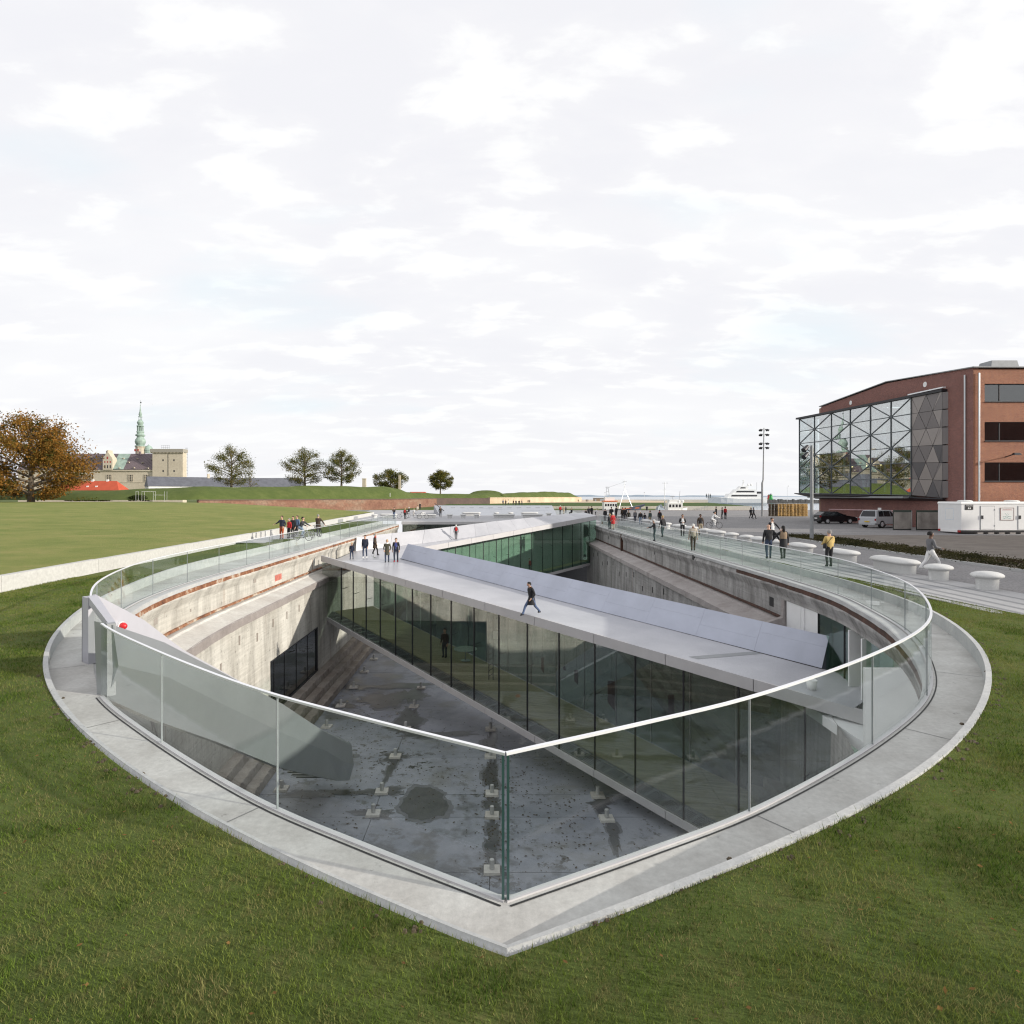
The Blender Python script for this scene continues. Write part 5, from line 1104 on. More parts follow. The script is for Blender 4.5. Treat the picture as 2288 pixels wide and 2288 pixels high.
MB().add([(BX-.15,BY0-.25,15.70),(BXR,BY0-.25,15.62),(BXR,72,16.5),(BX-.15,72,16.75),(BX-.15,BY1+.2,16.0),(BXR,BY1+.2,16.0),(BX-.15,BY0-.25,15.80),(BXR,BY0-.25,15.74),(BXR,72,16.6),(BX-.15,72,16.83),(BX-.15,BY1+.2,16.10),(BXR,BY1+.2,16.10)],
         [(0,1,2,3),(3,2,5,4),(6,7,8,9),(9,8,11,10),(0,1,7,6),(0,3,9,6),(3,4,10,9),(4,5,11,10)]).build('roof', M['grey'], cu)
MB().box(BX, BXR, BY1, BY1+.4, 0, 15.8).build('back_wall', M['brickX'], cu)
MB().box(BXR, BXR+.4, BY0, BY1, 0, 15.6).build('end_wall', M['brickY'], cu)
for k, x in enumerate((BX-.14, BX+.42)): MB().tube([(x,BY0-.16 if k else BY0+.9,.3),(x,BY0-.16 if k else BY0+.9,15.2)], .075, 8).build('downpipe', M['steel'], cu)
rv = MB().hexa([(49,62,15.9),(52,62,15.9),(52,64,15.9),(49,64,15.9)], [(49.3,62.2,17.1),(51.8,62.2,17.1),(51.8,63.8,17.1),(49.3,63.8,17.1)]).build('roof_vent', M['grey'], cu)
for u, v in ((2067,859),(1901,900)):
    k = (u-UC)/FPX; y = BX/k; z = CAMZ-(v-VH)*y/FPX; MB().tube([(BX-.03,y,z),(BX+.1,y,z)], .28, 16).build('round_vent', M['white'], cu)
wl_ = MB(); wl_.bar((48.0,BY0-.02,7.3),(48.0,BY0-1.0,7.5), .08, .08); wl_.build('lamp_arm', M['dark'], cu); MB().hexa([(47.8,BY0-1.3,7.42),(48.5,BY0-1.3,7.42),(48.5,BY0-.9,7.42),(47.8,BY0-.9,7.42)], [(47.9,BY0-1.2,7.62),(48.4,BY0-1.2,7.62),(48.4,BY0-1.0,7.62),(47.9,BY0-1.0,7.62)]).build('wall_lamp', M['dark'], cu)
# bay: a wedge of glass triangles (six columns) and bronze sheets, standing out further at its far end
gx = lambda y: 44.6-(y-62.6)*.0866
YC_ = [87.5, 83.95, 80.3, 76.6, 73.0, 69.66, 66.67]; YM = [66.67, 64.6, 62.55]
zlo = lambda y: float(np.interp(y, [62.5, 66.7, 87.5], [3.42, 3.72, 4.07])); zhi = lambda y: float(np.interp(y, [62.5, 87.5], [14.05, 14.35]))
def bp(y, f, d=0.0): return Vector((gx(y)+d, y, zlo(y)+(zhi(y)-zlo(y))*f))
MB().add([bp(87.9,0,-.5), bp(62.5,0,-.02), Vector((BX-.003,62.5,3.1)), Vector((BX-.003,87.9,3.25)), bp(87.9,0,-.5)+Vector((0,0,-.10)), bp(62.5,0,-.02)+Vector((0,0,-.12))], [(0,1,2,3),(0,4,5,1),(4,3,2,5),(0,3,4),(1,5,2)]).build('bay_soffit', M['dark'], cu)
q_ = [bp(87.8,1,-.35), bp(62.4,1,-.2), Vector((BX-.003,62.4,zhi(62.5))), Vector((BX-.003,87.8,zhi(87.5)))]; MB().slab(q_, (0,0,.24)).build('bay_roof_edge', M['dark'], cu)
q_ = [bp(66.8,1.025,-.3), bp(62.2,1.03,-.25), bp(62.2,1.03,.1), bp(66.8,1.025,.1)]; MB().slab(q_, (0,0,.12)).build('bright_flashing', M['handrail'], cu)
for i in range(6):
    for j in range(6):
        y0, y1, f0, f1 = YC_[i], YC_[i+1], j/6, (j+1)/6
        P00, P10, P11, P01 = bp(y0,f0), bp(y1,f0), bp(y1,f1), bp(y0,f1); up_ = (i+j) % 2 == 0
        for tr_ in (((P00,P10,P11),(P00,P11,P01)) if up_ else ((P00,P10,P01),(P10,P11,P01))):
            j0 = [Vector((random.uniform(-.012,.012),0,0)) for _ in range(3)]; MB().slab([p+k for p, k in zip(tr_, j0)], (.02,0,0)).build('glass_triangle', M['bay_glass'], cu)
        MB().bar(*((P00,P11) if up_ else (P10,P01)), .09, .12, up=(1,0,0)).build('diagonal_bar', M['bar'], cu)
for y in YC_: MB().bar(bp(y,0), bp(y,1), .09, .14, up=(1,0,0)).build('vertical_bar', M['bar'], cu)
for j in range(7): MB().bar(bp(87.5,j/6,-.004), bp(66.67,j/6,-.004), .08, .14, up=(1,0,0)).build('horizontal_bar', M['bar'], cu)
for j in range(6): MB().slab([bp(87.48,j/6+.005), Vector((BX-.01,87.48,bp(87.5,j/6+.005).z)), Vector((BX-.01,87.48,bp(87.5,(j+1)/6-.005).z)), bp(87.48,(j+1)/6-.005)], (0,.02,0)).build('end_pane', M['bay_glass'], cu)
for yy in (85.6, 82, 78.4, 74.8, 71.2, 68): MB().tube([(gx(yy)+.45,yy,4.1),(gx(yy)+.45,yy,14.0)], .15, 10).build('bay_column', M['white'], cu)
for f in (.335, .67): MB().slab([bp(87.2,f,.3), bp(67,f,.3), Vector((BX+6,67,bp(67,f).z)), Vector((BX+6,87.2,bp(87.2,f).z))], (0,0,.15)).build('bay_gallery', M['white'], cu)
for i in range(5): MB().bar(bp(86.5-4*i,.02 if i % 2 else .98,.5), bp(82.5-4*i,.98 if i % 2 else .02,.5), .14, .14).build('inner_brace', M['white'], cu)
em = NT('warm_bulb'); b_ = em.node('ShaderNodeEmission'); b_.inputs[0].default_value = (1,.75,.35,1); b_.inputs[1].default_value = 6; em.L.new(b_.outputs[0], em.out.inputs['Surface'])
for y in (79.0, 77.6, 75.0, 73.8, 72.6): MB().lathe([(0,-.09),(.09,0),(0,.09)], (gx(y)+.9,y,7.25), 8).build('ceiling_bulb', em.m, cu)
M['metal_a'] = flat('bronze_sheet_light', (.26,.235,.225), .34, .5, .05, .6); M['metal_b'] = flat('bronze_sheet_mid', (.17,.155,.155), .38, .5, .05, .6); M['metal_c'] = flat('bronze_sheet_dark', (.10,.095,.10), .42, .5, .05, .6)
for j in range(6):
    pa, pt_ = [66.67, 64.65, 62.9, 62.55], [66.67, 65.66, 63.75, 62.55]
    pb, pt = (pt_, pa) if j % 2 else (pa, pt_)
    ib = it = 0
    while ib < len(pb)-1 or it < len(pt)-1:
        if it < len(pt)-1 and (ib == len(pb)-1 or pt[it+1] >= pb[ib+1]): tri_ = [(pb[ib],0),(pt[it],1),(pt[it+1],1)]; it += 1
        else: tri_ = [(pb[ib],0),(pt[it],1),(pb[ib+1],0)]; ib += 1
        cy_, cf_ = sum(t[0] for t in tri_)/3, sum(t[1] for t in tri_)/3; tl_ = random.uniform(-.03, .03)
        q_ = [bp(cy_+(t[0]-cy_)*.955, (j+cf_+(t[1]-cf_)*.965)/6, tl_*(t[1]-cf_)) for t in tri_]
        MB().slab(q_, (.03,0,0)).build('metal_triangle', M[random.choice(['metal_a','metal_b','metal_b','metal_c'])] if j < 3 else M[random.choice(['metal_a','metal_a','metal_b'])], cu)
MB().hexa([bp(66.6,0,.05), bp(62.56,0,.05), Vector((BX-.004,62.56,zlo(62.56))), Vector((BX-.004,66.6,zlo(66.6)))], [bp(66.6,1,.05), bp(62.56,1,.05), Vector((BX-.004,62.56,zhi(62.56))), Vector((BX-.004,66.6,zhi(66.6)))]).build('bay_end_core', M['black'], cu)
for j in range(6): MB().slab([bp(62.53,(j+.03)/6,.0), Vector((BX-.006,62.3,bp(62.5,(j+.03)/6).z)), Vector((BX-.006,62.3,bp(62.5,(j+.97)/6).z)), bp(62.53,(j+.97)/6,.0)], (.01,-.03,0)).build('edge_panel', M['metal_b'], cu)
# unseen brick block added right of the frame to shade the promenade
nb = empty('unseen_shade_block', (64, 4, .3), 'unseen brick block added right of the frame to shade the promenade', 'building'); nb['kind'] = 'structure'
MB().box(62, 84, 4, 41, 0, 13.5).build('wall', M['brickY'], nb); MB().add([(61.7,3.7,13.5),(84.3,3.7,13.5),(84.3,41.3,13.5),(61.7,41.3,13.5),(73,3.7,16.5),(73,41.3,16.5)], [(0,1,4),(1,2,5,4),(2,3,5),(3,0,4,5),(0,3,2,1)]).build('roof', M['slate'], nb)

# ------------------------------------------------------------------ yard: toilet trailer, screens, cars, tape, lamps, pallets
tr = empty('toilet_trailer', (41, 55, .3), 'long white toilet trailer with two doors and a black sign', 'trailer')
TX0, TX1, TY0, TY1 = 40.9, 56.5, 55.0, 57.9
MB().box(TX0, TX1, TY0, TY1, .62, 2.95).build('body', M['white'], tr); MB().hexa([(TX0-.06,TY0-.06,2.95),(TX1,TY0-.06,2.95),(TX1,TY1+.06,2.95),(TX0-.06,TY1+.06,2.95)], [(TX0+.02,TY0+.05,3.12),(TX1,TY0+.05,3.12),(TX1,TY1,3.12),(TX0+.02,TY1,3.12)]).build('roof', M['ship'], tr)
MB().box(TX0+.02, TX1, TY0+.1, TY1-.1, .42, .62).build('chassis', M['dark'], tr); MB().box(TX0-.05, TX0+.02, TY0+.35, TY1-.35, .42, .62).build('bumper', M['ship'], tr)
for y in (TY0+.08, TY1-.38): MB().box(TX0-.07, TX0-.0, y, y+.3, .44, .62).build('tail_light', flat('tail_red', (.35,.01,.01), .3), tr)
for x in (TX0+1.2, TX0+5.4, TX0+7.6): MB().lathe([(.55,0),(.6,.06),(.45,.13),(0,.15)], (x,TY0+1.2,3.12), 16).build('roof_vent', M['ship'], tr)
for x in (TX0+1.68, TX0+4.98, TX0+9.0):
    d = MB().box(x, x+1.20, TY0-.035, TY0, .70, 2.72).build('door', M['white'], tr)
    fr_ = MB(); fr_.box(x-.04, x, TY0-.02, TY0, .66, 2.76); fr_.box(x+1.20, x+1.24, TY0-.02, TY0, .66, 2.76); fr_.box(x, x+1.2, TY0-.02, TY0, 2.72, 2.76); fr_.build('door_frame', M['grey'], d)
    MB().box(x+.03, x+.19, TY0-.09, TY0-.035, 1.62, 1.92).build('handle', M['dark'], d); [MB().box(x+1.19, x+1.23, TY0-.06, TY0-.03, z, z+.15).build('hinge', M['grey'], d) for z in (.95, 2.35)]
def text(body, size, loc, rot, mat, parent, name='lettering'):
    cu_ = bpy.data.curves.new(name, 'FONT'); cu_.body = body; cu_.size = size; cu_.extrude = .003; cu_.align_x = 'CENTER'; cu_.align_y = 'CENTER'; cu_.materials.append(mat)
    o = bpy.data.objects.new(name, cu_); COL.objects.link(o); dg_ = bpy.context.evaluated_depsgraph_get(); me_ = bpy.data.meshes.new_from_object(o.evaluated_get(dg_)); bpy.data.objects.remove(o); o = bpy.data.objects.new(name, me_); COL.objects.link(o); o.parent = parent; off = Vector(parent.location); pp = parent.parent
    while pp is not None: off = off+Vector(pp.location); pp = pp.parent
    o.location = Vector(loc)-off; o.rotation_euler = rot; return o
sg = MB().box(TX0+.33, TX0+1.02, TY0-.03, TY0-.001, 2.42, 2.86).build('toilet_sign', M['black'], tr)
text('TOILETS', .155, (TX0+.675,TY0-.035,2.765), (math.pi/2,0,0), M['white'], sg); mb = MB()
for dx_ in (-.07, .07): mb.lathe([(0,-.09),(.055,-.05),(.05,.03),(0,.05)], (TX0+.675+dx_,TY0-.035,2.55), 10, sy=.1); mb.lathe([(0,.05),(.03,.08),(0,.11)], (TX0+.675+dx_,TY0-.035,2.55), 8, sy=.1)
mb.build('pictogram', M['white'], sg)
po = MB().box(TX0+3.42, TX0+4.58, TY0-.025, TY0-.001, 1.52, 2.58).build('poster', M['ship'], tr); fr_ = MB()
for a_ in ((3.40,3.44,1.50,2.60),(4.56,4.60,1.50,2.60),(3.44,4.56,1.50,1.54),(3.44,4.56,2.56,2.60)): fr_.box(TX0+a_[0], TX0+a_[1], TY0-.035, TY0-.001, a_[2], a_[3])
fr_.build('poster_frame', flat('poster_brown', (.25,.14,.12)), po); mb = MB(); [mb.box(TX0+3.55+.06*k, TX0+4.45-.06*k, TY0-.03, TY0-.0255, 2.38+.06*k, 2.41+.06*k) for k in range(2)]; mb.build('print_line', flat('faded_red_print', (.45,.22,.22)), po)
mb = MB(); rr_ = random.Random(5); [mb.box(x_, x_+rr_.uniform(.03,.14), TY0-.03, TY0-.0255, z_, z_+.025) for x_, z_ in [(TX0+3.62+rr_.uniform(0,.65), 1.62+rr_.uniform(0,.22)) for _ in range(24)]+[(TX0+3.8+rr_.uniform(0,.3), 1.84+rr_.uniform(0,.3)) for _ in range(8)]]; mb.build('print_mark', flat('faded_teal_print', (.20,.38,.36)), po)
o = MB().box(TX0-.006, TX0-.001, TY0+.95, TY0+1.95, 1.5, 2.55); o.build('end_notice', flat('pale_blue_print', (.66,.72,.78)), tr); MB().box(TX0-.012, TX0-.006, TY0+1.0, TY0+1.9, 1.55, 2.5).build('end_notice_sheet', M['ship'], tr)
for x in np.arange(TX0+1.5, TX1, .95): MB().box(x, x+.5, TY0+.1, TY0+.5, .30, .42).build('support_block', M['ledge_r'], tr)
M['slat_wood'] = flat('weathered_larch', (.33,.30,.275), .8, 0, .25, 1.2)
def screen(x0, x1, y, label, n):
    r = empty('timber_screen', (x0, y, .3), label, 'timber screen', 'grey slatted bin screens')
    fr_ = MB(); fr_.box(x0, x1, y, y+.1, 2.05, 2.25); fr_.box(x0, x0+.1, y+.02, y+.12, .3, 2.05); fr_.box(x1-.1, x1, y+.02, y+.12, .3, 2.05); fr_.build('frame', flat('dark_green_frame', (.035,.05,.04)), r)
    w = (x1-x0)/n
    for k in range(n): MB().box(x0+k*w+.02, x0+(k+1)*w-.02, y-.05+random.uniform(-.004,.004), y+.0, .42, 2.05).build('slat', M['slat_wood'], r)
    MB().box(x0, x1, y+.03, y+.09, .32, 2.05).build('backing', M['black'], r)
screen(38.95, 40.7, 61.3, 'shorter slatted timber screen beside the silver off-roader', 17); screen(40.95, 43.6, 60.9, 'longer slatted timber screen behind the toilet trailer', 25)
def wheel(parent, x, y, r, w):
    t = MB(); t.tube([(x,y-w/2,r),(x,y+w/2,r)], r, 18); o = t.build('wheel', M['black'], parent, local=True)
    h_ = MB(); h_.tube([(x,y-w/2-.012,r),(x,y+w/2+.012,r)], r*.66, 10); h_.build('rim', M['steel'], o, local=True); 
    s_ = MB()
    for k in range(5): a = k*1.2566; s_.bar((x,y-w/2-.02,r),(x+math.cos(a)*r*.62,y-w/2-.02,r+math.sin(a)*r*.62), .05, .02, up=(0,1,0))
    s_.build('spoke', M['handrail'], o, local=True)
def car(name, loc, rz, L, Wd, low, cab, glassp, col, label, wr, wb, plate):
    r = empty(name, loc, label, 'car', None, rz)
    def prism(pts, w0, w1, nm, m):
        a = [(x, -w0/2 if z < .9 else -w1/2, z) for x, z in pts]; b = [(x, -y, z) for x, y, z in a]; n = len(pts)
        return MB().add(a+b, [tuple(range(n))[::-1], tuple(range(n, 2*n))]+[(i, (i+1) % n, n+(i+1) % n, n+i) for i in range(n)]).build(nm, m, r, local=True)
    paint = flat(name+'_paint', col, .22, .1, .02)
    body = prism(low, Wd, Wd*.96, 'body', paint); mod = body.modifiers.new('bevel', 'BEVEL'); mod.width = .07; mod.segments = 3
    cabn = MB(); n = len(cab)
    def ring(w, sc): return [(x, w/2*(1 if z < low_top+.08 else sc), z) for x, z in cab]
    low_top = min(z for x, z in cab)
    a = [(x, -(Wd*.95 if z < low_top+.06 else Wd*.76)/2, z) for x, z in cab]; b = [(x, -y, z) for x, y, z in a]
    cabn.add(a+b, [tuple(range(n))[::-1], tuple(range(n, 2*n))]+[(i, (i+1) % n, n+(i+1) % n, n+i) for i in range(n)]); c = cabn.build('cabin', paint, r, local=True); mod = c.modifiers.new('bevel', 'BEVEL'); mod.width = .05; mod.segments = 2
    dg = M['car_glass']
    for sgn in (-1, 1):
        for gp in glassp:
            pts = []
            for x, z in gp:
                f = (z-low_top)/(max(zz for _, zz in cab)-low_top); pts.append((x, sgn*((Wd*.95*(1-f)+Wd*.76*f)/2+.008), z))
            MB().slab(pts, (0, sgn*.006, 0)).build('side_window', dg, r, local=True)
    zs = sorted(set(z for _, z in cab)); zt = max(zs); xb0 = min(x for x, z in cab if z < low_top+.06); xb1 = min(x for x, z in cab if z > zt-.1); 
    MB().slab([(xb0+.04,-Wd*.40,low_top+.07),(xb0+.04,Wd*.40,low_top+.07),(xb1-.0,Wd*.33,zt-.10),(xb1-.0,-Wd*.33,zt-.10)], (-.045,0,.01)).build('rear_window', dg, r, local=True)
    for sgn in (-1, 1):
        for x in wb: wheel(r, x, sgn*(Wd/2-.11), wr, .22)
        MB().box(-.03, .16, sgn*Wd*.47-.10 if sgn > 0 else sgn*Wd*.47-.02, sgn*Wd*.47+.02 if sgn > 0 else sgn*Wd*.47+.10, .78, .98).build('tail_light', flat('car_tail_red', (.30,.01,.012), .2), r, local=True)
        MB().box(L-.10, L+.01, sgn*Wd*.36-.14, sgn*Wd*.36+.14, .62, .78).build('headlight', M['handrail'], r, local=True)
        MB().box(L*.62, L*.66, sgn*(Wd/2+.02) if sgn > 0 else sgn*(Wd/2+.16), sgn*(Wd/2+.16) if sgn > 0 else sgn*(Wd/2+.02), .98, 1.12).build('mirror', paint, r, local=True)
    MB().box(-.05, .02, -.26, .26, .60, .72).build('number_plate', plate, r, local=True); MB().box(-.07, .05, -Wd*.44, Wd*.44, .33, .52).build('bumper', M['dark'] if col[0] < .1 else paint, r, local=True)
    return r
M['car_glass'] = flat('car_window_dark', (.012,.014,.017), .06, 0, .0)
car('estate_car', (39.0, 76.2, .3), math.radians(4), 4.7, 1.83, [(0,.34),(.05,.95),(.25,1.0),(3.35,.98),(4.4,.82),(4.68,.62),(4.7,.36),(4.5,.25),(.2,.25)], [(.12,.96),(.62,1.42),(1.1,1.47),(2.2,1.46),(3.35,.98)], [[(.62,1.0),(.85,1.36),(1.45,1.40),(1.45,1.0)],[(1.5,1.0),(1.5,1.40),(2.2,1.38),(2.42,1.0)],[(2.48,1.0),(2.27,1.36),(2.5,1.28),(3.05,1.0)]], (.010,.010,.012), 'black estate car parked nose to the brick wall under the bay', .32, (.9,3.7), M['white'])
car('off_roader', (38.9, 65.6, .3), math.radians(24), 4.9, 2.0, [(0,.45),(.03,1.12),(.2,1.18),(3.5,1.15),(4.7,1.08),(4.88,.8),(4.9,.5),(4.6,.38),(.2,.38)], [(.10,1.14),(.36,1.80),(.9,1.86),(2.6,1.85),(3.5,1.15)], [[(.5,1.2),(.62,1.74),(1.3,1.77),(1.3,1.2)],[(1.36,1.2),(1.36,1.77),(2.3,1.76),(2.4,1.2)],[(2.46,1.2),(2.38,1.74),(2.6,1.7),(3.1,1.2)]], (.40,.41,.43), 'silver off-road car with yellow rear plate beside the timber screen', .39, (.95,3.85), flat('yellow_plate', (.55,.36,.03), .4))
tp = empty('barrier_tape', (45, 80, 1.3), 'pink and white barrier tape with a small white sign along the brick wall', 'barrier')
p0 = dep(1834, 1138, 83); p1 = dep(1915, 1140, 72); p2 = dep(1990, 1143, 66.5); p0.x = p1.x = p2.x = 44.2
MB().bar(p0, p1, .03, .10).bar(p1, p2, .03, .10).build('tape', flat('pink_tape', (.55,.36,.38)), tp); MB().box(p1.x-.08, p1.x-.03, p1.y-.3, p1.y+.3, p1.z-.25, p1.z+.28).build('sign', M['white'], tp)
for p in (p0, p2): MB().tube([(p.x,p.y,.3),(p.x,p.y,p.z+.1)], .035, 6).build('stake', M['grey'], tp)
# tall floodlight mast
fm = empty('floodlight_mast', pix(1703, 1153.7, .3), 'tall grey floodlight mast with two tiers of spotlights on the quay', 'street lamp'); H_ = 14.6
MB().tube([(0,0,0),(0,0,5.5),(.15,0,6.0),(.3,0,H_)], [.16,.15,.11,.07], 10).build('mast', M['grey'], fm, local=True)
for z in (H_-.35, H_-1.15, H_-2.6, H_-3.3):
    mb = MB(); mb.bar((-.25,0,z),(.8,0,z), .06, .06); mb.build('crossarm', M['grey'], fm, local=True)
    for x in (-.25, -.02, .55, .8): 
        s_ = -1 if x < .2 else 1; MB().tube([(x,0,z+.12),(x+s_*.22,-.15,z-.12)], [.10,.20], 10).build('spotlight', M['dark'], fm, local=True)
sl = empty('street_lamp', pix(1813.7, 1205.7, .36), 'slim grey street lamp with twin spotlights at the planting bed', 'street lamp'); H_ = 7.05
MB().tube([(0,0,0),(0,0,3.2),(0,0,H_)], [.14,.12,.10], 10).build('mast', M['grey'], sl, local=True)
mb = MB(); mb.bar((0,0,H_-.1),(-.55,-.1,H_-.15), .06, .06); mb.bar((0,0,H_-.45),(-.6,-.15,H_-.6), .06, .06); mb.build('arm', M['grey'], sl, local=True)
for z in (H_-.18, H_-.70): MB().tube([(-.35,-.1,z+.12),(-.75,-.3,z-.22)], [.13,.20], 12).build('spotlight', M['dark'], sl, local=True)
# pallet stacks: every pallet of a stack
M['pallet_new'] = flat('fresh_pallet_wood', (.50,.33,.13), .8, 0, .25, 1.2); M['pallet_old'] = flat('grey_pallet_wood', (.11,.085,.06), .85, 0, .3, 1.2)
def pallet_mesh(m, nm):
    mb = MB(); L_, W_, = 1.2, .8
    for k in range(5): mb.box(-L_/2, L_/2, -W_/2+k*.175, -W_/2+k*.175+.1, .122, .144)
    for y in (-W_/2, -.05, W_/2-.1):
        mb.box(-L_/2, L_/2, y, y+.1, 0, .022)
        for x in (-L_/2, -.07, L_/2-.14): mb.box(x, x+.14, y, y+.1, .022, .122)
    return mb.mesh(nm, m)
pm_new, pm_old = pallet_mesh(M['pallet_new'], 'pallet_new'), pallet_mesh(M['pallet_old'], 'pallet_old')
b0 = pix(1722, 1153.5, .3)
for s_ in range(5):
    old = s_ < 1 or s_ == 4
    for k in range(14):
        x = b0.x+.62+s_*1.24; o = put('wooden_pallet', pm_old if s_ == 0 else pm_new, None, (x+random.uniform(-.03,.03), b0.y+.5+random.uniform(-.04,.04), .30+.148*k), (0,0,random.uniform(-.03,.03)))
        tag(o, ['old dark wooden pallet in the grey stack nearest the floodlight mast','yellow wooden pallet in the stack right of the grey one','yellow wooden pallet in the middle stack on the quay','yellow wooden pallet in the fourth stack from the floodlight mast','yellow wooden pallet in the stack furthest right on the quay'][s_], 'pallet', ['grey pallet stack','first yellow pallet stack','middle pallet stack','fourth pallet stack','rightmost pallet stack'][s_])

# ------------------------------------------------------------------ concrete bollards and bollard benches
M['bollard'] = concrete('bollard_concrete', (.62,.62,.61), (.52,.52,.52), 1.2, 26, .5, bump=.1)
def bollard_mesh(L, name):
    """stadium plan: stem and a rounded mushroom cap"""
    prof = [(.33,0),(.34,.36),(.36,.40),(.46,.43),(.50,.47),(.50,.51),(.45,.56),(.34,.605),(.18,.63),(.0,.64)]
    rows = []; n = 12
    for r, z in prof:
        ring = []
        for s_ in (1, -1):
            for k in range(n+1):
                a = -math.pi/2+math.pi*k/n+(math.pi if s_ < 0 else 0); ring.append((max(r, .001)*math.cos(a-math.pi/2)*1.0 if False else max(r,.001)*math.sin(a+math.pi/2+math.pi/2)*0+max(r,.001)*math.cos(a+math.pi/2)*1.0, s_*L/2+max(r,.001)*math.sin(a+math.pi/2), z))
        rows.append(ring)
    mb = MB(); mb.loft(rows, closed=True); me = mb.mesh(name, M['bollard'], smooth=True); return me
BM = {}
def bollard(x, y, L, rz, label, group):
    k = round(L, 1)
    if k not in BM: BM[k] = bollard_mesh(k, 'bollard_shape')
    tag(put('bollard_bench' if L else 'bollard', BM[k], None, (x, y, .30), (0, 0, rz)), label, 'bench' if L else 'bollard', group)
G1, G2 = 'mushroom bollards along the promenade', 'long bollard benches along the promenade'
RB = [(22.3,0,'nearest mushroom bollard at the right edge of the picture'),(24.75,0,'second mushroom bollard, in front of the man in white trousers'),(27.5,1.7,'nearest long bollard bench, right of the woman in yellow'),
      (31.7,1.4,'long bollard bench directly behind the woman in yellow'),(35.8,1.1,'long bollard bench between the ponytailed woman and the woman in yellow'),(38.9,0,'mushroom bollard behind the couple holding hands'),(41.4,.8,'short bollard bench just left of the couple holding hands'),
      (43.6,0,'mushroom bollard, second to the left of the holding couple'),(46.4,0,'mushroom bollard right of the bench below the cyclist'),(49.7,1.6,'long bollard bench below the cyclist in white'),(52.3,0,'mushroom bollard behind the man with a badge'),
      (56.0,1.2,'long bollard bench right of the man in a suit'),(59.6,1.4,'long bollard bench behind the man in a suit'),(64,0,'mushroom bollard left of the man in a suit'),(68,1.6,'long bollard bench right of the blond woman at the glass'),(72.5,1.4,'long bollard bench behind the blond woman at the glass'),
      (80,1.6,'long bollard bench in the middle of the crowd'),(88,0,'mushroom bollard hidden in the crowd'),(98,1.6,'pale bollard bench beside the roof edge of the far bridge')]
for y, L, lab in RB: bollard(17.5, y, L, 0, lab, G2 if L else G1)
PB = [(837,94,0,'mushroom bollard at the end of the white retaining wall'),(868,97,1.8,'plaza bench behind the man left of the bicycle'),(952,95,2.2,'plaza bench right of the parked bicycles'),(943,106,0,'far plaza bollard behind the bench beside the bicycles'),
      (1005,95,0,'plaza bollard right of the man walking away'),(1035,95,0,'plaza bollard under the left end of the far bench'),(1065,95,0,'plaza bollard under the right end of the far bench'),(1053,106,2.3,'far plaza bench above two bollards'),
      (1126,95,2.4,'plaza bench before two far bollards'),(1109,106,0,'left of two far plaza bollards above a bench'),(1141,106,0,'right of two far plaza bollards above a bench'),(1190,96,2.3,'front one of two overlapping plaza benches at right'),(1183,106,2.0,'rear one of two overlapping plaza benches at right'),(1226,102,0,'rightmost plaza bollard before the red jacketed man')]
for u, y, L, lab in PB: bollard((u-UC)*y/FPX, y, L, math.pi/2, lab, 'mushroom bollards on the plaza' if not L else 'bollard benches on the plaza')
# sloped grey roof of the next glazed court beyond the plaza, with slot lights
cr = empty('sloped_court_roof', (0, 108, .3), 'pale grey sloping roof with a row of slots beyond the plaza', 'roof')
xa0, xa1, xb0, xb1 = -9.6, 10.6, -12.2, 11.2; n_ = 11
for i in range(n_):
    f0, f1 = i/n_+.0001, (i+1)/n_-.0001
    MB().hexa([(xa0+(xa1-xa0)*f0,108,.30),(xa0+(xa1-xa0)*f1,108,.30),(xb0+(xb1-xb0)*f1,124,.30),(xb0+(xb1-xb0)*f0,124,.30)], [(xa0+(xa1-xa0)*f0,108,.32),(xa0+(xa1-xa0)*f1,108,.32),(xb0+(xb1-xb0)*f1,124,1.80),(xb0+(xb1-xb0)*f0,124,1.80)]).build('roof_panel', M['court'], cr)
    MB().box(xa0+1.1+i*1.8, xa0+1.9+i*1.8, 119.5, 119.9, 1.36, 1.46).build('slot', M['grey'], cr)
mb = MB(); mb.bar((-8.9,108.3,1.1),(-12.0,123.8,2.2), .10, .10); mb.build('black_handrail', M['black'], cr)
mb = MB(); mb.box(11.3, 16.3, 118, 118.02, .3, 1.5); mb.build('end_glass', M['glass'], cr)
# two gulls
def gull(u, v, Y, label, rz):
    o = empty('gull', dep(u, v, Y), label, 'bird', 'gulls in the sky', rz); MB().add([(-.0,0,0),(.5,.1,.22),(.95,.0,.05),(.5,-.12,.2)], [(0,1,2,3)]).add([(0,0,0),(-.5,.1,.22),(-.95,0,.05),(-.5,-.12,.2)], [(0,3,2,1)]).build('wings', M['ship'], o, local=True); MB().tube([(0,-.3,0),(0,0,.02),(0,.25,0)], [.03,.08,.02], 6).build('bird_body', M['ship'], o, local=True)
gull(341, 902.5, 170, 'gull flying right of the castle spire', .5); gull(1767, 1088, 150, 'gull flying over the pallets', 1.0) if False else None
gull(973, 1036, 200, 'tiny gull above the lone rampart tree', 0.2)
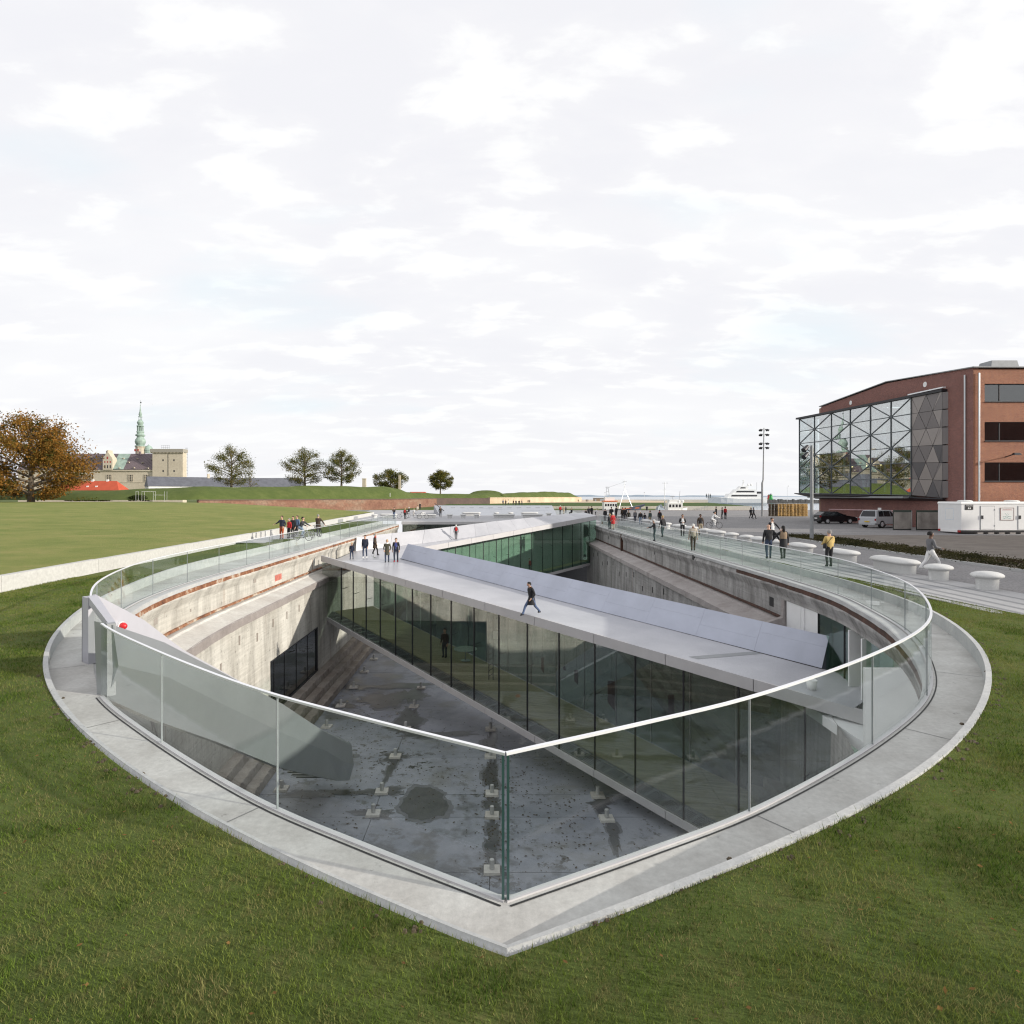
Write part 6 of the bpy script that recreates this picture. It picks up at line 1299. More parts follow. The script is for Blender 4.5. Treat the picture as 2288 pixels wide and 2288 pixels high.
# ------------------------------------------------------------------ people: one skinned body each, hair, coats and bags as its children
SKIN = {'l': (.50,.30,.21), 'm': (.40,.23,.155), 'd': (.13,.065,.04)}
_pm = {}
def pmat(kind, col):
    k = (kind, tuple(round(c, 3) for c in col))
    if k not in _pm: _pm[k] = flat(kind, col, .55 if kind == 'skin_tone' else .85, 0, .10, 6)
    return _pm[k]
CLOTH = {'black': (.016,.016,.019), 'navy': (.022,.028,.050), 'jeans': (.075,.11,.20), 'dkjeans': (.030,.045,.085), 'red': (.42,.018,.020), 'grey': (.13,.13,.14), 'dkgrey': (.045,.046,.052), 'beige': (.42,.37,.30), 'white': (.72,.72,.72),
         'olive': (.060,.058,.040), 'brown': (.055,.036,.024), 'khaki': (.30,.25,.17), 'yellow': (.50,.36,.13), 'orange': (.34,.075,.025), 'blue': (.06,.075,.24), 'teal': (.03,.055,.06), 'plaid': (.05,.075,.07), 'denim': (.08,.13,.22), 'ltjeans': (.20,.27,.36), 'fur': (.24,.17,.11)}
HAIR = {'black': (.010,.009,.009), 'brown': (.05,.030,.018), 'blond': (.38,.26,.11), 'white': (.62,.61,.58), 'grey': (.22,.21,.20), 'bald': None}
def skeleton(pose, fingers):
    """joints of a 1.75 m adult facing +Y; returns (points, radii, edges, region per edge)"""
    st = pose.get('stride', .0); lean = pose.get('lean', 0.0); sit = pose.get('sit', False); tw = pose.get('head', 0.0); nod = pose.get('nod', 0.0)
    P, R, E, G = [], [], [], []
    def v(p, r): P.append(Vector(p)); R.append(r if isinstance(r, tuple) else (r, r)); return len(P)-1
    def e(a, b, g): E.append((a, b)); G.append(g)
    hz = .93-.10*abs(st)**1.2 if not sit else .50
    pel = v((0,0,hz), (.155,.115))
    def up(h, dy=0.0): a = lean; return (0, math.sin(a)*h+dy, hz+math.cos(a)*h)
    wst = v(up(.20), (.140,.105)); chs = v(up(.40), (.165,.115)); nkb = v(up(.53), (.085,.075)); 
    e(pel, wst, 'top'); e(wst, chs, 'top'); e(chs, nkb, 'top')
    hd = lambda h, f=0.0: Vector(up(.53))+Vector((math.sin(tw)*f, math.cos(tw)*f*math.cos(nod)+math.sin(lean*.4+nod)*h, math.cos(lean*.4+nod)*h-math.sin(nod)*f*.6))
    nk = v(hd(.075, .01), .054); chin = v(hd(.135, .035), (.066,.070)); mid = v(hd(.215, .022), (.082,.096)); top = v(hd(.285, .005), (.066,.078))
    e(nkb, nk, 'skin'); e(nk, chin, 'head'); e(chin, mid, 'head'); e(mid, top, 'head')
    nose = v(hd(.185, .125), .014); e(mid, nose, 'head')
    for s in (-1, 1):
        hip = v((s*.095, 0, hz-.04), (.098,.10)); e(pel, hip, 'legs')
        f = st*s
        if pose.get('bike'): kn = (s*.11, .36 if s > 0 else .30, hz-.16 if s > 0 else hz-.34); an = (s*.11, .22 if s > 0 else .16, hz-.56 if s > 0 else hz-.74)
        elif sit: kn = (s*.12, .42, hz+.0); an = (s*.12, .40, .08)
        else:
            an = (s*.095, f*.62, .085+(.10 if f < -.25 else 0)); kn = (s*.105, f*.62*.5+(.06 if f > 0 else .055)+.02*abs(st), .49-.03*abs(st))
        k = v(kn, .062); a = v(an, .043); to = v((an[0]+s*.015, an[1]+.15, max(.03, an[2]-.055)), (.040,.030)); heel = v((an[0], an[1]-.045, max(.03, an[2]-.05)), .034)
        e(hip, k, 'legs'); e(k, a, 'legs'); e(a, to, 'shoe'); e(a, heel, 'shoe')
        sh = v(Vector(up(.475))+Vector((s*.185, 0, 0)), .068); e(chs, sh, 'top')
        S_ = P[sh]; arm = pose.get('armR' if s > 0 else 'armL', 'down')
        if arm == 'down': el, wr = S_+Vector((s*.055, -.02+.18*(-f), -.28)), S_+Vector((s*.065, .05+.34*(-f), -.53))
        elif arm == 'pocket': el, wr = S_+Vector((s*.09, -.09, -.27)), S_+Vector((s*.03, .08, -.46))
        elif arm == 'fold': el, wr = S_+Vector((s*.07, -.02, -.28)), S_+Vector((-s*.12, .20, -.30))
        elif arm == 'rail': el, wr = S_+Vector((s*.07, .16, -.24)), S_+Vector((s*.02, .42, -.30))
        elif arm == 'phone': el, wr = S_+Vector((s*.07, .08, -.26)), S_+Vector((-s*.06, .28, -.06))
        elif arm == 'bars': el, wr = S_+Vector((s*.05, .22, -.20)), S_+Vector((s*.05, .48, -.28))
        elif arm == 'out': el, wr = S_+Vector((s*.20, .02, -.21)), S_+Vector((s*.33, .06, -.42))
        elif arm == 'hug': el, wr = S_+Vector((s*.22, -.02, -.17)), S_+Vector((s*.36, .06, -.24))
        elif arm == 'front': el, wr = S_+Vector((s*.06, .06, -.27)), S_+Vector((s*-.04, .34, -.33))
        i = v(el, .050); w = v(wr, .036); d = (Vector(wr)-Vector(el)).normalized(); h = v(Vector(wr)+d*.075, (.036,.024))
        e(sh, i, 'top'); e(i, w, 'top'); e(w, h, 'skin')
        if fingers:
            side = d.cross(Vector((0, 1, .1))).normalized()
            for q in range(4):
                o = side*(q-1.5)*.019; t1 = v(P[h]+d*.045+o, .0095); t2 = v(P[h]+d*(.082-.006*abs(q-1.4))+o*1.05+Vector((0,.018,0)), .008); e(h, t1, 'skin'); e(t1, t2, 'skin')
            t1 = v(Vector(wr)+d*.05+Vector((-s*.01,.045,0)), .011); e(w, t1, 'skin')
    return P, R, E, G
PEOPLE = []
def person(pos, h, yaw, top, legs, hair, label, group=None, pose=None, skin='l', shoe='black', bulk=1.0, coat=None, bag=None, scarf=None, hairlen=0.0, shirt=None, hat=None):
    PEOPLE.append(dict(pos=Vector(pos), h=h, yaw=yaw, top=top, legs=legs, hair=hair, label=label, group=group, pose=pose or {}, skin=skin, shoe=shoe, bulk=bulk, coat=coat, bag=bag, scarf=scarf, hairlen=hairlen, shirt=shirt, hat=hat))
def px_person(u, v, z, hpx, *a, **k):
    p = on_deck(u, v) if z == 'deck' else pix(u, v, z); 
    if k.get('real'): h = k.pop('real')
    else: h = min(1.92, max(1.15, hpx*p.y/FPX))
    person(p, h, *a, **k)
Q = ZQ+.003
# --- on the roof decks
px_person(786,1250,'deck',39, 175,'navy','dkjeans','blond','small boy in navy hooded top walking on the white deck', pose={'stride':.25}, real=1.28)
px_person(815.7,1246.7,'deck',51, 172,'navy','dkjeans','brown','man in dark padded jacket and jeans beside the small boy', pose={'stride':.22}, shoe='white', bulk=1.15)
px_person(838,1241,'deck',49, -70,'brown','black','grey','woman with red scarf and blue bag turned away on the deck', pose={'stride':.3,'armR':'pocket'}, coat='brown', scarf='red', bag=('blue','side'))
px_person(865,1257,'deck',51.5, 180,'olive','dkjeans','blond','blond woman in dark parka and white scarf on the deck', pose={'stride':.25,'armL':'pocket','armR':'pocket'}, coat='olive', scarf='white', hairlen=.22)
px_person(885,1256,'deck',54, 178,'black','navy','brown','man with blue jumper under open black jacket and red shoes', pose={'stride':.22}, shoe='red', shirt='blue')
px_person(1019,1203.5,'deck',33, 10,'grey','dkgrey','white','white haired man with red backpack walking up the far deck', pose={'stride':.2}, bag=('red','back'))
px_person(1187.5,1375,'deck',71, 118,'black','jeans','black','man in black coat and blue jeans striding across the near bridge roof', pose={'stride':.72,'lean':.12,'nod':.35,'armL':'pocket'}, coat='black', real=1.64)
# --- group by the white wall on the left
LG = 'people gathered by the white wall on the left'
px_person(630,1205,.34,52, 160,'navy','orange','brown','man in orange trousers and navy jacket, one arm round his neighbour', LG, pose={'armL':'pocket','armR':'hug'}, bulk=1.12)
px_person(646,1203,.34,44, 150,'red','black','grey','short woman in red jacket in the group by the white wall', LG, pose={'armR':'pocket'})
px_person(655,1201,.34,47, 165,'black','black','brown','dark clothed woman standing behind the red jacket', LG, pose={})
px_person(664,1198.5,.34,46, 150,'denim','dkgrey','brown','man in pale denim jacket behind the bent cyclist', LG, pose={})
px_person(711,1199,.34,49, -12,'brown','black','grey','man in dark brown coat seen from behind holding a bicycle', LG, pose={'armL':'bars','armR':'out'}, coat='brown', bulk=1.15)
# --- plaza
PG = 'people on the plaza beyond the far deck'
px_person(880.5,1159.5,Q,25.5, 160,'black','jeans','black','person in dark jacket and jeans taking a picture on the plaza', PG, pose={'armL':'phone','armR':'phone'})
px_person(905,1160,Q,25, -15,'brown','black','blond','person with red backpack standing between two bicycles', PG, bag=('red','back'))
px_person(913.6,1148.5,Q,20, 60,'black','black','white','white haired person in black on the plaza behind the bicycles', PG, pose={'sit':True}, real=1.7)
px_person(933,1142,Q,15, 30,'beige','beige','brown','person in pale clothes sitting left of a black coated person', PG, pose={'sit':True}, real=1.65)
px_person(938.5,1139.5,Q,16, 180,'black','black','white','white haired person in black coat near the brick wall corner', PG, coat='black')
px_person(984,1156,Q,24.5, 5,'dkgrey','black','brown','lone walker with brown backpack crossing the plaza', PG, pose={'stride':.3}, bag=('brown','back'))
px_person(925,1152,Q,13, 90,'white','beige','blond','child in pale jacket beside the bicycles', PG, real=1.2)
px_person(1252,1149.5,Q,20, 20,'red','dkgrey','white','white haired man in red jacket at the end of the sloping roof', PG)
px_person(1259.5,1148.5,Q,19, 20,'khaki','khaki','brown','person in tan coat next to the red jacketed man', PG, coat='khaki')
px_person(1277,1151,Q,14, 120,'black','black','black','person in black sitting alone left of the roof ridge', PG, pose={'sit':True}, real=1.7)
px_person(1264,1146,Q,15, 0,'dkgrey','black','grey','dark figure behind the tan coat', PG)
FG = 'tiny distant people before the pale rampart wall'
for i, (u, v, c) in enumerate(((1124,1129,'denim'),(1130,1129.5,'brown'),(1136,1129.5,'white'),(1147,1130,'black'),(1153,1130.5,'grey'),(1160,1130.5,'black'),(1166,1130.5,'dkgrey'))):
    px_person(u, v, .9, 9, 40*i, c, 'dkgrey', 'brown', 'distant person in a loose crowd beyond the sloping roof', 'distant crowd beyond the sloping roof', real=1.72)
for u in (1180, 1183.5): px_person(u, 1124.5, .3, 6.2, 0, 'black', 'black', 'black', 'one of two tiny dark walkers before the pale rampart wall', FG, real=1.75, pose={'stride':.2})
for u, v in ((1292,1122.5),(1310,1122),(1313.5,1122)): px_person(u, v, .3, 6, 0, 'black', 'dkgrey', 'black', 'tiny dark walker near the end of the rampart wall', FG, real=1.75)
# --- crowd on the right along the glass
RG = 'crowd along the glass balustrade at right'
px_person(1309,1156,Q,18, 200,'black','black','black','person in black crouching at the roof ridge', RG, pose={'sit':True}, real=1.65)
px_person(1315.5,1156,Q,24, 160,'dkgrey','black','grey','tall man in dark suit left of the pair at the roof ridge', RG)
px_person(1322,1155,Q,24, 210,'black','black','black','man in black next to the tall man at the roof ridge', RG)
px_person(1330.5,1154,Q,19, -100,'white','black','black','person in white shirt leaning over a bench', RG, pose={'lean':.6})
px_person(1352,1164,Q,27, 10,'black','black','brown','person in wide black jacket at the left end of the glass', RG, bulk=1.15)
px_person(1362.5,1183,.0,35, 30,'dkgrey','teal','blond','blond person in dark jacket beside the red coat at the glass', RG)
px_person(1369.5,1183.5,.0,38, 20,'red','beige','white','white haired woman in red coat and pale skirt at the glass', RG, coat='red')
px_person(1366,1162,Q,29, -20,'black','black','brown','person in black right behind the red coat', RG, bulk=1.2)
px_person(1377,1158,Q,27, 40,'black','black','black','tall person in black behind the red coated woman', RG)
px_person(1391,1163,Q,29, 20,'brown','black','brown','person in brown jacket left of the seated man', RG, bulk=1.15)
px_person(1397,1163.5,Q,29, -10,'black','black','black','person in black carrying a bag beside the seated man', RG, bag=('black','side'))
px_person(1404.5,1161,Q,19, 170,'olive','olive','brown','man in olive jacket seated on a bollard bench', RG, pose={'sit':True,'lean':.2}, real=1.72)
px_person(1419,1168,Q,28, 10,'grey','navy','grey','woman in light grey cardigan in the crowd', RG)
px_person(1431,1172,Q,30, -5,'black','ltjeans','white','white haired person in black jacket and pale jeans', RG, bulk=1.2)
px_person(1440.5,1170,Q,24, 15,'black','jeans','black','short person in black next to the pale jeans', RG, pose={'stride':.3})
px_person(1452.5,1172,Q,31, 35,'plaid','khaki','brown','man in dark green plaid shirt in the crowd', RG, bulk=1.15)
px_person(1474,1170,Q,30, -30,'black','black','black','person in black with a red hood near the blond woman', RG, scarf='red', bulk=1.15)
px_person(1480.5,1200,Q,48, 25,'black','teal','blond','blond woman in black jacket standing at the glass', RG, pose={'stride':.2}, real=1.74)
px_person(1463,1209,.0,52, 75,'black','teal','white','white haired man in black leaning both hands on the handrail', RG, pose={'armL':'rail','armR':'rail','lean':.12}, real=1.72)
px_person(1525,1198,Q,46, 175,'black','black','brown','man in black suit with white shirt and dark tie', RG, pose={'armL':'fold','armR':'fold'}, skin='m', shirt='white', real=1.78)
px_person(1548.8,1231,.0,63, -8,'beige','brown','white','white haired man in beige jacket walking along the glass', RG, pose={'stride':.18}, bulk=1.15, real=1.78)
px_person(1565,1195,Q,41, 178,'brown','khaki','black','man in brown jacket wearing a white badge', RG, skin='d', shirt='black', real=1.76)
px_person(1717.6,1248.5,Q,76, -8,'black','dkjeans','bald','bald man in black jacket holding a woman by the hand', RG, pose={'armR':'out','stride':.12}, real=1.83, bulk=1.1)
px_person(1750,1249,Q,74.5, -5,'black','black','black','ponytailed woman in fur vest holding the bald man by the hand', RG, pose={'armL':'out','stride':.15}, coat='black', hairlen=.30, bag=('fur','vest'), real=1.74)
px_person(1725,1216,Q,56, 185,'black','black','black','man in black suit facing the couple, arm stretched out', RG, pose={'armL':'out','armR':'down'}, real=1.80, shirt='white')
px_person(1853,1266.5,Q,81, 5,'yellow','black','grey','grey haired woman in yellow jacket with black shoulder bag', RG, pose={'armL':'front','armR':'front'}, bag=('black','side'), bulk=1.22, real=1.70)
px_person(2079,1278,Q,83, -95,'grey','white','black','man in grey blazer and white trousers striding to the right', None, pose={'stride':.62,'armL':'front','armR':'front'}, skin='d', shoe='white', shirt='white', real=1.80)
QG = 'walkers far out on the quay'
px_person(1600,1158,Q,26, 90,'black','black','black','person in black hood behind the cyclist in white', QG, pose={'stride':.2})
px_person(1613.5,1160,Q,26, 60,'black','black','black','person in black next to the red jacket on the quay', QG)
px_person(1620.5,1160,Q,28, -60,'red','black','brown','person in red jacket facing a black clothed friend on the quay', QG)
px_person(1678,1160,Q,26, -85,'black','black','black','left walker of a dark pair with backpack before the lamp mast', QG, pose={'stride':.4}, bag=('black','back'))
px_person(1683.5,1159.5,Q,26, -85,'dkgrey','black','black','right walker of a dark pair before the lamp mast', QG, pose={'stride':.5})
for i, u in enumerate((1578.5, 1582.8, 1587)):
    p = dep(u, 1113, 368); person(p, 2.6, 90*i, 'teal', 'teal', 'black', 'dark green standing figure on the pier by the bow of the yacht', 'dark green figures by the yacht')
# --- people inside the two glazed bridges
t_, P_ = A1.find(994, 1427, 2.4); person((P_.x, P_.y, A1.bot(t_)+.34), 1.75, 150, 'brown', 'dkgrey', 'brown', 'person standing inside the near bridge behind the glass')
t_, P_ = A2.find(1182, 1255, 2.0); person((P_.x, P_.y, A2.bot(t_)+.34), 1.72, 160, 'red', 'black', 'brown', 'person in dark red walking inside the far bridge', pose={'stride':.35})

def build_people():
    tmp = []
    for q in PEOPLE:
        near = q['h']/max(q['pos'].y, 1)*FPX > 45
        P, R, E, G = skeleton(q['pose'], near)
        me = bpy.data.meshes.new('body'); me.from_pydata([tuple(p) for p in P], E, []); o = bpy.data.objects.new('person', me); COL.objects.link(o)
        m = o.modifiers.new('skin', 'SKIN'); m.use_smooth_shade = True
        bk = q['bulk']*1.10
        leg_i = {i for (a, b), g in zip(E, G) if g == 'legs' for i in (a, b)}
        top_i = {i for (a, b), g in zip(E, G) if g in ('top',) for i in (a, b)}
        for i, sv_ in enumerate(me.skin_vertices[0].data):
            f = bk if i in top_i else 1.13 if i in leg_i else 1.06; sv_.radius = (R[i][0]*f, R[i][1]*f); sv_.use_root = (i == 0)
        s = o.modifiers.new('sub', 'SUBSURF'); s.levels = 1; s.render_levels = 1
        tmp.append((q, o, P, E, G, near))
    dg = bpy.context.evaluated_depsgraph_get(); dg.update()
    for q, o, P, E, G, near in tmp:
        me = bpy.data.meshes.new_from_object(o.evaluated_get(dg)); me.name = 'person_body'
        o.modifiers.clear(); old = o.data; o.data = me; bpy.data.meshes.remove(old)
        sk = pmat('skin_tone', SKIN[q['skin']]); tp_ = pmat('jacket_cloth', CLOTH[q['top']]); lg = pmat('trouser_cloth', CLOTH[q['legs']]); sh = pmat('shoe_leather', CLOTH[q['shoe']])
        sr_ = pmat('shirt_cloth', CLOTH[q['shirt'] or q['top']])
        me.materials.clear()
        for x in (sk, tp_, lg, sh, sr_): me.materials.append(x)
        idx = {'skin': 0, 'head': 0, 'top': 1, 'legs': 2, 'shoe': 3}
        A = np.array([P[a] for a, b in E]); B = np.array([P[b] for a, b in E]); D = B-A; L2 = (D*D).sum(1)+1e-9
        n = len(me.polygons); C = np.zeros(n*3); me.polygons.foreach_get('center', C); C = C.reshape(-1, 3)
        t = np.clip(((C[:, None]-A[None])*D[None]).sum(2)/L2[None], 0, 1); dist = np.linalg.norm(C[:, None]-A[None]-D[None]*t[..., None], axis=2)
        reg = np.array([idx[g] for g in G]); best = reg[np.argmin(dist, axis=1)]
        hz = P[0].z; best[(best == 1) & (C[:, 2] < hz-.07)] = 2
        if q['shirt']: best[(best == 1) & (np.abs(C[:, 0]) < .062) & (C[:, 1] > P[2].y+.03) & (C[:, 2] > hz+.05)] = 4
        me.polygons.foreach_set('material_index', best.astype(np.int32)); me.polygons.foreach_set('use_smooth', [True]*n); me.update()
        sc = q['h']/1.75; o.scale = (sc, sc, sc); o.location = q['pos']; o.rotation_euler = (0, 0, math.radians(q['yaw']))
        tag(o, q['label'], 'person', q['group'])
        pose = q['pose']; mid = P[6]; 
        def child(mb, name, mat, smooth=True): return mb.build(name, mat, o, smooth=smooth, local=True)
        tw = pose.get('head', 0.0)
        if q['hair'] != 'bald' and near or (q['hair'] not in ('bald',)):
            hm = pmat('hair', HAIR[q['hair']]); mb = MB(); c = mid+Vector((0,-.012,.012))
            rows = []
            for k in range(6):
                th = math.pi*.5*k/5; rr = math.cos(th); zz = math.sin(th)
                rows.append([(c.x+.091*rr*math.cos(a), c.y-.014+.103*rr*math.sin(a)-(.02 if math.sin(a) < 0 else 0)*rr, c.z+.006+.094*zz-(.075 if (math.sin(a) < .25 and k == 0) else 0)+(.02 if (math.sin(a) > .6 and k == 0) else 0)) for a in np.linspace(0, 2*math.pi, 13)[:-1]])
            mb.loft(rows, closed=True); mb.poly(rows[-1])
            if q['hairlen']:
                l = q['hairlen']; mb.tube([c+Vector((0,-.09,-.0)), c+Vector((0,-.115,-.5*l)), c+Vector((0,-.12,-l))], [.075,.07,.03], 8)
            child(mb, 'hair', hm)
        if near:
            mb = MB()
            for s in (-1, 1): mb.lathe([(0,-.008),(.011,0),(0,.008)], P[7-0]*0+Vector((s*.032, P[5].y+.075 if False else mid.y+.092, mid.z-.012)), 6)
            child(mb, 'eye', M['black'])
            mb = MB(); mb.bar(mid+Vector((-.022,.088,-.075)), mid+Vector((.022,.088,-.075)), .012, .010); child(mb, 'mouth', pmat('lip', (.25,.09,.07)), False)
            mb = MB()
            for s in (-1, 1): mb.lathe([(0,-.03),(.018,-.01),(.018,.015),(0,.03)], mid+Vector((s*.092,-.005,-.02)), 6)
            child(mb, 'ear', sk)
        if q['coat']:
            bk = q['bulk']; a = P[1]; b = P[0]; mb = MB(); rows = []
            for k, (dz, rx, ry) in enumerate(((.22,.155,.125),(.05,.165,.130),(-.12,.185,.150),(-.32,.20,.165))):
                f = pose.get('stride', 0)*.10*(k/3); rows.append([(b.x+rx*bk*math.cos(t_), b.y+(ry*bk+f)*math.sin(t_), b.z+dz) for t_ in np.linspace(0, 2*math.pi, 15)[:-1]])
            mb.loft(rows, closed=True); child(mb, 'coat_skirt', pmat('jacket_cloth', CLOTH[q['coat']]))
        if q['scarf']:
            c = P[3]+Vector((0,.015,.03)); mb = MB(); rows = []
            for dz, r in ((-.05,.10),(-.02,.115),(.03,.105),(.055,.075)): rows.append([(c.x+r*math.cos(a), c.y+r*.9*math.sin(a), c.z+dz) for a in np.linspace(0, 2*math.pi, 13)[:-1]])
            mb.loft(rows, closed=True); child(mb, 'scarf', pmat('scarf_cloth', CLOTH[q['scarf']]))
        if q['bag']:
            col, kind = q['bag']; m_ = pmat('bag_cloth', CLOTH[col]); ch = P[2]; mb = MB()
            if kind == 'back':
                rows = []
                for dz, w, d_ in ((-.30,.10,.05),(-.26,.145,.085),(-.05,.15,.09),(.10,.12,.07),(.14,.06,.03)): rows.append([(w*math.cos(a), ch.y-.165+d_*math.sin(a), ch.z+dz) for a in np.linspace(0, 2*math.pi, 11)[:-1]])
                mb.loft(rows, closed=True); mb.poly(rows[0]); mb.poly(rows[-1])
                for s in (-1, 1): mb.bar((s*.10,ch.y-.10,ch.z+.10),(s*.11,ch.y+.12,ch.z+.02), .04, .012)
                child(mb, 'backpack', m_)
            elif kind == 'vest':
                rows = []
                for dz, rx, ry in ((-.24,.18,.15),(-.05,.20,.16),(.08,.19,.14),(.14,.11,.10)): rows.append([(rx*math.cos(a), ch.y+ry*math.sin(a)-.01, ch.z+dz) for a in np.linspace(0, 2*math.pi, 13)[:-1]])
                mb.loft(rows, closed=True); child(mb, 'fur_vest', m_)
            else:
                s = -1; rows = []
                for dz, w, d_ in ((-.14,.09,.05),(-.10,.13,.07),(.06,.12,.06),(.10,.08,.03)): rows.append([(s*.235+d_*math.cos(a), P[0].y-.02+w*math.sin(a), P[0].z+.10+dz) for a in np.linspace(0, 2*math.pi, 11)[:-1]])
                mb.loft(rows, closed=True); mb.poly(rows[0]); mb.poly(rows[-1]); mb.bar((s*.20,P[0].y-.1,P[0].z+.2),(-s*.09,ch.y-.13,ch.z+.12), .035, .012)
                child(mb, 'shoulder_bag', m_)
# --- bicycles
def bicycle(loc, rz, label, col, lean=0.0, sc=1.0, group='bicycles'):
    r = empty('bicycle', loc, label, 'bicycle', group, rz); r.rotation_euler = (lean, 0, rz); r.scale = (sc, sc, sc)
    fm_ = flat('bicycle_paint', col, .35, .3)
    W0, W1, BB, ST, HT = Vector((-.52,0,.34)), Vector((.54,0,.34)), Vector((-.06,0,.30)), Vector((-.20,0,.86)), Vector((.38,0,.86))
    for c in (W0, W1):
        t = MB(); t.tube([c+Vector((math.cos(a)*.325,0,math.sin(a)*.325)) for a in np.linspace(0, 2*math.pi, 21)], .022, 6, caps=False); o = t.build('wheel', M['black'], r, local=True)
        s = MB()
        for k in range(8): a = k*math.pi/4; s.bar(c, c+Vector((math.cos(a)*.32,0,math.sin(a)*.32)), .006, .006)
        s.tube([c+Vector((0,-.05,0)), c+Vector((0,.05,0))], .03, 8); s.build('spoke', M['steel'], o, local=True)
    f = MB()
    for a, b in ((BB,ST),(BB,HT-Vector((-.03,0,.1))),(ST,HT),(BB,W0),(ST,W0),(HT,W1)): f.tube([a, b], .018, 6)
    f.tube([HT, HT+Vector((-.03,0,.14))], .014, 6); f.build('frame', fm_, r, local=True)
    h = MB(); h.tube([HT+Vector((-.10,-.28,.16)), HT+Vector((-.03,-.1,.15)), HT+Vector((-.03,.1,.15)), HT+Vector((-.10,.28,.16))], .013, 6); h.build('handlebar', M['steel'], r, local=True)
    s = MB(); s.hexa([ST+Vector((-.14,-.08,.06)), ST+Vector((.13,-.02,.06)), ST+Vector((.13,.02,.06)), ST+Vector((-.14,.08,.06))], [ST+Vector((-.14,-.07,.11)), ST+Vector((.13,-.015,.09)), ST+Vector((.13,.015,.09)), ST+Vector((-.14,.07,.11))]); s.tube([ST, ST+Vector((0,0,.07))], .014, 6); s.build('saddle', M['black'], r, local=True)
    c_ = MB(); c_.tube([BB+Vector((0,-.05,0)), BB+Vector((0,.05,0))], .09, 12); c_.bar(BB+Vector((0,-.07,0)), BB+Vector((.10,-.07,-.14)), .02, .02); c_.bar(BB+Vector((0,.07,0)), BB+Vector((-.10,.07,.14)), .02, .02); c_.build('crank', M['steel'], r, local=True)
    return r
def rider(u, v, z, hd, blab, bcol, scale, **k):
    p = pix(u, v, z); bicycle(p, hd, blab, bcol); fw = Vector((math.cos(hd), math.sin(hd), 0))
    person(p-fw*.22+Vector((0,0,.05)), k.pop('h', 1.75), math.degrees(hd)-90, k.pop('top'), k.pop('legs'), k.pop('hair'), k.pop('label'), k.pop('group', None), pose=dict(bike=True, lean=.55, armL='bars', armR='bars', nod=-.35), **k)
rider(1595.5, 1181, Q, 0.05, 'black bicycle ridden by the person in white', (.02,.02,.022), 1, top='white', legs='white', hair='black', label='cyclist dressed in white riding across the quay', shoe='white', group=QG)
rider(676, 1208, .345, math.radians(-20), 'white bicycle ridden by the bent cyclist by the white wall', (.6,.6,.6), 1, top='dkgrey', legs='ltjeans', hair='black', label='cyclist in grey jacket bent over the handlebar by the white wall', group=LG)
bicycle(pix(706,1201,.34), math.radians(75), 'dark bicycle held by the man in the brown coat', (.05,.05,.055))
bicycle(pix(945,1159.5,Q), math.radians(4), 'silver bicycle standing right of the red backpack on the plaza', (.45,.45,.46)); bicycle(pix(900,1158.5,Q), math.radians(8), 'dark parked bicycle left of the red backpack on the plaza', (.06,.06,.06)); bicycle(pix(920,1157,Q), math.radians(-170), 'grey parked bicycle behind the other two on the plaza', (.25,.25,.26))
build_people()

# ------------------------------------------------------------------ grass, planting, soil crumbs
def grass_field(name, mat, n, xr, yr, hmin, hmax, wid, seed, accept, surf, kind='stuff'):
    rg = np.random.default_rng(seed); X = rg.uniform(*xr, n); Y = yr[0]+(yr[1]-yr[0])*rg.random(n)**1.7
    k = accept(X, Y, rg); X, Y = X[k], Y[k]; Z = surf(X, Y); ok = np.isfinite(Z); X, Y, Z = X[ok], Y[ok], Z[ok]; n = len(X)
    cl = .6+.8*(np.sin(X*1.9+np.sin(Y*1.3)*2)*np.sin(Y*2.3+np.sin(X*.9)*2)*.5+.5)
    h = rg.uniform(hmin, hmax, n)*cl; a = rg.uniform(0, 2*math.pi, n); ln = rg.uniform(.25, 1.0, n)*h; b = rg.uniform(0, 2*math.pi, n); w = wid*rg.uniform(.7, 1.3, n)*(1+Y*.06)
    P0 = np.column_stack([X-np.cos(a)*w, Y-np.sin(a)*w, Z-.01]); P1 = np.column_stack([X+np.cos(a)*w, Y+np.sin(a)*w, Z-.01]); P2 = np.column_stack([X+np.cos(b)*ln, Y+np.sin(b)*ln, Z+h])
    v = np.stack([P0, P1, P2], 1).reshape(-1, 3); me = bpy.data.meshes.new(name); me.vertices.add(3*n); me.vertices.foreach_set('co', v.astype(np.float32).ravel())
    me.loops.add(3*n); me.loops.foreach_set('vertex_index', np.arange(3*n, dtype=np.int32)); me.polygons.add(n); me.polygons.foreach_set('loop_start', np.arange(0, 3*n, 3, dtype=np.int32)); me.polygons.foreach_set('loop_total', np.full(n, 3, dtype=np.int32))
    me.materials.append(mat); me.update(); return put(name, me, kind=kind)
def blade_mat(name, stops, brown):
    t = NT(name); a = t.noise(.55, 5, .65, dist=.3); b = t.noise(3.2, 7, .74); c = t.noise(26, 4, .7)
    col = t.ramp(a, stops); col = t.mix(t.math('MULTIPLY', t.ramp(b, [(.46, 0.0), (.66, 1.0)]), .72), col, brown); col = t.mix(1.0, col, t.ramp(c, [(.25, .42), (.75, 1.6)]), 'MULTIPLY')
    d = t.node('ShaderNodeBsdfDiffuse'); t.put(d.inputs[0], col); tl = t.node('ShaderNodeBsdfTranslucent'); t.put(tl.inputs[0], col); mx = t.node('ShaderNodeMixShader'); mx.inputs[0].default_value = .35
    t.L.new(d.outputs[0], mx.inputs[1]); t.L.new(tl.outputs[0], mx.inputs[2]); t.L.new(mx.outputs[0], t.out.inputs['Surface']); return t.m
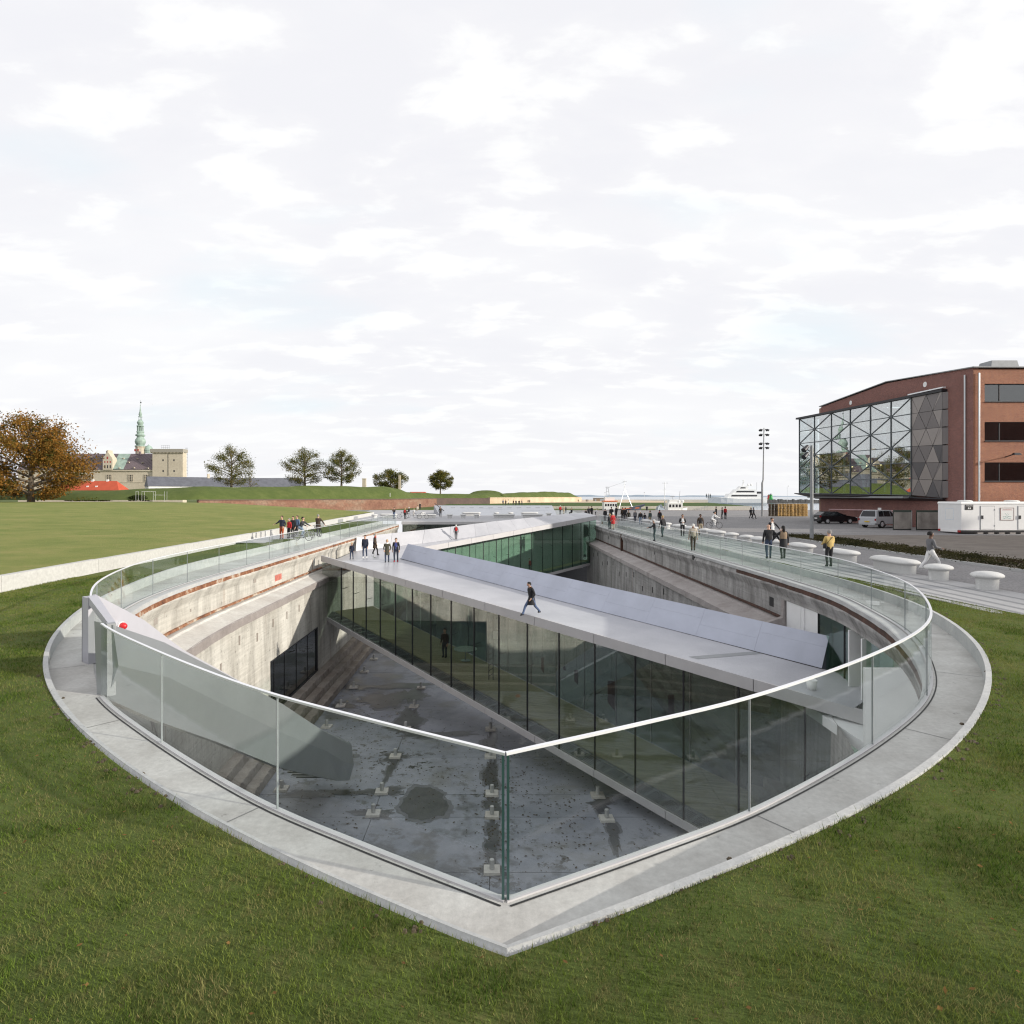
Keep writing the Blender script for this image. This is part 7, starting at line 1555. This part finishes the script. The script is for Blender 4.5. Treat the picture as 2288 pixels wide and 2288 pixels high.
bm_l = blade_mat('lawn_blades', [(.3, (.085,.140,.024)), (.5, (.135,.185,.036)), (.72, (.21,.225,.065))], (.27,.215,.115))
lawn_bvh = BVHTree.FromPolygons([v.co.copy() for v in lawn_obj.data.vertices], [tuple(p.vertices) for p in lawn_obj.data.polygons])
LOp = np.vstack([LO[::-1, :2], RO[1:, :2]])
def in_frame(X, Y): u = UC+X/Y*FPX; return (u > -60) & (u < 2350) & (Y > 3.7)
def wn(X, Y):
    """smooth value noise over the lawn, 0..1"""
    tot = 0
    for f, a, k in ((.55, .5, 1), (1.4, .3, 2), (3.3, .2, 3)):
        g = np.random.default_rng(40+k).random((64, 64)); x = X*f+20; y = Y*f+20; i = np.floor(x).astype(int); j = np.floor(y).astype(int); u = x-i; v = y-j; u = u*u*(3-2*u); v = v*v*(3-2*v)
        G_ = lambda a_, b_: g[a_ % 64, b_ % 64]
        tot = tot+a*((G_(i, j)*(1-u)+G_(i+1, j)*u)*(1-v)+(G_(i, j+1)*(1-u)+G_(i+1, j+1)*u)*v)
    return tot
def lawn_surf(X, Y):
    Z = np.full(len(X), np.nan)
    for i in range(len(X)):
        h = lawn_bvh.ray_cast(Vector((X[i], Y[i], 5)), Vector((0,0,-1)))
        if h[0] is not None: Z[i] = h[0].z
    return Z
grass_field('grass', bm_l, 760000, (-18, 15.5), (3.8, 26), .022, .062, .0034, 5, lambda X, Y, rg: in_frame(X, Y) & (rg.random(len(X)) > .75*np.clip((wn(X, Y)-.62)*5, 0, 1)), lawn_surf)
bm_d = blade_mat('lush_tuft_blades', [(.3, (.040,.085,.016)), (.5, (.065,.115,.020)), (.72, (.10,.14,.030))], (.11,.12,.04))
grass_field('grass_tufts', bm_d, 420000, (-18, 15.5), (3.8, 26), .035, .075, .0036, 6, lambda X, Y, rg: in_frame(X, Y) & (rg.random(len(X)) < np.clip((.50-wn(X*1.7+7, Y*1.7))*7, 0, 1)), lawn_surf)
bm_y = blade_mat('straw_blades', [(.3, (.20,.165,.075)), (.5, (.27,.22,.105)), (.72, (.33,.28,.15))], (.25,.19,.10))
grass_field('dry_grass', bm_y, 150000, (-18, 15.5), (3.8, 26), .015, .040, .0030, 8, lambda X, Y, rg: in_frame(X, Y) & (rg.random(len(X)) < .10+np.clip((wn(X, Y)-.56)*5, 0, .9)), lawn_surf)
fl_ = MB(); rf_ = np.random.default_rng(12); X_ = rf_.uniform(-12, 10, 700); Y_ = 3.9+18*rf_.random(700)**1.5; k_ = in_frame(X_, Y_); X_, Y_ = X_[k_], Y_[k_]; Z_ = lawn_surf(X_, Y_)
for x, y, z in zip(X_, Y_, Z_):
    if np.isfinite(z):
        a = Vector(rf_.normal(0, 1, 3)); a.z *= .3; a = a.normalized()*rf_.uniform(.012, .03); b = a.cross(Vector((rf_.normal(0,.3), rf_.normal(0,.3), 1))).normalized()*rf_.uniform(.008, .02); p = Vector((x, y, z+.035)); fl_.quad(p-a, p-b, p+a, p+b)
fl_.build('fallen_leaves', leaf_mat('fallen_leaf_colours', [(.10,.06,.03),(.22,.13,.05),(.30,.20,.08)]), kind='stuff')
# planting bed with low dark plants, and loose edges of soil along the path
def clumps(name, mat, pts, n, r, h, s, seed):
    rg = np.random.default_rng(seed); vs, k = [], 0; mb = MB()
    for (x, y, z) in pts:
        for _ in range(n):
            p = Vector((x+rg.normal(0, r), y+rg.normal(0, r), z+abs(rg.normal(0, h)))); a = Vector(rg.normal(0, 1, 3)).normalized()*s*rg.uniform(.6, 1.4); b = a.cross(Vector(rg.normal(0, 1, 3))).normalized()*s*.6; mb.quad(p-a, p-b, p+a, p+b)
    return mb.build(name, mat, kind='stuff')
pts = [(random.uniform(23.2, 26.5), random.uniform(20, 52.5), .38) for _ in range(700)]
clumps('low_planting', leaf_mat('planting_leaves', [(.022,.028,.014),(.045,.045,.022),(.085,.08,.035),(.06,.045,.030)]), pts, 24, .26, .07, .05, 3)
soil = MB(); rs_ = random.Random(9)
for O, sd, m_ in ((LO, 1, 150), (RO, -1, 110)):
    t = normals2(O); nr = np.column_stack([-t[:, 1], t[:, 0]])*sd
    for _ in range(520):
        i = rs_.randrange(2, min(m_, len(O)-2)); d = .10+abs(rs_.gauss(0, .07)); p = O[i, :2]+nr[i]*d+np.array([rs_.gauss(0,.15), rs_.gauss(0,.15)])*.4; z = O[i, 2]-.03; s = rs_.uniform(.008, .03)
        soil.hexa([(p[0]-s,p[1]-s,z-.01),(p[0]+s,p[1]-s*.8,z-.01),(p[0]+s*.9,p[1]+s,z-.01),(p[0]-s,p[1]+s,z-.01)], [(p[0]-s*.5,p[1]-s*.4,z+s*.7),(p[0]+s*.4,p[1]-s*.5,z+s*.8),(p[0]+s*.5,p[1]+s*.4,z+s*.6),(p[0]-s*.4,p[1]+s*.5,z+s*.7)])
soil.build('soil_crumbs', M['soil'], kind='stuff')
